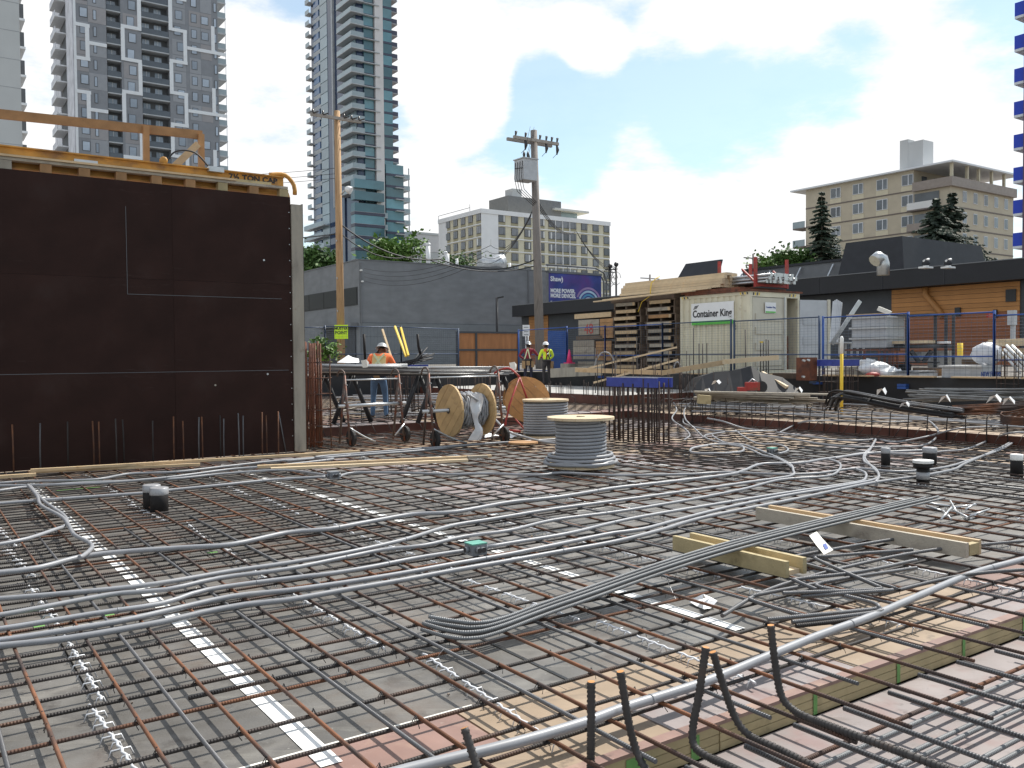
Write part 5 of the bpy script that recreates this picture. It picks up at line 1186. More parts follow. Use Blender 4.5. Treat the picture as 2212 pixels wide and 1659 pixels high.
def template(cx, cy, wu, wv, z, label, turn=False):
    if turn:
        root = thing('column_template', S(cx, cy, z), label, 'template')
        for s_ in (-1, 1):
            m = MB(); m.ubox(cx + s_ * wu / 2 - .02, cx + s_ * wu / 2 + .02, cy - wv / 2, cy + wv / 2, z, z + .17, 'blue_board'); m.build('board', root)
            m = MB(); m.ubox(cx + s_ * wu / 2 - .021, cx + s_ * wu / 2 + .021, cy - wv / 2 - .002, cy + wv / 2 + .002, z + .171, z + .177, 'galv'); m.build('board_edge', root)
        return root
    root = thing('column_template', S(cx, cy, z), label, 'template')
    for s_ in (-1, 1):
        m = MB(); m.ubox(cx - wu / 2, cx + wu / 2, cy + s_ * wv / 2 - .02, cy + s_ * wv / 2 + .02, z, z + .17, 'blue_board'); m.build('board', root)
        m = MB(); m.ubox(cx - wu / 2 - .002, cx + wu / 2 + .002, cy + s_ * wv / 2 - .021, cy + s_ * wv / 2 + .021, z + .171, z + .177, 'galv'); m.build('board_edge', root)
    for s_ in (-1, 1):
        m = MB(); m.ubox(cx + s_ * (wu / 2 - .06) - .02, cx + s_ * (wu / 2 - .06) + .02, cy - wv / 2 + .024, cy + wv / 2 - .024, z + .01, z + .16, 'blue_board'); m.build('board', root)
u, v = UV(P(1375, 962, 0)); cage(u + .32, v + .30, .34, 1.2, .02, 1.22, 4, 10, 'dense dowel cage under the blue template beside the near cable reel', 'rust_far', .0165, False); template(u + .34, v + .30, .36, 1.35, 1.04, 'blue boarded template gripping the dowels beside the near cable reel', True)
u, v = UV(P(877, 905, UPPER)); cage(u, v + .2, .62, .5, UPPER, 1.40, 5, 4, 'dowel cage under the blue template by the rebar bench', 'rust_far', .0135, True); template(u + .12, v + .2, .92, .45, 1.28, 'blue boarded template in front of the bending worker')
u, v = UV(P(1818, 880, UPPER)); cage(u, v + .1, .9, .55, UPPER, 1.32, 6, 4, 'dowel cage under the blue template beside the yellow post', 'rust_far', .013, True); template(u, v + .1, 1.15, .45, 1.30, 'blue boarded template beside the yellow post with the white cap')
u, v = UV(P(678, 972, 0)); cage(u, v + .2, .26, .45, .02, 1.92, 5, 5, 'tall narrow stirrup cage at the end of the dark wall form', 'rust_plate', .018, True, .05)
u, v = UV(P(697, 972, 0)); cage(u + .06, v + .2, .22, .40, .02, 1.80, 2, 2, 'thin tied cage just right of the tall stirrup cage', 'rust', .011, True, .3)
q = D(1818, 790, 20.6); m = MB(); root = thing('pipe_post', (q.x, q.y, UPPER), 'yellow post with a white rounded cap among the dowels', 'post'); m.tube([(q.x, q.y, UPPER), (q.x, q.y, 1.65)], .038, 'hazard', 9); m.build('shaft', root); m = MB(); m.tube([(q.x, q.y, 1.62), (q.x, q.y, 1.98), (q.x, q.y, 2.03)], [.042, .045, .02], 'pvc_white', 9); m.build('cap', root)

# ------------------------------------------------------------------ cable reels
def helix(c, ax, x, y, R0, pitch_, L, r_, mat, seg=30, wob=.006):
    n = int(L / pitch_ * seg); pts = []
    for k in range(n + 1):
        a = 2 * math.pi * k / seg; rr = R0 + random.uniform(-wob, wob) * .5; pts.append(c + ax * (L * k / n) + x * (math.cos(a) * rr) + y * (math.sin(a) * rr))
    m = MB(); m.tube(pts, r_, mat, 6); return m
def upright_reel(px, py, zb, Rf, Rc, Hh, cable, label, mess=True, flange='wood_pale', cr=.024):
    c = P(px, py, zb); c.y += Rf * .55; root = thing('cable_reel', c, label, 'cable reel')
    disc_planks(c + ZD * .02, ZD, UD, Rf, .035, 6, flange, root); disc_planks(c + ZD * (Hh - .02), ZD, UD, Rf, .036, 6, flange, root)
    m = MB(); m.tube([c + ZD * .05, c + ZD * (Hh - .04)], Rc - cr * 1.8, 'grey_box', 20); m.build('drum', root)
    helix(c + ZD * (.06), ZD, Vector((1, 0, 0)), Vector((0, 1, 0)), Rc - cr, cr * 2.0, Hh - .12, cr, cable).build('conduit_coil', root)
    if mess:
        pts = []
        for k in range(100):
            a = 2 * math.pi * k / 30; f = k / 100; rr = Rf * (1.12 - .22 * f); pts.append(c + Vector((math.cos(a) * rr, math.sin(a) * rr, .03 + .16 * f)))
        m = MB(); m.tube(pts, cr, cable, 7); m.build('loose_coil', root)
        pts = [c + Vector((math.cos(k * .21) * Rf * 1.05, math.sin(k * .21) * Rf * 1.05, .07 + .02 * math.sin(k))) for k in range(31)]; m = MB(); m.tube(pts, cr, cable, 7); m.build('loose_coil', root)
    m = MB(); m.tube([c + ZD * (Hh + .001), c + ZD * (Hh + .004)], .06, 'dark_inside', 12); m.tube([c + ZD * (Hh - .01), c + ZD * (Hh + .012)], .05, flange, 12); m.build('hub_plate', root)
    return root
upright_reel(1258, 1012, .085, .465, .36, .69, 'conduit', 'near upright wooden reel wound with grey conduit, loose coils round its foot')
upright_reel(1180, 946, .085, .44, .43, .72, 'conduit', 'upright reel packed full of pale grey conduit behind the near one', False)
def axis_reel(c, ax, Rf, Wd_, Rc, label, mat, coil=True):
    root = thing('cable_reel', c - ZD * Rf, label, 'cable reel'); e = ax.cross(ZD).normalized(); y = ZD
    e1 = (e * .7 + ZD * .7).normalized()
    for s_ in (-1, 1): disc_planks(c + ax * (s_ * Wd_ / 2), ax, e1, Rf, .035, 6, mat, root)
    if coil:
        m = MB(); m.tube([c - ax * (Wd_ / 2 - .02), c + ax * (Wd_ / 2 - .02)], Rc - .05, 'grey_box', 18); m.build('drum', root)
        helix(c - ax * (Wd_ / 2 - .05), ax, e, ZD, Rc - .02, .05, Wd_ - .1, .024, 'conduit', 26, .05).build('conduit_coil', root)
    m = MB(); m.tube([c - ax * (Wd_ / 2 + .03), c - ax * (Wd_ / 2 + .0)], .05, 'dark_inside', 10); m.build('hub_hole', root)
    return root
def stand(foot_l, foot_r, hgt, axle_z, label, mat='stand_steel', axle=True, splay=.30):
    d = (foot_r - foot_l); L = d.length; d.normalize(); nrm = d.cross(ZD).normalized()   # nrm points to the viewer's side
    root = thing('reel_stand', (foot_l + foot_r) / 2, label, 'reel stand'); zb = foot_l.z
    for f in (foot_l, foot_r):
        top = f + ZD * (hgt - .08) - nrm * (splay * .55)
        m = MB(); m.tube([f + ZD * .01, top], .021, mat, 7); m.build('leg', root)
        m = MB(); m.tube([f - nrm * (splay * 1.25) + ZD * .02, top - ZD * .02], .021, mat, 7); m.build('leg', root)
        m = MB(); m.tube(spline([top - ZD * .1, top + ZD * .02, top + ZD * .09 - nrm * .08, top + ZD * .07 - nrm * .2, top - ZD * .02 - nrm * .26], .04), .016, mat, 7); m.build('handle', root)
        w = f - nrm * .05 + ZD * .13 + d * .05; wh = MB(); wh.lathe(w - d * .03, w + d * .03, [(0, .11), (.1, .145), (.9, .145), (1, .11)], 'rubber', 16, False); wl = wh.build('wheel', root); m = MB(); m.lathe(w - d * .035, w + d * .035, [(0, .065), (1, .065)], 'stand_steel', 12); m.build('rim', wl)
        m = MB(); m.tube([f + ZD * .12 , f - nrm * splay * 1.1 + ZD * .14], .011, mat, 6); m.build('brace', root)
        m = MB(); q = f + ZD * (axle_z - zb) - nrm * .13; m.lathe(q - d * .03, q + d * .03, [(0, .045), (1, .045)], mat, 10)
        for kz in (.35, .55, .9): m.tube([f + ZD * kz * hgt * .9 - nrm * (splay * .5 * kz), f + ZD * kz * hgt * .9 - nrm * (splay * .5 * kz) + nrm * .05 + d * .01], .009, 'galv', 6)
        m.build('bracket', root)
    a, b = foot_l + ZD * (hgt - .16) - nrm * splay * .5, foot_r + ZD * (hgt - .16) - nrm * splay * .5
    m = MB(); m.tube([a, b], .014, 'galv', 7); m.build('top_bar', root)
    m = MB(); m.tube([foot_l + ZD * .09 - nrm * .04, foot_r + ZD * .09 - nrm * .04], .013, 'stand_steel', 7); m.build('wheel_axle', root)
    if axle:
        a, b = foot_l + ZD * (axle_z - zb) - nrm * .13 - d * .16, foot_r + ZD * (axle_z - zb) - nrm * .13 + d * .12; m = MB(); m.tube([a, b], .030, 'galv', 10, capmat='dark_inside'); m.build('axle_pipe', root)
    m = MB(); m.tube(spline([foot_l + ZD * .32 - nrm * .05, foot_l + d * .25 * L + ZD * .14, foot_l + d * .45 * L + ZD * .04], .1), .016, 'galv', 6); m.build('brace', root); m = MB(); m.tube([foot_r + ZD * .32, foot_r - d * .18 * L + ZD * .12], .014, 'galv', 6); m.build('brace', root)
    return root
fl, fr = P(757, 963, .09), P(873, 956, .09); L_ = 1.25; fr = fl + (UD * .96 + VD * .1) * L_ * .93
stand(fl, fr, 1.30, .78, 'empty rusty reel stand with a bare steel axle pipe')
fl = P(938, 967, .09); fr = fl + UD * 1.42
stand(fl, fr, 1.34, .70, 'rusty reel stand carrying the half wound reel with plastic film')
c = fl + UD * .72 + VD * .14; c.z = .69
r1 = axis_reel(c, UD, .455, .66, .31, 'half wound reel lying on the stand with plastic film hanging from it', 'reel_wood')
m = MB(); rnd = random.Random(9); base = c - VD * .36
for k in range(9):
    f = k / 8; w = .10 + .05 * math.sin(k); a = c + UD * (.02 + .03 * math.sin(k * 1.3)) - VD * (.33 + .03 * math.cos(k * 2)) + ZD * (.30 - f * .80)
    m.v += [a - UD * w, a - VD * .05, a + UD * w * .8]
    if k:
        n0 = (k - 1) * 3
        for j in range(2): m.face((n0 + j, n0 + j + 1, n0 + 4 + j, n0 + 3 + j), 'film', True)
tag(m.build('plastic_film'), 'torn clear plastic film hanging off the half wound reel', 'plastic film')
m = MB(); q = c - UD * .1 - VD * .20 + ZD * .28
lead = spline([q, q + UD * .05 - VD * .22 - ZD * .08, P(1058, 893, .55), P(1095, 930, .30), P(1130, 943, .18), P(1172, 954, .13), P(1205, 958, .12)], .05); m.tube(lead, .022, 'conduit', 8); tag(m.build('conduit_lead'), 'grey conduit running from the half wound reel down to the deck', 'conduit')
fl = P(1092, 906, .10) + Vector((0, 1.2, 0)); 
c = D(1136, 862, 18.2); ax = (Vector((.10, -1, 0)).normalized()); axis_reel(c, ax, .46, .5, .3, 'orange wooden reel seen face on behind the red stand', 'reel_orange', True)
rs_ = thing('reel_stand', (c.x - .35, c.y - .5, .2), 'bright red reel stand leaning before the orange wooden reel', 'reel stand')
m = MB(); a = D(1122, 815, 17.7); m.tube(spline([D(1068, 806, 17.9), D(1082, 798, 17.8), D(1100, 796, 17.8), D(1114, 806, 17.7), a], .05), .022, 'red_paint', 8); m.build('handle', rs_)
m = MB(); m.tube([a, D(1100, 876, 17.5), D(1088, 935, 17.2)], .02, 'red_paint', 7); m.build('leg', rs_); m = MB(); m.tube([a, D(1141, 868, 17.7)], .02, 'red_paint', 7); m.build('leg', rs_)
m = MB(); m.tube([D(1100, 930, 17.3), D(1125, 932, 17.3)], .025, 'red_paint', 7); m.tube([D(1113, 905, 17.3), D(1140, 935, 17.3)], .016, 'red_paint', 7); m.build('base_bar', rs_)
m = MB(); w = D(1095, 838, 18.4); m.lathe(w - X1 * .03, w + X1 * .03, [(0, .12), (.15, .16), (.85, .16), (1, .12)], 'rubber', 16, False); m.build('wheel', rs_)
m = MB()
for k in range(12): pts = 0
q = P(1082, 945, .10)
for k in range(7):
    a = k / 7 * 6.28; m.poly([q, q + Vector((math.cos(a) * .33, math.sin(a) * .5, .02 + .06 * (k % 2))), q + Vector((math.cos(a + .9) * .33, math.sin(a + .9) * .5, .02 + .06 * ((k + 1) % 2)))], 'plastic_white')
tag(m.build('plastic_sheet'), 'crumpled white plastic sheet lying under the half wound reel', 'plastic sheet')
m = MB(); c2 = P(1130, 958, .10); m.lathe(c2, c2 + ZD * .03, [(0, .26), (1, .26)], 'wood_brown', 16, False); tag(m.build('loose_disc'), 'loose brown wooden disc lying at the foot of the full reel', 'disc')

# ------------------------------------------------------------------ rebar bench with the long bars
bn = thing('rebar_bench', D(800, 840, 18.3), 'dark steel trestle bench holding long bars', 'bench')
for px in (700, 760, 905, 940, 1085):
    q = D(px, 808, 18.4); m = MB(); m.tube([q, Vector((q.x - .35, q.y - .25, UPPER + .06))], .05, 'cable', 7); m.tube([q, Vector((q.x + .35, q.y + .25, UPPER + .06))], .05, 'cable', 7); m.build('trestle_leg', bn)
for yy in (-.3, .3): m = MB(); a, b = D(690, 808, 18.6), D(1100, 809, 18.6); m.bar(a + Vector((0, yy, 0)), b + Vector((0, yy, 0)), .06, .05, 'cable'); m.build('bearer', bn)
rnd = random.Random(11)
for k in range(34):
    y = 786 + rnd.random() * 17; x0 = rnd.choice((655, 660, 668, 640)); x1 = rnd.choice((905, 1100, 1112, 1110, 1040, 1090)); Y = 18.1 + rnd.random() * .55
    if y < 790: x1 = min(x1, 880)
    a, b = D(x0, y, Y), D(x1, y + 3 * (x1 - x0) / 500 + rnd.uniform(-1, 3), Y + rnd.uniform(-.1, .1)); m = MB(); m.tube([a, a.lerp(b, .5) - ZD * .01, b], .016, rnd.choice(['bench_bar', 'bench_bar', 'bench_bar', 'steel_bar']), 6)
    tag(m.build('rebar'), 'long grey bar lying in the stack on the rebar bench', 'rebar', 'grey bars stacked on the bench')
for k in range(12):
    a, b = D(845 + rnd.random() * 50, 790 - rnd.random() * 4, 19.0 + rnd.random() * .3), D(900 + rnd.random() * 14, 768 + rnd.random() * 14, 19.2 + rnd.random() * .3); m = MB(); m.tube([a, b, b + (b - a).normalized() * .3], .012, 'cable', 6)
    tag(m.build('rebar'), 'dark hooked bar in the raised heap behind the blue template', 'rebar', 'hooked dark bars heaped by the blue template')
m = MB(); a = D(905, 760, 19.3); m.tube([D(911, 775, 19.3), D(904, 748, 19.3), D(902, 722, 19.3)], .03, 'black_abs', 7); tag(m.build('upright_rod'), 'thick black rod rising from the heap of hooked bars', 'rod')
m = MB(); m.tube([D(789, 783, 19.3), D(786, 722, 19.3)], .03, 'black_abs', 7); tag(m.build('upright_rod'), 'thick black rod standing left of the bending worker', 'rod')
for (x0, y0, x1, y1, lb_) in ((826, 712, 845, 772, 'orange yellow pole leaning on the fence right of the bending worker'), (853, 705, 877, 770, 'bright yellow pole leaning behind the blue fence post'), (866, 708, 882, 768, 'second bright yellow pole just right of the fence post')):
    m = MB(); m.bar(D(x0, y0, 33.6), D(x1, y1, 32.6), .07, .07, 'hazard' if 'bright' in lb_ else 'wood'); tag(m.build('leaning_pole'), lb_, 'pole')
m = MB(); q = D(752, 780, 19.6); m.v += [D(x, y, Y) for x, y, Y in ((728, 783, 19.4), (752, 767, 19.6), (762, 772, 19.6), (776, 783, 19.5), (750, 784, 19.1), (775, 775, 19.9))]
for f in ((0, 4, 1), (1, 4, 2), (2, 4, 3), (2, 3, 5)): m.face(f, 'plastic_white')
tag(m.build('folded_sheet'), 'folded white sheet peaked like a tent on the rebar bench', 'sheet')
for (px, py, Y, lb_) in ((786, 785, 18.0, 'white paper tag tied to bars left of the bending worker'), (1106, 790, 18.0, 'white paper tag at the right end of the bench bars')):
    q = D(px, py, Y); m = MB(); m.poly([q + Vector((-.06, 0, .06)), q + Vector((.05, 0, .08)), q + Vector((.08, -.02, -.08)), q + Vector((-.02, -.03, -.09))], 'paper'); m.poly([q + Vector((.05, 0, .08)), q + Vector((.1, .03, .02)), q + Vector((.08, -.02, -.08))], 'paper'); tag(m.build('paper_tag'), lb_, 'tag')

# ------------------------------------------------------------------ workers
def figure(at, face_az, H, joints, rad, label, mats, helmet, seed=0):
    # joints: name -> (x right, y forward, z up) in units of H; one skinned body grown over them
    root = thing('person', at, label, 'person'); f = Vector((math.cos(face_az), math.sin(face_az), 0)); rt = Vector((math.sin(face_az), -math.cos(face_az), 0))
    def w(j): return rt * j[0] * H + f * j[1] * H + ZD * j[2] * H
    edges = [('pelvis', 'spine'), ('spine', 'chest'), ('chest', 'neck'), ('neck', 'head'), ('head', 'crown')]
    for s_ in 'LR': edges += [('chest', 'sh' + s_), ('sh' + s_, 'el' + s_), ('el' + s_, 'wr' + s_), ('wr' + s_, 'hd' + s_), ('pelvis', 'hip' + s_), ('hip' + s_, 'kn' + s_), ('kn' + s_, 'an' + s_), ('an' + s_, 'toe' + s_)]
    names = list(joints); idx = {n: i for i, n in enumerate(names)}
    me = bpy.data.meshes.new('body'); me.from_pydata([w(joints[n]) for n in names], [(idx[a], idx[b]) for a, b in edges], [])
    o = bpy.data.objects.new('body_tmp', me); COL.objects.link(o)
    md = o.modifiers.new('skin', 'SKIN'); md.use_smooth_shade = True; sb = o.modifiers.new('sub', 'SUBSURF'); sb.levels = 2; sb.render_levels = 2
    for n in names: r_ = rad[n[:-1] if n[-1] in 'LR' else n]; r_ = r_ if isinstance(r_, tuple) else (r_, r_); me.skin_vertices[0].data[idx[n]].radius = (r_[0] * H, r_[1] * H); me.skin_vertices[0].data[idx[n]].use_root = n == 'pelvis'
    dg = bpy.context.evaluated_depsgraph_get(); ev = o.evaluated_get(dg); bm_ = bpy.data.meshes.new_from_object(ev); bpy.data.objects.remove(o)
    m = MB(); m.v = [v.co.copy() + Vector(at) for v in bm_.vertices]
    segs = [(w(joints[a]), w(joints[b]), a, b) for a, b in edges]
    def near(p_):
        best = None
        for a, b, na, nb in segs:
            ab = b - a; t_ = max(0, min(1, (p_ - a).dot(ab) / max(ab.length_squared, 1e-9))); d_ = (p_ - a - ab * t_).length
            if best is None or d_ < best[0]: best = (d_, na, nb, t_)
        return best
    for p_ in bm_.polygons:
        _, na, nb, t_ = near(p_.center); k = nb
        if k in ('crown', 'head'): mt = 'skin' if (p_.center - w(joints['head'])).dot(f) > -.01 * H else 'hair'
        elif k == 'neck': mt = 'skin' if t_ > .5 else mats[0]
        elif k.startswith('hd'): mt = mats[3] if len(mats) > 3 else 'skin'
        elif k.startswith('kn') or k.startswith('an'): mt = mats[1]
        elif k.startswith('toe'): mt = 'boot'
        elif k.startswith('hip') : mt = mats[1]
        elif k == 'spine': mt = mats[1] if t_ < .35 else mats[0]
        else: mt = mats[0]
        m.face(list(p_.vertices), mt, True)
    for s_ in 'LR':                             # fingers and thumb, closed a little
        wr, hd = w(joints['wr' + s_]), w(joints['hd' + s_]); d = (hd - wr).normalized(); sd_ = d.cross(ZD); sd_ = sd_.normalized() if sd_.length > .05 else rt; cu = d.cross(sd_)
        for i in range(4):
            b = hd + Vector(at) + sd_ * (i - 1.5) * .011 * H * .9; L = (.040, .046, .043, .034)[i] * H; m.tube([b - d * .012 * H, b + d * L * .5, b + d * L * .8 - cu * L * .35, b + d * L * .7 - cu * L * .7], [.0058 * H, .0055 * H, .005 * H, .004 * H], mats[3] if len(mats) > 3 else 'skin', 6)
        b = wr.lerp(hd, .5) + Vector(at); m.tube([b, b + sd_ * .03 * H + d * .012 * H, b + sd_ * .036 * H + d * .036 * H], [.007 * H, .006 * H, .0045 * H], mats[3] if len(mats) > 3 else 'skin', 6)
    hdp, crp = w(joints['head']) + Vector(at), w(joints['crown']) + Vector(at); upv = (crp - hdp).normalized(); fh = (f - upv * f.dot(upv)).normalized()
    m.ball(hdp + fh * .055 * H - upv * .0, .011 * H, 'skin', 6, 4); 
    for sg in (-1, 1): m.ball(hdp + rt * sg * .048 * H + upv * .005 * H, .014 * H, 'skin', 6, 4); m.ball(hdp + fh * .046 * H + rt * sg * .018 * H + upv * .014 * H, .006 * H, 'ink', 6, 4)
    m.tube([hdp + fh * .048 * H - rt * .014 * H - upv * .024 * H, hdp + fh * .051 * H - upv * .025 * H, hdp + fh * .048 * H + rt * .014 * H - upv * .024 * H], .0035 * H, 'maroon', 5)
    m.build('body', root)
    hm = MB(); c = hdp + upv * .022 * H; n = 14; base = len(hm.v); rr = .073 * H
    prof = [(0.0, 1.22, 1), (0.0, 1.02, 0), (.45, .96, 0), (.75, .72, 0), (.95, .34, 0), (1.0, .04, 0)]
    for (h_, q_, brim) in prof:
        for k in range(n):
            an = 2 * math.pi * k / n; ex = 1.0 + (.25 * max(0, math.cos(an)) if brim else 0); hm.v.append(c + fh * math.cos(an) * rr * q_ * ex * 1.08 + rt * math.sin(an) * rr * q_ * .95 + upv * h_ * rr * 1.08)
    for i in range(len(prof) - 1):
        for k in range(n): hm.face((base + i * n + k, base + i * n + (k + 1) % n, base + (i + 1) * n + (k + 1) % n, base + (i + 1) * n + k), helmet, True)
    hm.face([base + (len(prof) - 1) * n + k for k in range(n)], helmet); hm.build('hard_hat', root)
    W_ = {k: w(v_) + Vector(at) for k, v_ in joints.items()}
    return root, W_, f, rt
RADS = dict(pelvis=(.080, .062), spine=(.078, .056), chest=(.092, .062), neck=.034, head=(.047, .055), crown=(.040, .045), sh=(.040, .040), el=(.029, .029), wr=(.021, .021), hd=(.024, .014), hip=(.052, .056), kn=(.038, .038), an=(.028, .030), toe=(.026, .020))
def strap(m, a, b, w_, mat, nrm, up=None):
    d = (b - a).normalized(); s_ = d.cross(nrm).normalized(); m.obox((a + b) / 2, d * ((b - a).length / 2), s_ * w_, nrm * .006, mat)
# maroon shirt, seen from behind, right arm reaching out to the other worker
at = D(1141, 800, 36); at.z = RAISED
J = dict(pelvis=(0, 0, .53), spine=(0, .0, .62), chest=(0, .02, .76), neck=(0, .03, .845), head=(0, .045, .90), crown=(0, .05, .955), shL=(-.115, .01, .80), elL=(-.20, -.03, .665), wrL=(-.125, .10, .60), hdL=(-.10, .14, .575), shR=(.115, .01, .80), elR=(.20, .07, .68), wrR=(.31, .12, .62), hdR=(.35, .14, .61), hipL=(-.055, 0, .50), knL=(-.07, .01, .28), anL=(-.075, -.01, .045), toeL=(-.08, .07, .02), hipR=(.055, 0, .50), knR=(.07, .01, .28), anR=(.08, -.01, .045), toeR=(.085, .07, .02))
pr, Wj, f, rt = figure(at, R(80), 1.78, J, RADS, 'worker in a maroon shirt with a pale V shaped harness, reaching out an arm', ('maroon', 'navy', 'navy', 'skin'), 'helmet_grey')
m = MB(); nb = -f; c = Wj['chest'] - f * .125; lo = Wj['spine'] - f * .118
strap(m, c + ZD * .10 - rt * .01, lo - rt * .13 - ZD * .07, .022, 'reflective', nb); strap(m, c + ZD * .10 + rt * .01, lo + rt * .11 - ZD * .07, .022, 'reflective', nb); m.build('harness_strap', pr)
m = MB(); p_ = Wj['pelvis']; m.lathe(p_ + ZD * .03, p_ + ZD * .12, [(0, .185), (1, .182)], 'dark_cloth', 16); m.build('tool_belt', pr)
m = MB(); m.obox(p_ - rt * .17 - f * .08 - ZD * .12, rt * .07, f * .05, ZD * .16, 'leather'); m.obox(p_ + rt * .03 - f * .16 - ZD * .06, rt * .07, f * .03, ZD * .09, 'leather'); m.obox(p_ + rt * .19 - ZD * .1, rt * .05, f * .08, ZD * .13, 'leather'); m.build('pouch', pr)
# yellow vest
at = D(1181, 800, 35); at.z = RAISED
J2 = dict(J); J2.update(elR=(.17, .02, .66), wrR=(.13, .12, .60), hdR=(.11, .16, .585), elL=(-.17, .02, .66), wrL=(-.14, .13, .60), hdL=(-.12, .17, .59), knR=(.065, .01, .28), anR=(.07, -.03, .045), toeR=(.08, .05, .02))
pr, Wj, f, rt = figure(at, R(112), 1.74, J2, RADS, 'worker in a lime yellow and orange safety vest and white hard hat', ('hi_yellow', 'dark_cloth', 'dark_cloth', 'dark_cloth'), 'helmet')
m = MB(); c = Wj['chest'] - f * .125; lo = Wj['spine'] - f * .118; m.obox(c - ZD * .12, rt * .07, f * .008, ZD * .15, 'hi_orange'); m.obox(c + ZD * .07 - rt * .1, rt * .05, f * .03, ZD * .05, 'hi_orange'); m.build('vest_panel', pr)
m = MB(); strap(m, c + ZD * .12 - rt * .08 - f * .01, lo + rt * .08 - ZD * .04 - f * .01, .018, 'dark_cloth', -f); strap(m, c + ZD * .12 + rt * .08 - f * .01, lo - rt * .08 - ZD * .04 - f * .01, .018, 'dark_cloth', -f); m.ball(c - ZD * .08 - f * .03, .045, 'galv', 8, 5); m.build('harness', pr)
m = MB(); p_ = Wj['pelvis']; m.lathe(p_ + ZD * .03, p_ + ZD * .11, [(0, .18), (1, .178)], 'dark_cloth', 16); m.build('tool_belt', pr); m = MB(); m.obox(p_ + rt * .20 - f * .03 - ZD * .12, rt * .06, f * .09, ZD * .15, 'leather'); m.obox(p_ - rt * .12 - f * .14 - ZD * .06, rt * .06, f * .04, ZD * .08, 'dark_cloth'); m.build('pouch', pr)
m = MB(); m.tube([p_ + rt * .22 - f * .1, p_ + rt * .28 - f * .12 - ZD * .55], .02, 'cable', 7); m.build('hammer', pr)
# orange shirt, bending over the bench
at = D(820, 850, 19.4); at.z = UPPER + .09
J3 = dict(pelvis=(0, -.06, .53), spine=(0, .0, .61), chest=(.0, .07, .745), neck=(0, .12, .815), head=(.005, .155, .865), crown=(.005, .175, .918), shL=(-.12, .07, .775), elL=(-.185, .12, .64), wrL=(-.12, .24, .57), hdL=(-.09, .28, .56), shR=(.12, .07, .775), elR=(.19, .10, .63), wrR=(.18, .20, .53), hdR=(.165, .24, .50), hipL=(-.055, -.05, .50), knL=(-.075, -.02, .28), anL=(-.08, -.06, .045), toeL=(-.09, .02, .02), hipR=(.055, -.05, .50), knR=(.075, .0, .28), anR=(.09, -.05, .045), toeR=(.1, .03, .02))
RB = dict(RADS); RB['chest'] = (.105, .07); RB['sh'] = (.048, .048)
pr, Wj, f, rt = figure(at, R(86), 1.73, J3, RB, 'worker in an orange shirt bent over the rebar bench, seen from behind', ('hi_orange', 'jeans', 'jeans', 'skin'), 'helmet_grey')
bk = (-f * .86 + ZD * .5).normalized(); m = MB(); c = Wj['chest'] + bk * .128; lo = Wj['spine'] + bk * .11
m.obox(c * .5 + lo * .5 - bk * .010, rt * .15, (c - lo).normalized() * .15, bk * .012, 'vest_tan'); m.build('vest_back', pr)
m = MB(); strap(m, c + rt * .12 + ZD * .06 + bk * .012, lo - rt * .16 - ZD * .05 + bk * .02, .022, 'reflective', bk); strap(m, c - rt * .12 + ZD * .06 + bk * .012, lo + rt * .12 - ZD * .05 + bk * .02, .022, 'reflective', bk); strap(m, lo - rt * .17 - ZD * .06 + bk * .03, lo + rt * .17 - ZD * .06 + bk * .03, .024, 'reflective', bk); m.build('harness_strap', pr)
m = MB(); p_ = Wj['pelvis']; m.lathe(p_ + ZD * .0, p_ + ZD * .09, [(0, .19), (1, .185)], 'dark_cloth', 16); m.obox(p_ - f * .17 + ZD * .02, rt * .06, f * .04, ZD * .09, 'leather'); m.build('tool_belt', pr)

# ------------------------------------------------------------------ the rebar mat on the deck
HB, HA, RB_ = .047, .065, .0088
def rb(pts, mat, label, group=None, r_=.0093, n=6, name='rebar', wob=.006, cat='rebar', capmat=None):
    out = []
    for a, b in zip(pts[:-1], pts[1:]):
        a, b = Vector(a), Vector(b); L = (b - a).length; k = max(1, int(L / 1.1)) if wob else 1
        for i in range(k):
            p_ = a.lerp(b, i / k)
            if wob and (i or out): p_ = p_ + Vector((random.uniform(-wob, wob), random.uniform(-wob, wob), random.uniform(-.0015, .0015)))
            out.append(p_)
    out.append(Vector(pts[-1])); m = MB(); m.tube(out, r_, mat, n, capmat=capmat)
    return tag(m.build(name), label, cat, group)
def uzone(u):
    for lim, ph in ((1.36, 'left of the broad white tape strip'), (3.98, 'between the broad and the thin white tape strips'), (6.6, 'between the thin tape strip and the timber troughs'), (10.2, 'beyond the troughs toward the pipe sleeves')):
        if u < lim: return ph
    return 'on the far deck by the brown step'
def vzone(v):
    for lim, ph in ((4.85, 'in front of the parallel conduits'), (6.6, 'under the parallel conduits'), (9.7, 'between the conduits and the twin sleeves'), (14.2, 'between the twin sleeves and the dark wall form')):
        if v < lim: return ph
    return 'behind the near reel by the far brown step'
vend = lambda u: 14.25 if u < 5.9 else EV - .1
k = 0; u = .47 - .325 * 9
while u < EU - .15:
    a = u + random.uniform(-.02, .02); b = a + random.uniform(-.03, .03); v0 = random.choice([2.25, 2.35, 2.05, 1.95]) + random.uniform(-.12, .12); v1 = vend(a) - random.uniform(0, .3)
    if v1 > 14.2 and a < 5.9: v1 = 14.2
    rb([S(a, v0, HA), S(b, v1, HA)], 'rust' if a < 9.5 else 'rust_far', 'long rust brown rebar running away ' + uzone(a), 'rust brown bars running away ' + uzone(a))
    u += .325
u = .97 - .67 * 5
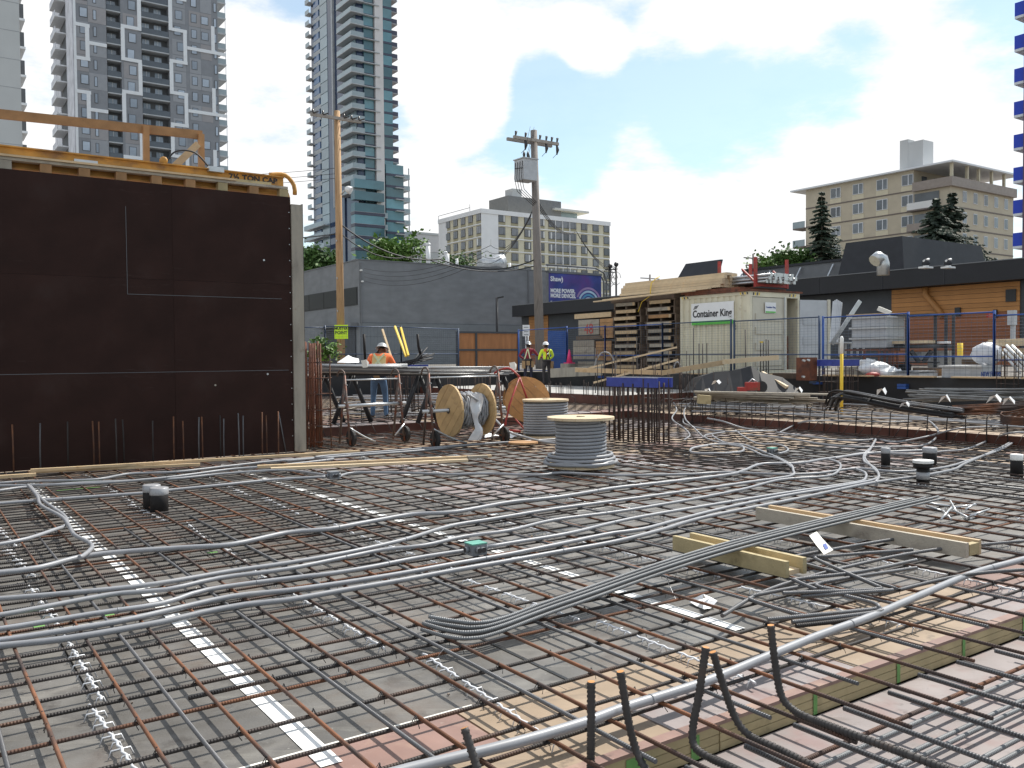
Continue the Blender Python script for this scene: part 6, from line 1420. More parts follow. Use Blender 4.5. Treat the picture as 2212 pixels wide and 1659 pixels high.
while u < EU - .3:
    e = 8.75 + random.uniform(-.25, .25) if u < 8 else 9.5 + random.uniform(-1, 1)
    a = u + random.uniform(-.02, .02); rb([S(a, 2.45 + random.uniform(-.1, .1), HA), S(a + random.uniform(-.03, .03), e, HA)], 'steel_bar', 'grey rebar ending part way, ' + uzone(a), 'grey bars ending part way ' + uzone(a), r_=.0098)
    u += .67
vs_ = [2.80, 2.98, 3.29, 3.62, 3.98, 4.13, 4.29, 4.49, 4.81, 5.04, 5.25, 5.46]
v = 5.62
while v < EV - .2: vs_.append(v + random.uniform(-.03, .03)); v += random.choice([.145, .17, .18, .155])
for i, v in enumerate(vs_):
    u0, u1 = (-4.5, EU - .1) if v < 14.2 else (5.75, EU - .1)
    sk = random.uniform(-.03, .03); mat = 'rust' if i % 9 == 4 and v < 9 else 'dark_bar'
    if i in (4, 9, 17): u1 = random.uniform(5, 9)
    if i == 5: u0 = 1.05
    if i > 11 and i % 2: u1 = random.uniform(3.2, 5.6) if v < 14 else random.uniform(9, 11)
    rb([S(u0, v - sk, HB), S(u1, v + sk, HB)], mat, ('dark' if mat == 'dark_bar' else 'rusty') + ' cross bar tied in place ' + vzone(v), ('dark' if mat == 'dark_bar' else 'rusty') + ' cross bars ' + vzone(v))
# wire ties: small dark knots on the crossings of the near part
m = MB()
for v in vs_:
    if v > 6.0: continue
    for kk in range(20):
        u = .47 + .325 * kk - .65
        if -1 < u < 6 and random.random() < .8:
            p_ = S(u, v, HB + .010); j = random.uniform(-.004, .004); m.tube([p_ + UD * .013 + VD * .013 - ZD * .014, p_ + ZD * .019 + UD * j, p_ - UD * .013 - VD * .013 - ZD * .014], .0022, 'cable', 4, uv=False); m.tube([p_ + UD * .013 - VD * .013 - ZD * .014, p_ + ZD * .020, p_ - UD * .013 + VD * .013 - ZD * .014], .0022, 'cable', 4, uv=False); m.tube([p_ - VD * .010 - ZD * .004, p_ - VD * .028 - ZD * .012 + UD * j * 3, p_ - VD * .034 - ZD * .028], .002, 'cable', 4, uv=False)
o = m.build('tie_wire'); o['kind'] = 'stuff'; o['label'] = 'dark twisted tie wires on the bar crossings'
# wire bolsters holding up the cross bars
def bolster(u, v0, v1, label, z0=0., h=.036, du=0.):
    m = MB(); n = int((v1 - v0) / .075); pts = []
    for k in range(n * 2 + 1):
        f = k / (n * 2); pts.append(S(u + du * f + (.004 if k % 2 else -.004), v0 + (v1 - v0) * f, z0 + h + .002 * (k % 2)))
    m.tube(pts, .0068, 'zinc', 5, uv=False)
    for k in range(n):
        f = (k + .5) / n; v = v0 + (v1 - v0) * f; uu = u + du * f
        w = .036 if k % 2 else .012
        m.tube([S(uu - w - .012, v, z0 + .004), S(uu - w, v, z0 + h), S(uu + w, v, z0 + h), S(uu + w + .012, v, z0 + .004)], .0036, 'zinc', 4, uv=False)
    return tag(m.build('bolster'), label, 'rebar support', 'bolsters: ' + label)
for i, u in enumerate((-.6, .75, 2.1, 3.3, 4.72, 6.05, 7.4, 8.75, 10.1, 11.4, 12.7)):
    v = 2.75
    while v < (12.5 if u < 6 else 13.5):
        L = random.uniform(1.1, 1.7); bolster(u + random.uniform(-.05, .05), v, min(v + L, 13.6), 'zigzag wire bolster ' + uzone(u) + (', before conduits' if v < 5.5 else ', past conduits'), du=random.uniform(-.12, .12)); v += L + random.uniform(.02, .25)

# bars in the drop panel: paired grey bars along it and new bars across, their ends in the air
for i in range(11):
    v = 2.26 - i * .21
    for j in range(2): rb([S(-2.5, v - j * .05, PIT + .06), S(13, v - j * .05 + random.uniform(-.04, .04), PIT + .06)], 'rust' if (i in (0, 3, 5, 8) and j == 0) else 'new_bar', 'paired bar laid along the lower panel below the drop edge', 'paired bars along the lower panel', r_=.0105)
for i in range(16):
    u = 1.15 + i * .335; rb([S(u, 2.42 + random.uniform(-.05, .02), -.012), S(u + .03, -2.2, -.018)], 'steel_bar', 'ribbed grey bar lying across the lower panel with its end by the drop edge', 'ribbed bars across the lower panel', r_=.0115)
for (a, b) in ((2.2, 1.4), (3.0, 1.1), (4.4, 1.35), (6.0, 1.2)): bolster(a, b - .4, b, 'short white wire bolster down in the lower panel', PIT, .04)

# upright hooked dowels at the drop, real ribs
def dowel(pts, label):
    c = spline([Vector(p) for p in pts], .017); m = MB(); m.tube(c, .0145, 'dowel_steel', 10, capmat='saw_cut')
    L = 0
    for i in range(1, len(c)):
        L += (c[i] - c[i - 1]).length
        if 1:
            t_ = (c[i] - c[i - 1]).normalized(); m.tube([c[i] - t_ * .0028, c[i] + t_ * .0028], .0174, 'dowel_steel', 10, caps=False, uv=False)
    return tag(m.build('hooked_dowel'), label, 'rebar')
def hook(px_top, py_top, px_mid, py_mid, px_end, py_end, label, dist=3.45, tail=None):
    a = D(px_top, py_top, dist); b = D(px_mid, py_mid, dist - .02); c = D(px_end, py_end, dist); pts = [a, a.lerp(b, .5), b]
    if tail: pts += [b + (c - b) * .5 - ZD * .012, c, c + tail]
    else: pts += [c]
    dowel(pts, label)
pd = lambda px, py, h: P(px, py, h)
td = S(.03, -1, -.0).normalized()
dowel([D(1277, 1472, 3.30), D(1277, 1560, 3.30), D(1276, 1665, 3.31), D(1275, 1760, 3.32)], 'straight upright ribbed dowel with an orange cut end by the thick conduit')
dowel([D(1340, 1450, 3.36), D(1358, 1560, 3.36), D(1376, 1625, 3.35), D(1400, 1668, 3.30), D(1440, 1700, 3.2), D(1530, 1750, 3.05)], 'hooked dowel curving down just right of the straight upright one')
dowel([D(1525, 1398, 3.5), D(1510, 1500, 3.5), D(1497, 1570, 3.5), D(1500, 1612, 3.48), D(1535, 1638, 3.4), D(1600, 1668, 3.25), D(1700, 1720, 3.05)], 'hooked dowel leaning left and crossing in front of its neighbour')
dowel([D(1540, 1408, 3.62), D(1562, 1480, 3.62), D(1588, 1550, 3.61), D(1618, 1588, 3.58), D(1680, 1618, 3.45), D(1800, 1675, 3.2)], 'hooked dowel leaning right, crossing behind its left hand neighbour')
dowel([D(1665, 1350, 3.72), D(1674, 1430, 3.72), D(1687, 1500, 3.71), D(1712, 1532, 3.68), D(1760, 1556, 3.6), D(1960, 1630, 3.25), D(2060, 1668, 3.1)], 'tallest hooked dowel standing farthest along the drop edge')
dowel([D(1003, 1572, 3.22), D(1018, 1620, 3.2), D(1034, 1668, 3.17), D(1050, 1720, 3.1)], 'short leaning dowel with an orange cut end at the lower picture edge')

# ------------------------------------------------------------------ conduits over the mat
def conduit(pix, label, h=HA + RB_ + .016, r_=.016, hs=None, group=None, extra=0):
    pts = []
    for i, (x, y) in enumerate(pix):
        hh = hs[i] if hs else h + random.uniform(0, .006); pts.append(P(x, y, hh))
    m = MB(); c = spline(pts, .10); m.tube(c, r_, 'conduit', 9)
    for q in (.22, .47, .78):                   # couplings
        i = int(len(c) * q)
        if 0 < i < len(c) - 1 and r_ > .015: d = (c[i + 1] - c[i]).normalized(); m.tube([c[i] - d * .004, c[i] + d * .004], r_ * 1.10, 'grey_box', 9, uv=False)
    return tag(m.build('conduit'), label, 'conduit', group)
conduit([(780, 1690), (885, 1661), (1106, 1607), (1271, 1558), (1336, 1533), (1521, 1474), (1646, 1423), (1771, 1372), (1881, 1332), (1981, 1289), (2106, 1237), (2212, 1208), (2330, 1172)], 'thick grey conduit running beside the drop edge behind the hooked dowels', HA + RB_ + .023, .0225)
Z6 = lambda L: [(x * .4 + 1327.2, y * .4 + 796.3) for x, y in L]
ZS = lambda L: [(x * .32 + 619.4, y * .32 + 973.2) for x, y in L]
Z7 = lambda L: [(x * .5, y * .5 + 1106) for x, y in L]
Z5 = lambda L: [(x * .4, y * .4 + 619.4) for x, y in L]
ZF = lambda L: [(x * .34 + 1460, y * .34 + 840.6) for x, y in L]
Z4 = lambda L: [(x * .32 + 619.4, y * .32 + 530.9) for x, y in L]
conduit(Z7([(-200, 598), (0, 578), (300, 545), (700, 475), (870, 435), (1060, 400)]) + ZS([(0, 1010), (400, 940), (780, 875), (1100, 815), (1500, 745), (1800, 690)]) + Z6([(0, 935), (250, 872), (500, 800), (1000, 700), (1350, 625), (1560, 592), (1640, 583), (1830, 545), (1900, 510), (2100, 420), (2212, 350)]), 'nearest of the long parallel conduits, passing the white capped sleeve', r_=.0185)
conduit(Z7([(-200, 575), (0, 555), (500, 475), (750, 420), (1000, 365)]) + ZS([(0, 945), (400, 890), (800, 825), (1100, 770), (1500, 700), (1800, 640), (1920, 615)]) + Z6([(0, 887), (150, 868), (350, 815), (600, 752), (900, 690), (1200, 640), (1400, 600), (1427, 570), (1400, 540), (1352, 480), (1382, 435), (1412, 380)]), 'second nearest of the long parallel conduits, hooking back by the short sleeve', r_=.0175)
conduit(Z7([(-200, 522), (0, 505), (400, 440), (700, 395), (900, 335)]) + ZS([(0, 865), (300, 830), (600, 780), (850, 730), (1100, 690), (1235, 672)]), 'conduit entering the green topped junction box from the left', r_=.0165)
conduit(ZS([(1345, 652), (1540, 620), (1900, 560)]) + Z6([(0, 830), (200, 790), (560, 730), (900, 675), (1300, 615), (1357, 590), (1352, 560), (1310, 545)]), 'conduit leaving the green topped junction box and curling at its far end', r_=.0165)
conduit(Z7([(-200, 465), (0, 445), (400, 370), (530, 350), (720, 335), (950, 285)]) + ZS([(0, 800), (400, 720), (650, 670), (930, 640), (1200, 580), (1500, 540), (1800, 470)]) + Z6([(0, 775), (250, 735), (450, 700), (700, 650), (900, 600), (1150, 580), (1215, 545), (1215, 510), (1160, 490)]), 'long conduit just behind the green topped junction box', r_=.0165)
conduit(Z7([(-200, 385), (0, 375), (600, 320), (1000, 255)]) + ZS([(0, 760), (400, 690), (800, 600), (1100, 510), (1400, 460), (1800, 395)]) + Z6([(0, 715), (400, 660), (750, 610), (950, 580), (966, 550), (940, 510), (820, 455), (700, 412), (600, 400), (540, 370), (530, 360)]), 'long conduit crossing its neighbour and turning back toward the dowel cage', r_=.0175)
conduit(Z7([(-200, 285), (0, 262), (170, 240), (400, 185), (770, 155), (1000, 140)]) + ZS([(0, 555), (280, 530), (560, 480), (850, 430), (1130, 415), (1500, 350), (1830, 315)]) + Z6([(0, 645), (180, 625), (600, 575), (700, 550), (800, 515), (1000, 510), (1120, 490), (1200, 480), (1410, 455), (1700, 440)]), 'farthest of the thick long conduits, crossing the broad white tape strip', r_=.021)
conduit(ZS([(345, 182), (450, 150), (800, 150), (1100, 160), (1350, 155), (1700, 165), (1850, 150)]) + Z6([(0, 575), (400, 570), (600, 560), (900, 570), (1100, 565), (1300, 540), (1500, 555), (1650, 550), (1800, 530), (1930, 490), (2100, 430), (2230, 345)]), 'conduit running right from the grey junction box past the foot of the near reel', r_=.017)
conduit(Z5([(-150, 1185), (0, 1170), (400, 1140), (800, 1112), (900, 1100), (1200, 1070), (1500, 1040), (1765, 1026)]), 'conduit running left from the grey junction box past the twin sleeves', r_=.018)
conduit(Z5([(-150, 1115), (0, 1100), (150, 1080), (500, 1055), (900, 1040), (1200, 1010), (1500, 990), (1640, 1000), (1770, 1020)]), 'conduit bending behind the twin sleeves into the grey junction box', r_=.0165)
conduit(Z5([(-150, 1065), (0, 1060), (150, 1050), (500, 1042), (700, 1010), (950, 1000), (1200, 972), (1500, 940), (1900, 910)]) + Z4([(0, 1452), (500, 1412), (900, 1382), (1300, 1342), (1850, 1302)]), 'conduit following the loose planks up to the near cable reel', r_=.017)
conduit(Z5([(-150, 1080), (0, 1075), (500, 1062), (900, 1030), (1250, 985), (1500, 965), (1800, 930)]) + Z4([(200, 1425), (700, 1385), (1150, 1350), (1500, 1325), (1830, 1318)]), 'second conduit beside the loose planks, ending behind the near cable reel', h=HA + .045, r_=.017)
conduit(Z5([(150, 1070), (200, 1130), (222, 1180), (330, 1240), (372, 1290), (402, 1340), (480, 1380), (497, 1410), (452, 1450), (428, 1462)]), 'S shaped conduit looping down from the dark wall to a thick conduit', h=HA + .065, r_=.017)
conduit(Z5([(165, 1078), (230, 1150), (290, 1195), (350, 1240), (360, 1285), (300, 1310), (150, 1360), (0, 1390), (-150, 1410)]), 'conduit curving from the dark wall out past the left picture edge', h=HA + .045, r_=.017)
# far right: loops and leads on the mat and over the step
conduit(ZF([(90, 390), (120, 370), (250, 351), (400, 355), (432, 380), (400, 400), (250, 408), (120, 405), (90, 392), (110, 375), (200, 358)]), 'oval loop of grey conduit lying on the mat beyond the near reel', r_=.018)
conduit(ZF([(30, 130), (45, 180), (60, 222), (200, 256), (350, 270), (560, 265), (640, 262)]), 'conduit coming down off the step beside the dowel cage', h=HA + .04, r_=.016)
conduit(ZF([(380, 262), (430, 300), (520, 345), (650, 352), (712, 380), (692, 400), (650, 410)]), 'conduit curling into the small teal box beyond the oval loop', r_=.016)
conduit(ZF([(380, 266), (200, 290), (198, 315), (300, 345), (450, 375), (550, 420), (640, 440), (700, 470), (740, 500)]), 'conduit doubling back in a narrow bend behind the oval loop', r_=.017)
conduit(ZF([(450, 290), (700, 312), (900, 345), (1100, 366), (1400, 366), (1560, 360), (1640, 322), (1668, 275)]), 'conduit sweeping right along the foot of the brown step', r_=.017)
hh = UPPER + .12
conduit(ZF([(1668, 275), (1655, 245), (1600, 200), (1500, 186), (1200, 180), (900, 160), (600, 152), (300, 140)]), 'conduit bending back along the upper deck behind the stirrups', h=hh, r_=.018)
conduit(ZF([(640, 275), (1000, 320), (1200, 325), (1268, 316), (1240, 370), (1200, 410), (1198, 460), (1262, 500), (1290, 550), (1268, 592)]), 'wavy conduit crossing the mat left of the short black sleeve', r_=.017)
conduit(ZF([(1300, 320), (1400, 335), (1600, 300), (1800, 250), (2000, 240), (2230, 240)]), 'conduit rising over the brown step toward the right picture edge', hs=[HA + .03, HA + .03, .12, UPPER + .08, UPPER + .08, UPPER + .08], r_=.016)
conduit(ZF([(1010, 440), (1200, 405), (1400, 410), (1560, 410), (1700, 395), (1850, 380), (2000, 320), (2120, 280), (2230, 275)]), 'conduit running behind the black sleeves and up over the step', hs=[HA + .03] * 6 + [.10, UPPER + .1, UPPER + .1], r_=.017)
conduit(ZF([(660, 275), (760, 225), (830, 205), (1000, 200), (1300, 208), (1500, 205)]), 'conduit climbing from the mat on to the upper deck between stirrups', hs=[HA + .03, .14, UPPER + .09, UPPER + .09, UPPER + .09, UPPER + .09], r_=.016)
conduit(ZF([(200, 185), (300, 205), (420, 245), (560, 265)]), 'short conduit dropping off the upper deck left of the climbing one', hs=[UPPER + .1, UPPER + .06, .14, HA + .03], r_=.016)
for i, L in enumerate(([(0, 60), (300, 62), (700, 75), (1200, 100), (1700, 110)], [(30, 108), (300, 120), (600, 132), (1000, 148), (1400, 170), (1900, 215), (2230, 245)], [(20, 92), (400, 110), (800, 118), (1100, 135), (1700, 190), (2230, 205)], [(100, 140), (500, 145), (900, 170), (1300, 186), (1800, 205), (2100, 215)])):
    conduit(ZF(L), '%s of four conduits lying along the upper deck beyond the stirrups' % ('farthest', 'second farthest', 'third farthest', 'nearest')[i] if False else 'conduit on the upper deck beyond the stirrups, %s' % ('passing the plank stack', 'reaching the right picture edge', 'crossing under the hooked bars', 'ending near the rusty bundle')[i], h=hh, r_=.018)
conduit([(1455, 870), (1462, 885), (1452, 905), (1478, 925), (1490, 940), (1478, 950)], 'kinked conduit hanging over the step just right of the dowel cage', hs=[.5, .34, .3, .15, .12, .12], r_=.015)
conduit([(1492, 870), (1478, 886), (1482, 908), (1500, 925), (1520, 945)], 'second kinked conduit hanging over the step right of the dowel cage', hs=[.5, .34, .3, .15, .12], r_=.015)
for i, (x, y, w, hgt, Y) in enumerate(((1307, 800, 24, 46, 26.5), (1463, 800, 8, 24, 25.5))):
    m = MB(); m.tube([D(x + math.cos(a) * w, y + 6 - math.sin(a) * hgt if math.sin(a) > 0 else y + 10, Y) for a in [math.pi * (1 - k / 10) for k in range(11)]], .022, 'conduit', 7); tag(m.build('conduit_hoop'), ('tall grey conduit hoop standing before the crates', 'small grey conduit hoop standing before the pallets')[i], 'conduit')
for i in range(26):                             # conduits crowding the far slab
    x0 = random.uniform(690, 1000); y = 838 + random.random() * 58; x1 = x0 + random.uniform(120, 330); x1 = min(x1, 1330)
    if y > 880: x1 = min(x1, 960)
    conduit([(x0, y), ((x0 + x1) / 2, y + random.uniform(-4, 3)), (x1, y + random.uniform(-6, 3))], 'grey conduit in the crowded run on the far slab behind the reels', h=UPPER + .10, r_=.017, group='grey conduits crowding the far slab')
# junction boxes
def jbox(px, py, lid, label, s_=1.):
    c = P(px, py, HA + .02); root = thing('junction_box', c, label, 'junction box'); m = MB(); m.obox(c + ZD * .042, UD * .062 * s_, VD * .055 * s_, ZD * .042, 'grey_box'); m.build('body', root)
    m = MB(); m.obox(c + ZD * .088, UD * .065 * s_, VD * .058 * s_, ZD * .005, lid); m.build('lid', root)
    for sx, sy in ((.25, -1), (-.35, -1), (1, .1), (-1, .0)):
        m = MB(); d = (UD if abs(sx) == 1 else VD) * (-1 if (sx == -1 or sy == -1) else 1); b = c + ZD * .045 + UD * (.062 * s_ * sx) + (VD * (-.055 * s_) if sy == -1 else VD * 0); m.tube([b, b + d * .035], .022, 'grey_box', 9, capmat='dark_inside'); m.build('hub', root)
jbox(1028, 1197, 'box_green', 'grey junction box with a pale green lid among the long conduits', 1.05); jbox(720, 1034, 'grey_box', 'plain grey junction box at the end of the twin sleeve conduit'); jbox(1668, 980, 'box_green', 'small teal junction box beyond the oval conduit loop')

# ------------------------------------------------------------------ sleeves, planks and loose things on the mat
def sleeve(px, ybot, ytop, wpx, label, cap=None, band=None, mat='black_abs', stub=False):
    c = P(px, ybot, .005); r_ = wpx / FPX * c.y / 2; c.y += r_; top = D(px, ytop, c.y).z; root = thing('pipe_sleeve', c, label, 'pipe sleeve')
    m = MB(); m.tube([c, Vector((c.x, c.y, top))], r_, mat, 18); m.build('pipe', root)
    if band: m = MB(); m.lathe(Vector((c.x, c.y, top - (top - c.z) * band[1])), Vector((c.x, c.y, top - (top - c.z) * band[0])), [(0, r_ * 1.02), (1, r_ * 1.02)], 'tape_grey', 18); m.build('tape_band', root)
    if cap == 'white': m = MB(); m.lathe(Vector((c.x, c.y, top - .01)), Vector((c.x, c.y, top + .035)), [(0, r_ * 1.12), (.3, r_ * 1.6), (1, r_ * 1.6)], 'pvc_white', 18, False); m.build('cap', root); m = MB(); m.lathe(Vector((c.x, c.y, top - .06)), Vector((c.x, c.y, top - .012)), [(0, r_ * 1.1), (.2, r_ * 1.5), (1, r_ * 1.5)], mat, 18); m.build('collar', root)
    elif cap: m = MB(); m.lathe(Vector((c.x, c.y, top - .07)), Vector((c.x, c.y, top + .006)), [(0, r_ * 1.01), (.15, r_ * 1.04), (.95, r_ * 1.04), (1, r_ * .96)], cap, 18); m.build('tape_cap', root)
sleeve(337, 1116, 1054, 38, 'front one of the twin black pipe sleeves with taped tops', 'tape_grey'); sleeve(321, 1108, 1048, 36, 'rear one of the twin black pipe sleeves with taped tops', 'tape_grey')
sleeve(1917, 1016, 968, 19, 'slim black pipe sleeve nearest the oval conduit loop', 'tape_grey'); sleeve(2015, 1014, 967, 29, 'wide black pipe sleeve behind the white capped one', 'tape_grey'); sleeve(2000, 1050, 1000, 27, 'white capped pipe sleeve with a grey tape band', 'white', (.40, .72)); sleeve(2203, 1034, 982, 25, 'black pipe sleeve with a white top at the right picture edge', 'pvc_white')
def plank(a, b, w, h, mat, label, zlift=0):
    m = MB(); m.bar(a, b, w, h, mat); return tag(m.build('plank'), label, 'plank')
zp = HA + RB_ + .022
plank(P(64, 1019, zp), P(432, 1003, zp), .085, .036, 'wood', 'lower plank of the pair along the foot of the dark wall form'); plank(P(66, 1016, zp + .04), P(776, 975, zp + .04), .075, .036, 'wood', 'long upper plank along the foot of the dark wall form'); plank(P(-60, 1034, zp), P(78, 1025, zp), .085, .04, 'wood', 'plank end leaving the left picture edge by the dark wall form')
plank(P(556, 1008, zp + .02), P(1061, 985, zp + .02), .085, .037, 'wood', 'longer of the two loose planks before the reel stand'); plank(P(585, 1013, zp), P(1010, 994, zp), .085, .036, 'wood_pale', 'shorter loose plank lying against the longer one before the reel stand')
plank(P(1010, 988, zp + .022), P(1052, 986, zp + .022), .086, .039, 'wood_grey', 'weathered grey offcut on the end of the longer loose plank')
for k in range(9):
    a, b = P(1372 + k * 3, 960 + k * 4.4, HA + .020), P(1700 + k * 5, 984 + k * 4.2, HA + .020); m = MB(); m.tube([a, a.lerp(b, .5) + ZD * .003, b], .010, 'dark_bar', 6); tag(m.build('rebar'), 'dark bar in the flat bundle lying right of the dowel cage foot', 'rebar', 'dark bars bundled by the dowel cage foot')
# timber troughs
def trough(u0, v0, v1, w, z, label, mats, h=.112):
    root = thing('timber_trough', S(u0, (v0 + v1) / 2, z), label, 'timber trough'); zt = z + h
    for i, (uu, mt) in enumerate(((u0, mats[0]), (u0 + w, mats[1]))): m = MB(); m.bar(S(uu, v0, z + h / 2), S(uu + .02, v1, z + h / 2), .038, h, mt); m.build('side_board', root)
    m = MB(); m.bar(S(u0 + w / 2, v0 + .03, z + .018), S(u0 + w / 2 + .02, v1, z + .018), w - .042, .034, 'wood_pale'); m.build('bottom_board', root)
    return root
trough(4.95, 3.84, 4.93, .19, .076, 'short olive timber trough under the long bundle of grey bars', ('wood_olive', 'wood_olive')); trough(6.50, 3.42, 5.40, .18, .076, 'long timber trough with a weathered grey side behind the paper tag', ('wood_grey', 'wood'))
m = MB(); m.bar(S(6.525, 3.44, .13), S(6.66, 3.44, .13), .05, .085, 'wood_olive'); tag(m.build('end_block'), 'olive end block closing the long timber trough', 'block')
# the long bundle of hooked bars
for k in range(7):
    z = zp + .145 + .018 * (k % 2) + .012 * (k // 4); off = (k - 3) * .028
    a, b = P(905 + k * 7, 1372 + (k % 3) * 3, 0), P(1990 - k * 4, 1092 + k * 1.6, 0)
    a = S(2.50 + .03 * k, 4.06 + off * 1.1, .095 + .02 * (k % 2)); b = S(8.35 - .08 * k, 4.68 + off * .7, .19 + .02 * (k % 2)); mid = S(5.0, 4.34 + off * .9, .203 + .02 * (k % 2))
    hk = a - UD * (.16 + .01 * k) + VD * (.30 - .012 * k) + ZD * (.006 * (k % 3)); c_ = spline([hk, a - UD * .11 + VD * .11, a - UD * .03 + VD * .01, a + UD * .16 + VD * .005, a.lerp(mid, .3), mid, b], .02); m = MB(); m.tube(c_, .0112, 'new_bar', 8); tag(m.build('hooked_bar'), 'long grey hooked bar in the bundle resting across the timber troughs', 'rebar', 'long hooked bars bundled across the troughs')
# loose hooked bars right of the troughs
def lbar(pix, label, h=.10, r_=.0130, mat='steel_bar'):
    c_ = spline([P(x, y, h + .012 * (i % 2)) for i, (x, y) in enumerate(pix)], .02); m = MB(); m.tube(c_, r_, mat, 7); tag(m.build('hooked_bar'), label, 'rebar')
ZB = lambda L: [(x * .28 + 1327.2, y * .28 + 1106) for x, y in L]
lbar(ZB([(2300, 290), (1640, 340), (1560, 350), (1590, 380), (2000, 560), (2040, 580), (2000, 600), (1300, 625)]), 'Z shaped hooked bar nearest the paper tag', .13)
lbar(ZB([(2330, 180), (1700, 285), (1380, 345), (1370, 362), (1500, 410), (2140, 580), (2150, 600), (2050, 610), (1440, 650)]), 'Z shaped hooked bar whose long leg passes under the paper tag', .115, mat='steel_bar')
lbar(ZB([(2330, 370), (1900, 460), (1430, 515), (1400, 530), (1560, 600)]), 'hooked bar with its bend at the end of the short trough', .12)
lbar(ZB([(2330, 430), (1800, 510), (1570, 555), (1600, 585), (1700, 600)]), 'hooked bar lying just below the middle Z bars', .105, mat='steel_bar')
lbar(ZB([(1600, 545), (1120, 635), (1060, 660), (1070, 685), (1420, 795)]), 'U shaped hooked bar lying near the torn white paper', .10)
lbar(ZB([(1180, 830), (1600, 790), (2000, 750), (2040, 735), (1990, 700), (1760, 640)]), 'rusty ended hooked bar lying beyond the tallest dowel', .10); lbar(ZB([(1370, 850), (2010, 775), (2050, 740)]), 'bar with a rust end beside the rusty ended hooked bar', .10); lbar(ZB([(1400, 880), (1820, 830), (2080, 770)]), 'shorter bar tucked under the rusty ended hooked bar', .085, mat='dark_bar')
lbar([(2330, 1160), (2000, 1190), (1700, 1260), (1560, 1330)], 'long straight grey bar running out past the long trough', .10, mat='steel_bar'); lbar([(2330, 1225), (2100, 1240), (1900, 1285)], 'straight grey bar leaving the right picture edge below the long trough', .10, mat='steel_bar')
m = MB(); a = P(1745, 1155, .22); q = [P(1748, 1157, .20), P(1764, 1148, .205), P(1778, 1165, .17), P(1800, 1188, .14), P(1780, 1198, .13), P(1762, 1176, .165)]; m.poly([q[0], q[1], q[2], q[5]], 'paper'); m.poly([q[5], q[2], q[3], q[4]], 'paper'); pt = tag(m.build('paper_tag'), 'long curled paper tag wired to the hooked bars', 'tag')
m = MB(); m.poly([P(1777, 1176, .1655), P(1784, 1173, .1655), P(1790, 1184, .149), P(1783, 1187, .149)], 'ink_blue'); m.build('printed_mark', pt)
m = MB(); q = [P(x, y, h) for x, y, h in ((1487, 1298, .02), (1519, 1283, .075), (1536, 1290, .03), (1550, 1298, .05), (1536, 1314, .012), (1520, 1316, .03), (1506, 1310, .012))]; 
for i, j in ((0, 1), (1, 2), (2, 3), (3, 4), (4, 5), (5, 6)): m.poly([q[i], q[j], (q[i] + q[(j + 2) % 7]) / 2 + ZD * .01], 'plastic_white')
m.poly([q[0], q[2], q[4], q[6]], 'plastic_white'); tag(m.build('torn_paper'), 'torn crumpled white paper lying on the plywood by the tape', 'paper')
for i in range(11):
    x, y = 2015 + random.uniform(0, 95), 1100 + random.uniform(-8, 26); a = P(x, y, .07); d = S(random.uniform(-1, 1), random.uniform(-.6, 1), .12).normalized(); m = MB(); m.tube([a, a + d * random.uniform(.18, .34)], .010, 'galv', 6); tag(m.build('short_bar'), 'short bright bar offcut in the scattered heap on the mat', 'bar offcut', 'scattered short bright bar offcuts')
rnd = random.Random(3); m = MB()
for i in range(160):
    u, v = rnd.uniform(-.5, 7), rnd.uniform(2.8, 9); a = S(u, v, .006); d = S(rnd.uniform(-1, 1), rnd.uniform(-1, 1), rnd.uniform(0, .5)).normalized(); L = rnd.uniform(.02, .09)
    if i % 3: m.tube([a, a + d * L * .5 + ZD * .004, a + d * L], .0014, 'cable' if i % 2 else 'galv', 3, uv=False)
    else: m.obox(a, UD * rnd.uniform(.002, .008), VD * rnd.uniform(.002, .006), ZD * .003, rnd.choice(['wood', 'earth', 'dark_inside']))
o = m.build('litter'); o['kind'] = 'stuff'; o['label'] = 'wire clippings and chips littering the plywood'
m = MB(); m.tube(spline([P(1463, 1236, .16), P(1450, 1262, .03), P(1436, 1240, .12), P(1462, 1300, .02)], .03), .002, 'galv', 4); tag(m.build('wire_end'), 'thin curling tie wire under the long bar bundle', 'wire')

# ------------------------------------------------------------------ stirrups over the steps, and the far mats
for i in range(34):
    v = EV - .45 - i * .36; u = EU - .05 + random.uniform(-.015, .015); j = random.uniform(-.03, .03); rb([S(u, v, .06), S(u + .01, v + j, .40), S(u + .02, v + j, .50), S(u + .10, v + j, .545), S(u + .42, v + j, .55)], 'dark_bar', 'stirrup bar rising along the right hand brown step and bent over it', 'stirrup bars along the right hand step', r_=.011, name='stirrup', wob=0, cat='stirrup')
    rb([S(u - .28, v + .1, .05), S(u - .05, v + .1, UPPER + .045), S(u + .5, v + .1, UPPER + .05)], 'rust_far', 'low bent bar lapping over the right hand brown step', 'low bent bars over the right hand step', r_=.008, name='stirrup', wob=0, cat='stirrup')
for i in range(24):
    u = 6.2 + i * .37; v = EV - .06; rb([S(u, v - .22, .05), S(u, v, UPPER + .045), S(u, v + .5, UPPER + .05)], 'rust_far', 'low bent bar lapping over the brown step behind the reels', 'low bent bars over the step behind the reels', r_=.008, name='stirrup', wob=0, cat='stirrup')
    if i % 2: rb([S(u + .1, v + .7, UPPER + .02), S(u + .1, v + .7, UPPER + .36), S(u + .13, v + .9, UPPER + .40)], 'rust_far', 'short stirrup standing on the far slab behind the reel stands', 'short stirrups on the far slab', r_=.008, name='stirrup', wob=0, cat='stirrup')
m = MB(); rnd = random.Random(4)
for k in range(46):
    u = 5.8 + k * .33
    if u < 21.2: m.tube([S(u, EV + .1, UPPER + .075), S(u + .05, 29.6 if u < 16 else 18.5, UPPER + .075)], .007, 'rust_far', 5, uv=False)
v = EV + .15
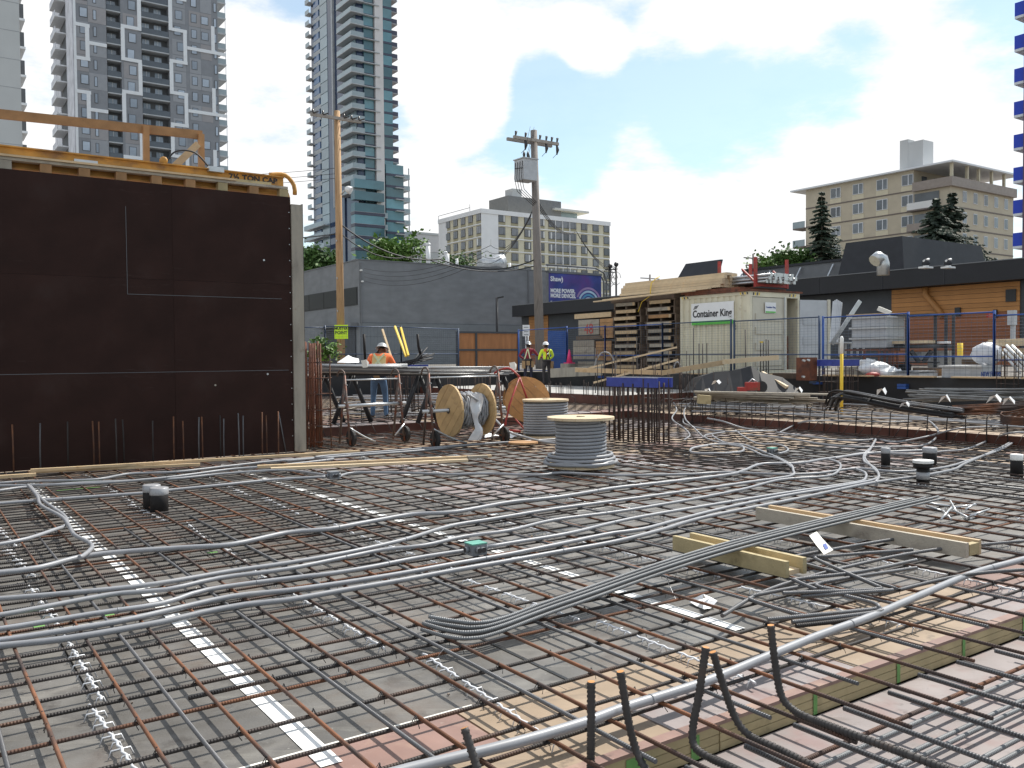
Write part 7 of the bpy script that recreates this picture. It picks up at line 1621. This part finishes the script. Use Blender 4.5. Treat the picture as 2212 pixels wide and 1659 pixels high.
while v < 29.6: m.tube([S(-4, v, UPPER + .055), S(21.2 if v < 18.4 else 16.4, v + rnd.uniform(-.04, .04), UPPER + .055)], .007, 'rust_far', 5, uv=False); v += .36
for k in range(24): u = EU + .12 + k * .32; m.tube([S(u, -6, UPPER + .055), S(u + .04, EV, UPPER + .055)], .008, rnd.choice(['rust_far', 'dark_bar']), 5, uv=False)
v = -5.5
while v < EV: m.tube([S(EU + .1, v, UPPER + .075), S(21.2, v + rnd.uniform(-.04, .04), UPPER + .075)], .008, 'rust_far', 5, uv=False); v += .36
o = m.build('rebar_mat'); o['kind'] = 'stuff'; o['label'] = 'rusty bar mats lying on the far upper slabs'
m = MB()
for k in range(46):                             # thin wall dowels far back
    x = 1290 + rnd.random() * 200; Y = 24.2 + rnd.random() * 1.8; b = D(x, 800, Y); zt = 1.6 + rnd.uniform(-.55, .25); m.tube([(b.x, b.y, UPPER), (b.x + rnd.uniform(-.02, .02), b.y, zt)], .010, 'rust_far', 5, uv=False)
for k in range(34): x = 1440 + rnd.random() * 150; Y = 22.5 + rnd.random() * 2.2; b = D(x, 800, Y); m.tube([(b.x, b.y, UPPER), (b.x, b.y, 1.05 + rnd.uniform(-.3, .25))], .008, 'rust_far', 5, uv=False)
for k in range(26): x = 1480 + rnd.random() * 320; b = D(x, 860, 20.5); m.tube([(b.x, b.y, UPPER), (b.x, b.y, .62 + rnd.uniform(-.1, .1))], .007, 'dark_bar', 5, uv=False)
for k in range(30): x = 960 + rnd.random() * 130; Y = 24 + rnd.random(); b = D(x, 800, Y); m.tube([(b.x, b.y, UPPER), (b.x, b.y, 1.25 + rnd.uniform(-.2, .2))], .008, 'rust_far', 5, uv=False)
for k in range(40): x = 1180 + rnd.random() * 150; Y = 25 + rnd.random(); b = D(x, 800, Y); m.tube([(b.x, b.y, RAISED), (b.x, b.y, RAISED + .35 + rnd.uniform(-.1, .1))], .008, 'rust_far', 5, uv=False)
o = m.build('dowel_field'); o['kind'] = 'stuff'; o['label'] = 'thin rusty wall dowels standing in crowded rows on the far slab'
for i, (x, y0, y1, Y) in enumerate(((1286, 752, 832, 27), (1330, 760, 826, 27), (1375, 728, 800, 27), (1498, 708, 790, 25.8), (1510, 742, 790, 25.8), (1518, 742, 792, 25.8), (1527, 741, 792, 25.8), (1612, 712, 770, 25.0), (1655, 733, 808, 24.8), (1660, 734, 808, 24.8), (1649, 738, 808, 24.8), (1643, 740, 808, 24.8))):
    b, t = D(x, y1, Y), D(x - (2 if i == 7 else 0), y0, Y); m = MB(); m.tube([Vector((b.x, b.y, UPPER)), t], .016, 'dark_bar', 6); tag(m.build('wall_dowel'), 'dark upright wall dowel in front of the container and pallets', 'rebar', 'upright wall dowels before the container')
# planks and braces across the dowels
plank(D(1243, 799, 26.5), D(1430, 805, 24.6), .04, .13, 'wood', 'level board tied across the thin dowels below the pallets'); plank(D(1428, 806, 24.6), D(1563, 783, 24.4), .04, .14, 'wood', 'board rising to the right before the cream container'); plank(D(1560, 782, 24.35), D(1682, 772, 24.2), .04, .13, 'wood_pale', 'pale board end overlapping the board before the container door')
plank(D(1282, 827, 25.3), D(1465, 777, 25.2), .05, .05, 'wood_pale', 'lower pale batten leaning up to the right over the dowels'); plank(D(1272, 795, 26.2), D(1462, 750, 25.6), .05, .05, 'wood_pale', 'upper pale batten leaning up to the right before the pallets')
plank(D(1646, 806, 23.2), D(1700, 838, 22.6), .10, .10, 'wood_pale', 'pale square post lying tilted in front of the black tarpaulin')
plank(D(1190, 806, 34), D(1300, 800, 31), .05, .35, 'old_wood', 'grey timber form side behind the conduit hoop')
for k in range(11):
    a, b = D(1508 - rnd.random() * 10, 846 + k * 1.8, 20.6 + .05 * k), D(1700 + rnd.random() * 95, 852 + k * 2.2, 19.6 + .05 * k); plank(a, b, .2, .035, 'wood_grey', 'weathered board in the low stack behind the right hand stirrups')['group'] = 'weathered boards in the low stack'
m = MB(); m.bar(D(1508, 862, 20.2), D(1534, 864, 20.2), .2, .2, 'wood_olive'); tag(m.build('timber_block'), 'olive timber block under the near end of the board stack', 'block')
m = MB(); n = 14; pts = [(1495, 843), (1518, 812), (1545, 803), (1575, 801), (1600, 797), (1622, 790), (1640, 803), (1690, 815), (1720, 838)]; top = [D(x, y, 23.6 - .1 * i) for i, (x, y) in enumerate(pts)]
for i in range(len(top) - 1):
    a, b = top[i], top[i + 1]; f = Vector((0, -1.3, 0)); m.poly([Vector((a.x, a.y - .9, UPPER + .03)), Vector((b.x, b.y - .9, UPPER + .03)), b, a], 'black_tarp'); m.poly([a, b, Vector((b.x, b.y + 1.4, b.z - .1)), Vector((a.x, a.y + 1.4, a.z - .1))], 'black_tarp')
tag(m.build('tarpaulin'), 'black tarpaulin draped over the bank in front of the container', 'tarpaulin')
q = D(1625, 845, 21.5); root = thing('cutoff_saw', q, 'small red cut off saw resting on the boards by the black tarpaulin', 'saw'); m = MB(); m.obox(q + ZD * .12, X1 * .16, Vector((0, .1, 0)), ZD * .10, 'red_paint'); m.obox(q + ZD * .05 - X1 * .25, X1 * .1, Vector((0, .1, 0)), ZD * .05, 'red_paint'); m.build('body', root); m = MB(); m.lathe(q + X1 * .22 + ZD * .1 - Vector((0, .01, 0)), q + X1 * .22 + ZD * .1 + Vector((0, .01, 0)), [(0, .15), (1, .15)], 'cable', 14); m.build('blade', root); m = MB(); m.tube([q + ZD * .2 - X1 * .1, q + ZD * .3, q + ZD * .22 + X1 * .12], .018, 'galv', 6); m.build('handle', root)

for k in range(44):                             # bars and offcuts lying about under the bench
    x0 = 690 + random.random() * 330; Y = 18.6 + random.random() * 3.4; z = UPPER + .10 + random.random() ** 2 * .32; a = D(x0, 850, Y); a.z = z; d = S(random.uniform(.5, 1.4), random.uniform(-1.1, .5), 0).normalized(); L = random.uniform(.9, 2.8)
    m = MB(); m.tube([a, a + d * L * .5 + ZD * random.uniform(-.02, .05), a + d * L + ZD * random.uniform(-.06, .08)], random.choice([.011, .014, .018]), random.choice(['dark_bar', 'bench_bar', 'steel_bar', 'conduit']), 6); tag(m.build('loose_bar'), 'loose bar lying in the litter under the rebar bench', 'bar', 'loose bars littering the slab under the bench')
for k in range(9): a = D(720 + k * 36, 850, 20.5 + random.random()); a.z = UPPER + .1; plank(a, a + S(random.uniform(.6, 1.2), random.uniform(-.5, .3), random.uniform(0, .25)), .12, .04, random.choice(['wood_grey', 'pallet_dark']), 'weathered board offcut on the slab behind the rebar bench')['group'] = 'board offcuts behind the bench'
# ------------------------------------------------------------------ heaps at the right
c_ = [D(1798, 880, 18.2), D(1803, 862, 18.1), D(1816, 852, 17.9), D(1850, 856, 17.2), D(1950, 876, 15.6), D(2068, 893, 14.4)]
for k in range(13):
    j = Vector((random.uniform(-.10, .10), random.uniform(-.25, .25), random.uniform(-.10, .07))); m = MB(); m.tube(spline([p_ + j + UD * random.uniform(-.03, .03) for p_ in c_], .08), .022, 'black_abs' if k < 8 else 'steel_bar', 7); tag(m.build('hooked_bar'), 'thick dark hooked bar in the bundle draped beside the blue template', 'rebar', 'thick dark hooked bars bundled at the right')
for k in range(26):
    a, b = D(1945 + random.random() * 60, 838 + random.random() * 30, 19.5 - random.random()), D(2240, 838 + random.random() * 36, 16.5 - random.random()); m = MB(); m.tube([a, b], .018, 'new_bar', 6); tag(m.build('rebar'), 'new grey bar in the wide heap behind the dark hooked bundle', 'rebar', 'new grey bars heaped at the right')
for k in range(24):
    f = random.random(); a = D(2030 + f * 30, 890 - f * 14 + random.random() * 8, 14.6 + random.random() * .8); b = D(2250, 862 + random.random() * 44, 13.2 + random.random() * .9); m = MB(); m.tube([a, a.lerp(b, .5) + ZD * random.uniform(.0, .05), b], .017, 'rust', 6); tag(m.build('rebar'), 'rust brown bar in the heap leaving the right picture edge', 'rebar', 'rust brown bars heaped at the right edge')
for k in range(6): m = MB(); a = D(2165, 890 + k * 5, 12.9); m.tube(spline([D(2260, 872 + k * 4, 12.6), a + X1 * .1, a, D(2170, 900 + k * 3, 12.8), D(2260, 905 + k * 3, 12.4)], .05), .012, 'rust', 6); tag(m.build('stirrup'), 'rust brown looped stirrup bundled at the right picture edge', 'stirrup', 'looped stirrups at the right edge')
for i, (px, py, Y, s_, lb_) in enumerate(((1905, 846, 17.0, .12, 'white bag scrap on top of the dark hooked bundle'), (1882, 864, 16.6, .10, 'round white bag scrap tied before the dark hooked bundle'), (1955, 874, 15.3, .08, 'flat white scrap lying under the dark hooked bundle'), (2042, 862, 15.6, .12, 'white bag scrap resting on the new grey bars'), (2148, 862, 13.4, .11, 'white paper tag fluttering on the rust brown heap'), (2178, 866, 13.3, .10, 'second white tag fluttering on the rust brown heap'), (1725, 843, 20, .12, 'white scrap on the boards beside the blue template'), (1547, 826, 22.0, .10, 'white tag hanging on the black tarpaulin'), (1530, 843, 21, .08, 'small white scrap below the black tarpaulin'))):
    q = D(px, py, Y); m = MB(); n0 = 7; ring = [q + Vector((math.cos(a * .9) * s_ * random.uniform(.6, 1.3), math.sin(a * .9) * s_ * .6, math.sin(a * 1.7) * s_ * .7)) for a in range(n0)]
    for k in range(n0): m.poly([q + ZD * s_ * .3, ring[k], ring[(k + 1) % n0]], 'plastic_white')
    tag(m.build('white_scrap'), lb_, 'scrap')
# things on the bank by the fence
def boxat(px0, px1, y0, y1, Y, dpt, mat, nm, parent=None):
    a, b = D(px0, y1, Y), D(px1, y0, Y); m = MB(); cx, cz = (a.x + b.x) / 2, (a.z + b.z) / 2; w = abs(b.x - a.x) / 2; m.obox(Vector((cx, Y + dpt / 2, cz)), UD * (w * .86), VD * dpt * .5, ZD * (abs(b.z - a.z) / 2), mat); return m.build(nm, parent)
q = D(1913, 820, 25); root = thing('bin_stack', Vector((q.x, q.y, GZ)), 'stack of grey plastic bulk bins with a board on top', 'bins')
for k in range(3): boxat(1874, 1954, 752 - (k + 1) * 23, 752 - k * 23 - 1.2, 25, 1.1, 'xfmr', 'bin', root)
for k in range(3): boxat(1871, 1957, 752 - (k + 1) * 23 - 1, 752 - (k + 1) * 23 + 3.5, 24.9, 1.2, 'pale_concrete', 'rim', root)
b = boxat(1866, 1958, 676, 680, 24.9, 1.25, 'wood', 'board', root); m = MB(); m.bar(D(1897, 666, 24.8), D(1924, 677, 24.6), .12, .12, 'paper'); tag(m.build('paper_roll'), 'white roll tilted on the board over the grey bins', 'roll')
root = thing('steel_rack', Vector((q.x, q.y - .2, GZ)), 'rusty steel stand carrying the grey bins', 'stand')
boxat(1864, 1942, 753, 758, 24.7, 1.2, 'rust_plate', 'shelf', root); boxat(1867, 1938, 768, 771, 24.7, 1.1, 'rust_plate', 'shelf', root)
for px in (1868, 1900, 1912, 1922, 1930, 1939): boxat(px - 1.5, px + 1.5, 758, 822, 24.6, .06, 'rust_plate', 'post', root)
q = D(2008, 815, 24.5); root = thing('work_rack', Vector((q.x, q.y, GZ)), 'dark steel work rack with a bench top loaded with boards', 'rack')
for px in (1960, 2022, 2045, 2061): boxat(px - 2, px + 2, 679, 818, 24.5, .08, 'slate_wall', 'post', root); boxat(px - 2, px + 2, 679, 818, 25.6, .08, 'slate_wall', 'post', root)
boxat(1956, 2063, 743, 752, 24.4, 1.3, 'slate_wall', 'bench_top', root); boxat(1958, 2062, 677, 681, 24.45, 1.2, 'slate_wall', 'top_frame', root); boxat(1945, 2030, 782, 785, 24.4, 1.2, 'trim_dark', 'shelf', root)
m = MB(); m.bar(D(1968, 758, 24.4), D(1985, 782, 24.4), .1, .1, 'trim_dark'); m.bar(D(2012, 758, 24.4), D(1995, 782, 24.4), .1, .1, 'trim_dark'); m.build('brace', root)
o = boxat(1963, 2020, 735, 742, 24.3, 1.0, 'wood_pale', 'board_stack'); tag(o, 'pale boards stacked on the bench top of the dark rack', 'boards'); o = boxat(2026, 2044, 737, 742, 24.3, .8, 'plastic_white', 'carton'); tag(o, 'small white carton on the dark rack beside the boards', 'carton')
o = boxat(1970, 2012, 760, 781, 24.9, .5, 'xfmr', 'white_bundle'); tag(o, 'wrapped pale bundle on the shelf of the dark rack', 'bundle'); o = boxat(2028, 2040, 757, 812, 24.9, .5, 'plastic_white', 'wrapped_roll'); tag(o, 'tall white wrapped roll inside the dark rack', 'roll'); o = boxat(2044, 2057, 757, 810, 24.9, .5, 'paper', 'wrapped_roll'); tag(o, 'tall cream wrapped roll at the right of the dark rack', 'roll')
q = D(2074, 770, 30); root = thing('bollard', Vector((q.x, q.y, GZ)), 'yellow bollard in a pale concrete base before the orange siding', 'bollard'); m = MB(); t = D(2074, 741, 30); m.tube([Vector((q.x, q.y, GZ)), t], .09, 'hazard', 10); m.build('post', root); m = MB(); m.obox(Vector((q.x, q.y, (q.z + .0 + GZ) / 2 + .0)), UD * .3, VD * .3, ZD * max(.05, (q.z - GZ) / 2), 'concrete'); m.build('base', root)
root = thing('site_box', D(2120, 822, 21.6), 'grey site box with blue stencilled words on its front', 'box'); boxat(2073, 2168, 793, 822, 21.6, 1.0, 'xfmr', 'body', root); boxat(2069, 2172, 789, 794, 21.55, 1.1, 'pale_concrete', 'lid', root)
c_ = D(2086, 812, 21.3); sb_ = D(2168, 812, 21.3)
fr_ = D(2120, 808, 21.6); ctr = Vector((fr_.x, 21.6 + .5, fr_.z)); fc = ctr - VD * .506
text_part('NEW FORMS', .17, fc - ZD * .06, UD, ZD, 'ink_blue', root, align='CENTER', bold=.004)
q = D(2132, 789, 21.9); m = MB(); m.ball(q + ZD * .28, .36, 'film', 14, 9, (1.0, .8, .78)); m.v = [p_ + Vector((random.uniform(-.035, .035), random.uniform(-.035, .035), random.uniform(-.03, .03))) for p_ in m.v]; tag(m.build('white_sack'), 'bulging pale sack sitting on the grey site box', 'sack')
for i, (px, py, Y, r_, sc, lb_) in enumerate(((1888, 797, 24.2, .40, (1.1, .8, .5), 'large white plastic sack slumped by the blue template'), (1918, 804, 24.0, .28, (1.2, .8, .5), 'smaller white plastic sack slumped against the larger one'), (1876, 783, 24.4, .28, (1.2, .7, .3), 'flat white sack draped over the others'))):
    m = MB(); m.ball(D(px, py, Y), r_, 'plastic_white', 13, 8, sc); m.v = [p_ + Vector((random.uniform(-.05, .05), random.uniform(-.05, .05), random.uniform(-.05, .05))) for p_ in m.v]; tag(m.build('white_sack'), lb_, 'sack')
m = MB(); m.ball(D(1885, 810, 23.7), .16, 'red_paint', 9, 6, (1.3, .7, .5)); tag(m.build('red_cloth'), 'dull red cloth under the white sacks', 'cloth')
q = D(1748, 818, 23.5); o = boxat(1731, 1765, 772, 822, 23.3, .4, 'rust_plate', 'steel_box_column'); tag(o, 'rusty square steel box column standing before the open door leaf', 'steel column'); m = MB(); 
for px, py in ((1738, 779), (1737, 814), (1748, 778)): p_ = D(px, py, 23.1); m.tube([p_, p_ + Vector((0, .15, 0))], .03, 'galv', 7)
m.build('bolt', o)
o = boxat(2150, 2260, 752, 776, 22.3, .9, 'wood', 'lumber_stack'); tag(o, 'stack of tan lumber at the right picture edge by the fence', 'lumber'); m = MB()
for k in range(3): p_, q_ = D(2146 + k * 3, 745 - k * 4, 22.0), D(2270, 741 - k * 4, 22.6); m.bar(p_, q_, .5, .08, 'wood_pale')
tag(m.build('board_stack'), 'pale wide boards laid on the tan lumber at the right picture edge', 'boards')
for k in range(6): m = MB(); m.tube([D(2166 + k * 4, 762 - (k % 3) * 8, 21.6), D(2204 + k * 5, 806 - (k % 3) * 9, 21.0)], .035, 'pvc_white', 7); tag(m.build('white_pipe'), 'short white pipe leaning in the bundle by the dowels at the right edge', 'pipe', 'white pipes leaning at the right edge')
for i, (x0, x1, y0, y1, Y, dp, mt, nm, lb_, ct_) in enumerate((
    (1946, 2030, 806, 814, 23.4, .9, 'xfmr', 'sheet_stack', 'low stack of grey steel sheets before the dark rack', 'sheets'),
    (1992, 2040, 794, 820, 24.0, .6, 'pallet_dark', 'timber_box', 'dark timber box under the bench of the dark rack', 'box'),
    (2044, 2070, 798, 822, 23.6, .5, 'wood_brown', 'timber_box', 'brown timber box at the right foot of the dark rack', 'box'),
    (1690, 1730, 806, 818, 24.5, .7, 'pallet_dark', 'timber_stack', 'dark timber stack at the foot of the open container door', 'timber'),
    (1940, 1964, 786, 806, 25.2, .6, 'slate_wall', 'tool_chest', 'dark tool chest between the grey bins and the dark rack', 'chest'),
    (1836, 1862, 792, 812, 25.6, .6, 'wood_grey', 'timber_box', 'grey timber box behind the white sacks', 'box'),
    (2098, 2128, 776, 789, 24.6, .5, 'pallet_dark', 'timber_stack', 'dark timber pile behind the grey site box', 'timber'))):
    tag(boxat(x0, x1, y0, y1, Y, dp, mt, nm), lb_, ct_)
    if nm == 'sheet_stack':
        for k in range(3): tag(boxat(x0 + 4 * k, x1 + 5 - 3 * k, y0 - 1.6 * (k + 1), y0 - 1.6 * k - .4, Y, dp * .9, 'pale_concrete' if k % 2 else 'xfmr', 'steel_sheet'), 'grey sheet laid on the low stack before the dark rack', 'sheet', 'grey sheets on the low stack')
u, v = UV(D(2184, 812, 20.6)); cage(u, v, .5, .4, UPPER, 1.72, 4, 3, 'dowel cage standing at the right picture edge before the lumber', 'rust_far', .011, True)
q = D(2190, 728, 26); root = thing('meter_box', Vector((q.x, q.y, GZ)), 'pale grey meter box on a post by the orange siding', 'meter'); boxat(2183, 2198, 670, 702, 26, .2, 'xfmr', 'box', root); boxat(2187, 2194, 702, 775, 26.05, .12, 'xfmr', 'post', root)
o = boxat(2128, 2152, 677, 686, 29, .08, 'red_paint', 'red_notice'); tag(o, 'small red notice hung on the fence rail before the orange siding', 'notice')
for k in range(6):
    a, b = D(1794 + k * 3, 742, 27.5), D(1801 + k * 3.4, 648 + abs(k - 2) * 2, 28); m = MB(); m.bar(a, b, .05, .09, 'galv'); tag(m.build('steel_stud'), 'pale galvanised stud in the bundle leaning by the open container door', 'steel stud', 'galvanised studs leaning upright')
m = MB(); m.bar(D(1797, 743, 26.8), D(1858, 650, 27.0), .05, .12, 'galv'); tag(m.build('steel_stud'), 'single galvanised stud leaning far over to the right', 'steel stud')
o = boxat(1790, 1880, 738, 742, 27, .5, 'xfmr', 'steel_barrier'); tag(o, 'low grey steel barrier behind the yellow post', 'barrier')
for k in range(5): boxat(1812 + k * 13, 1816 + k * 13, 742, 770, 27, .05, 'xfmr', 'bar', o)
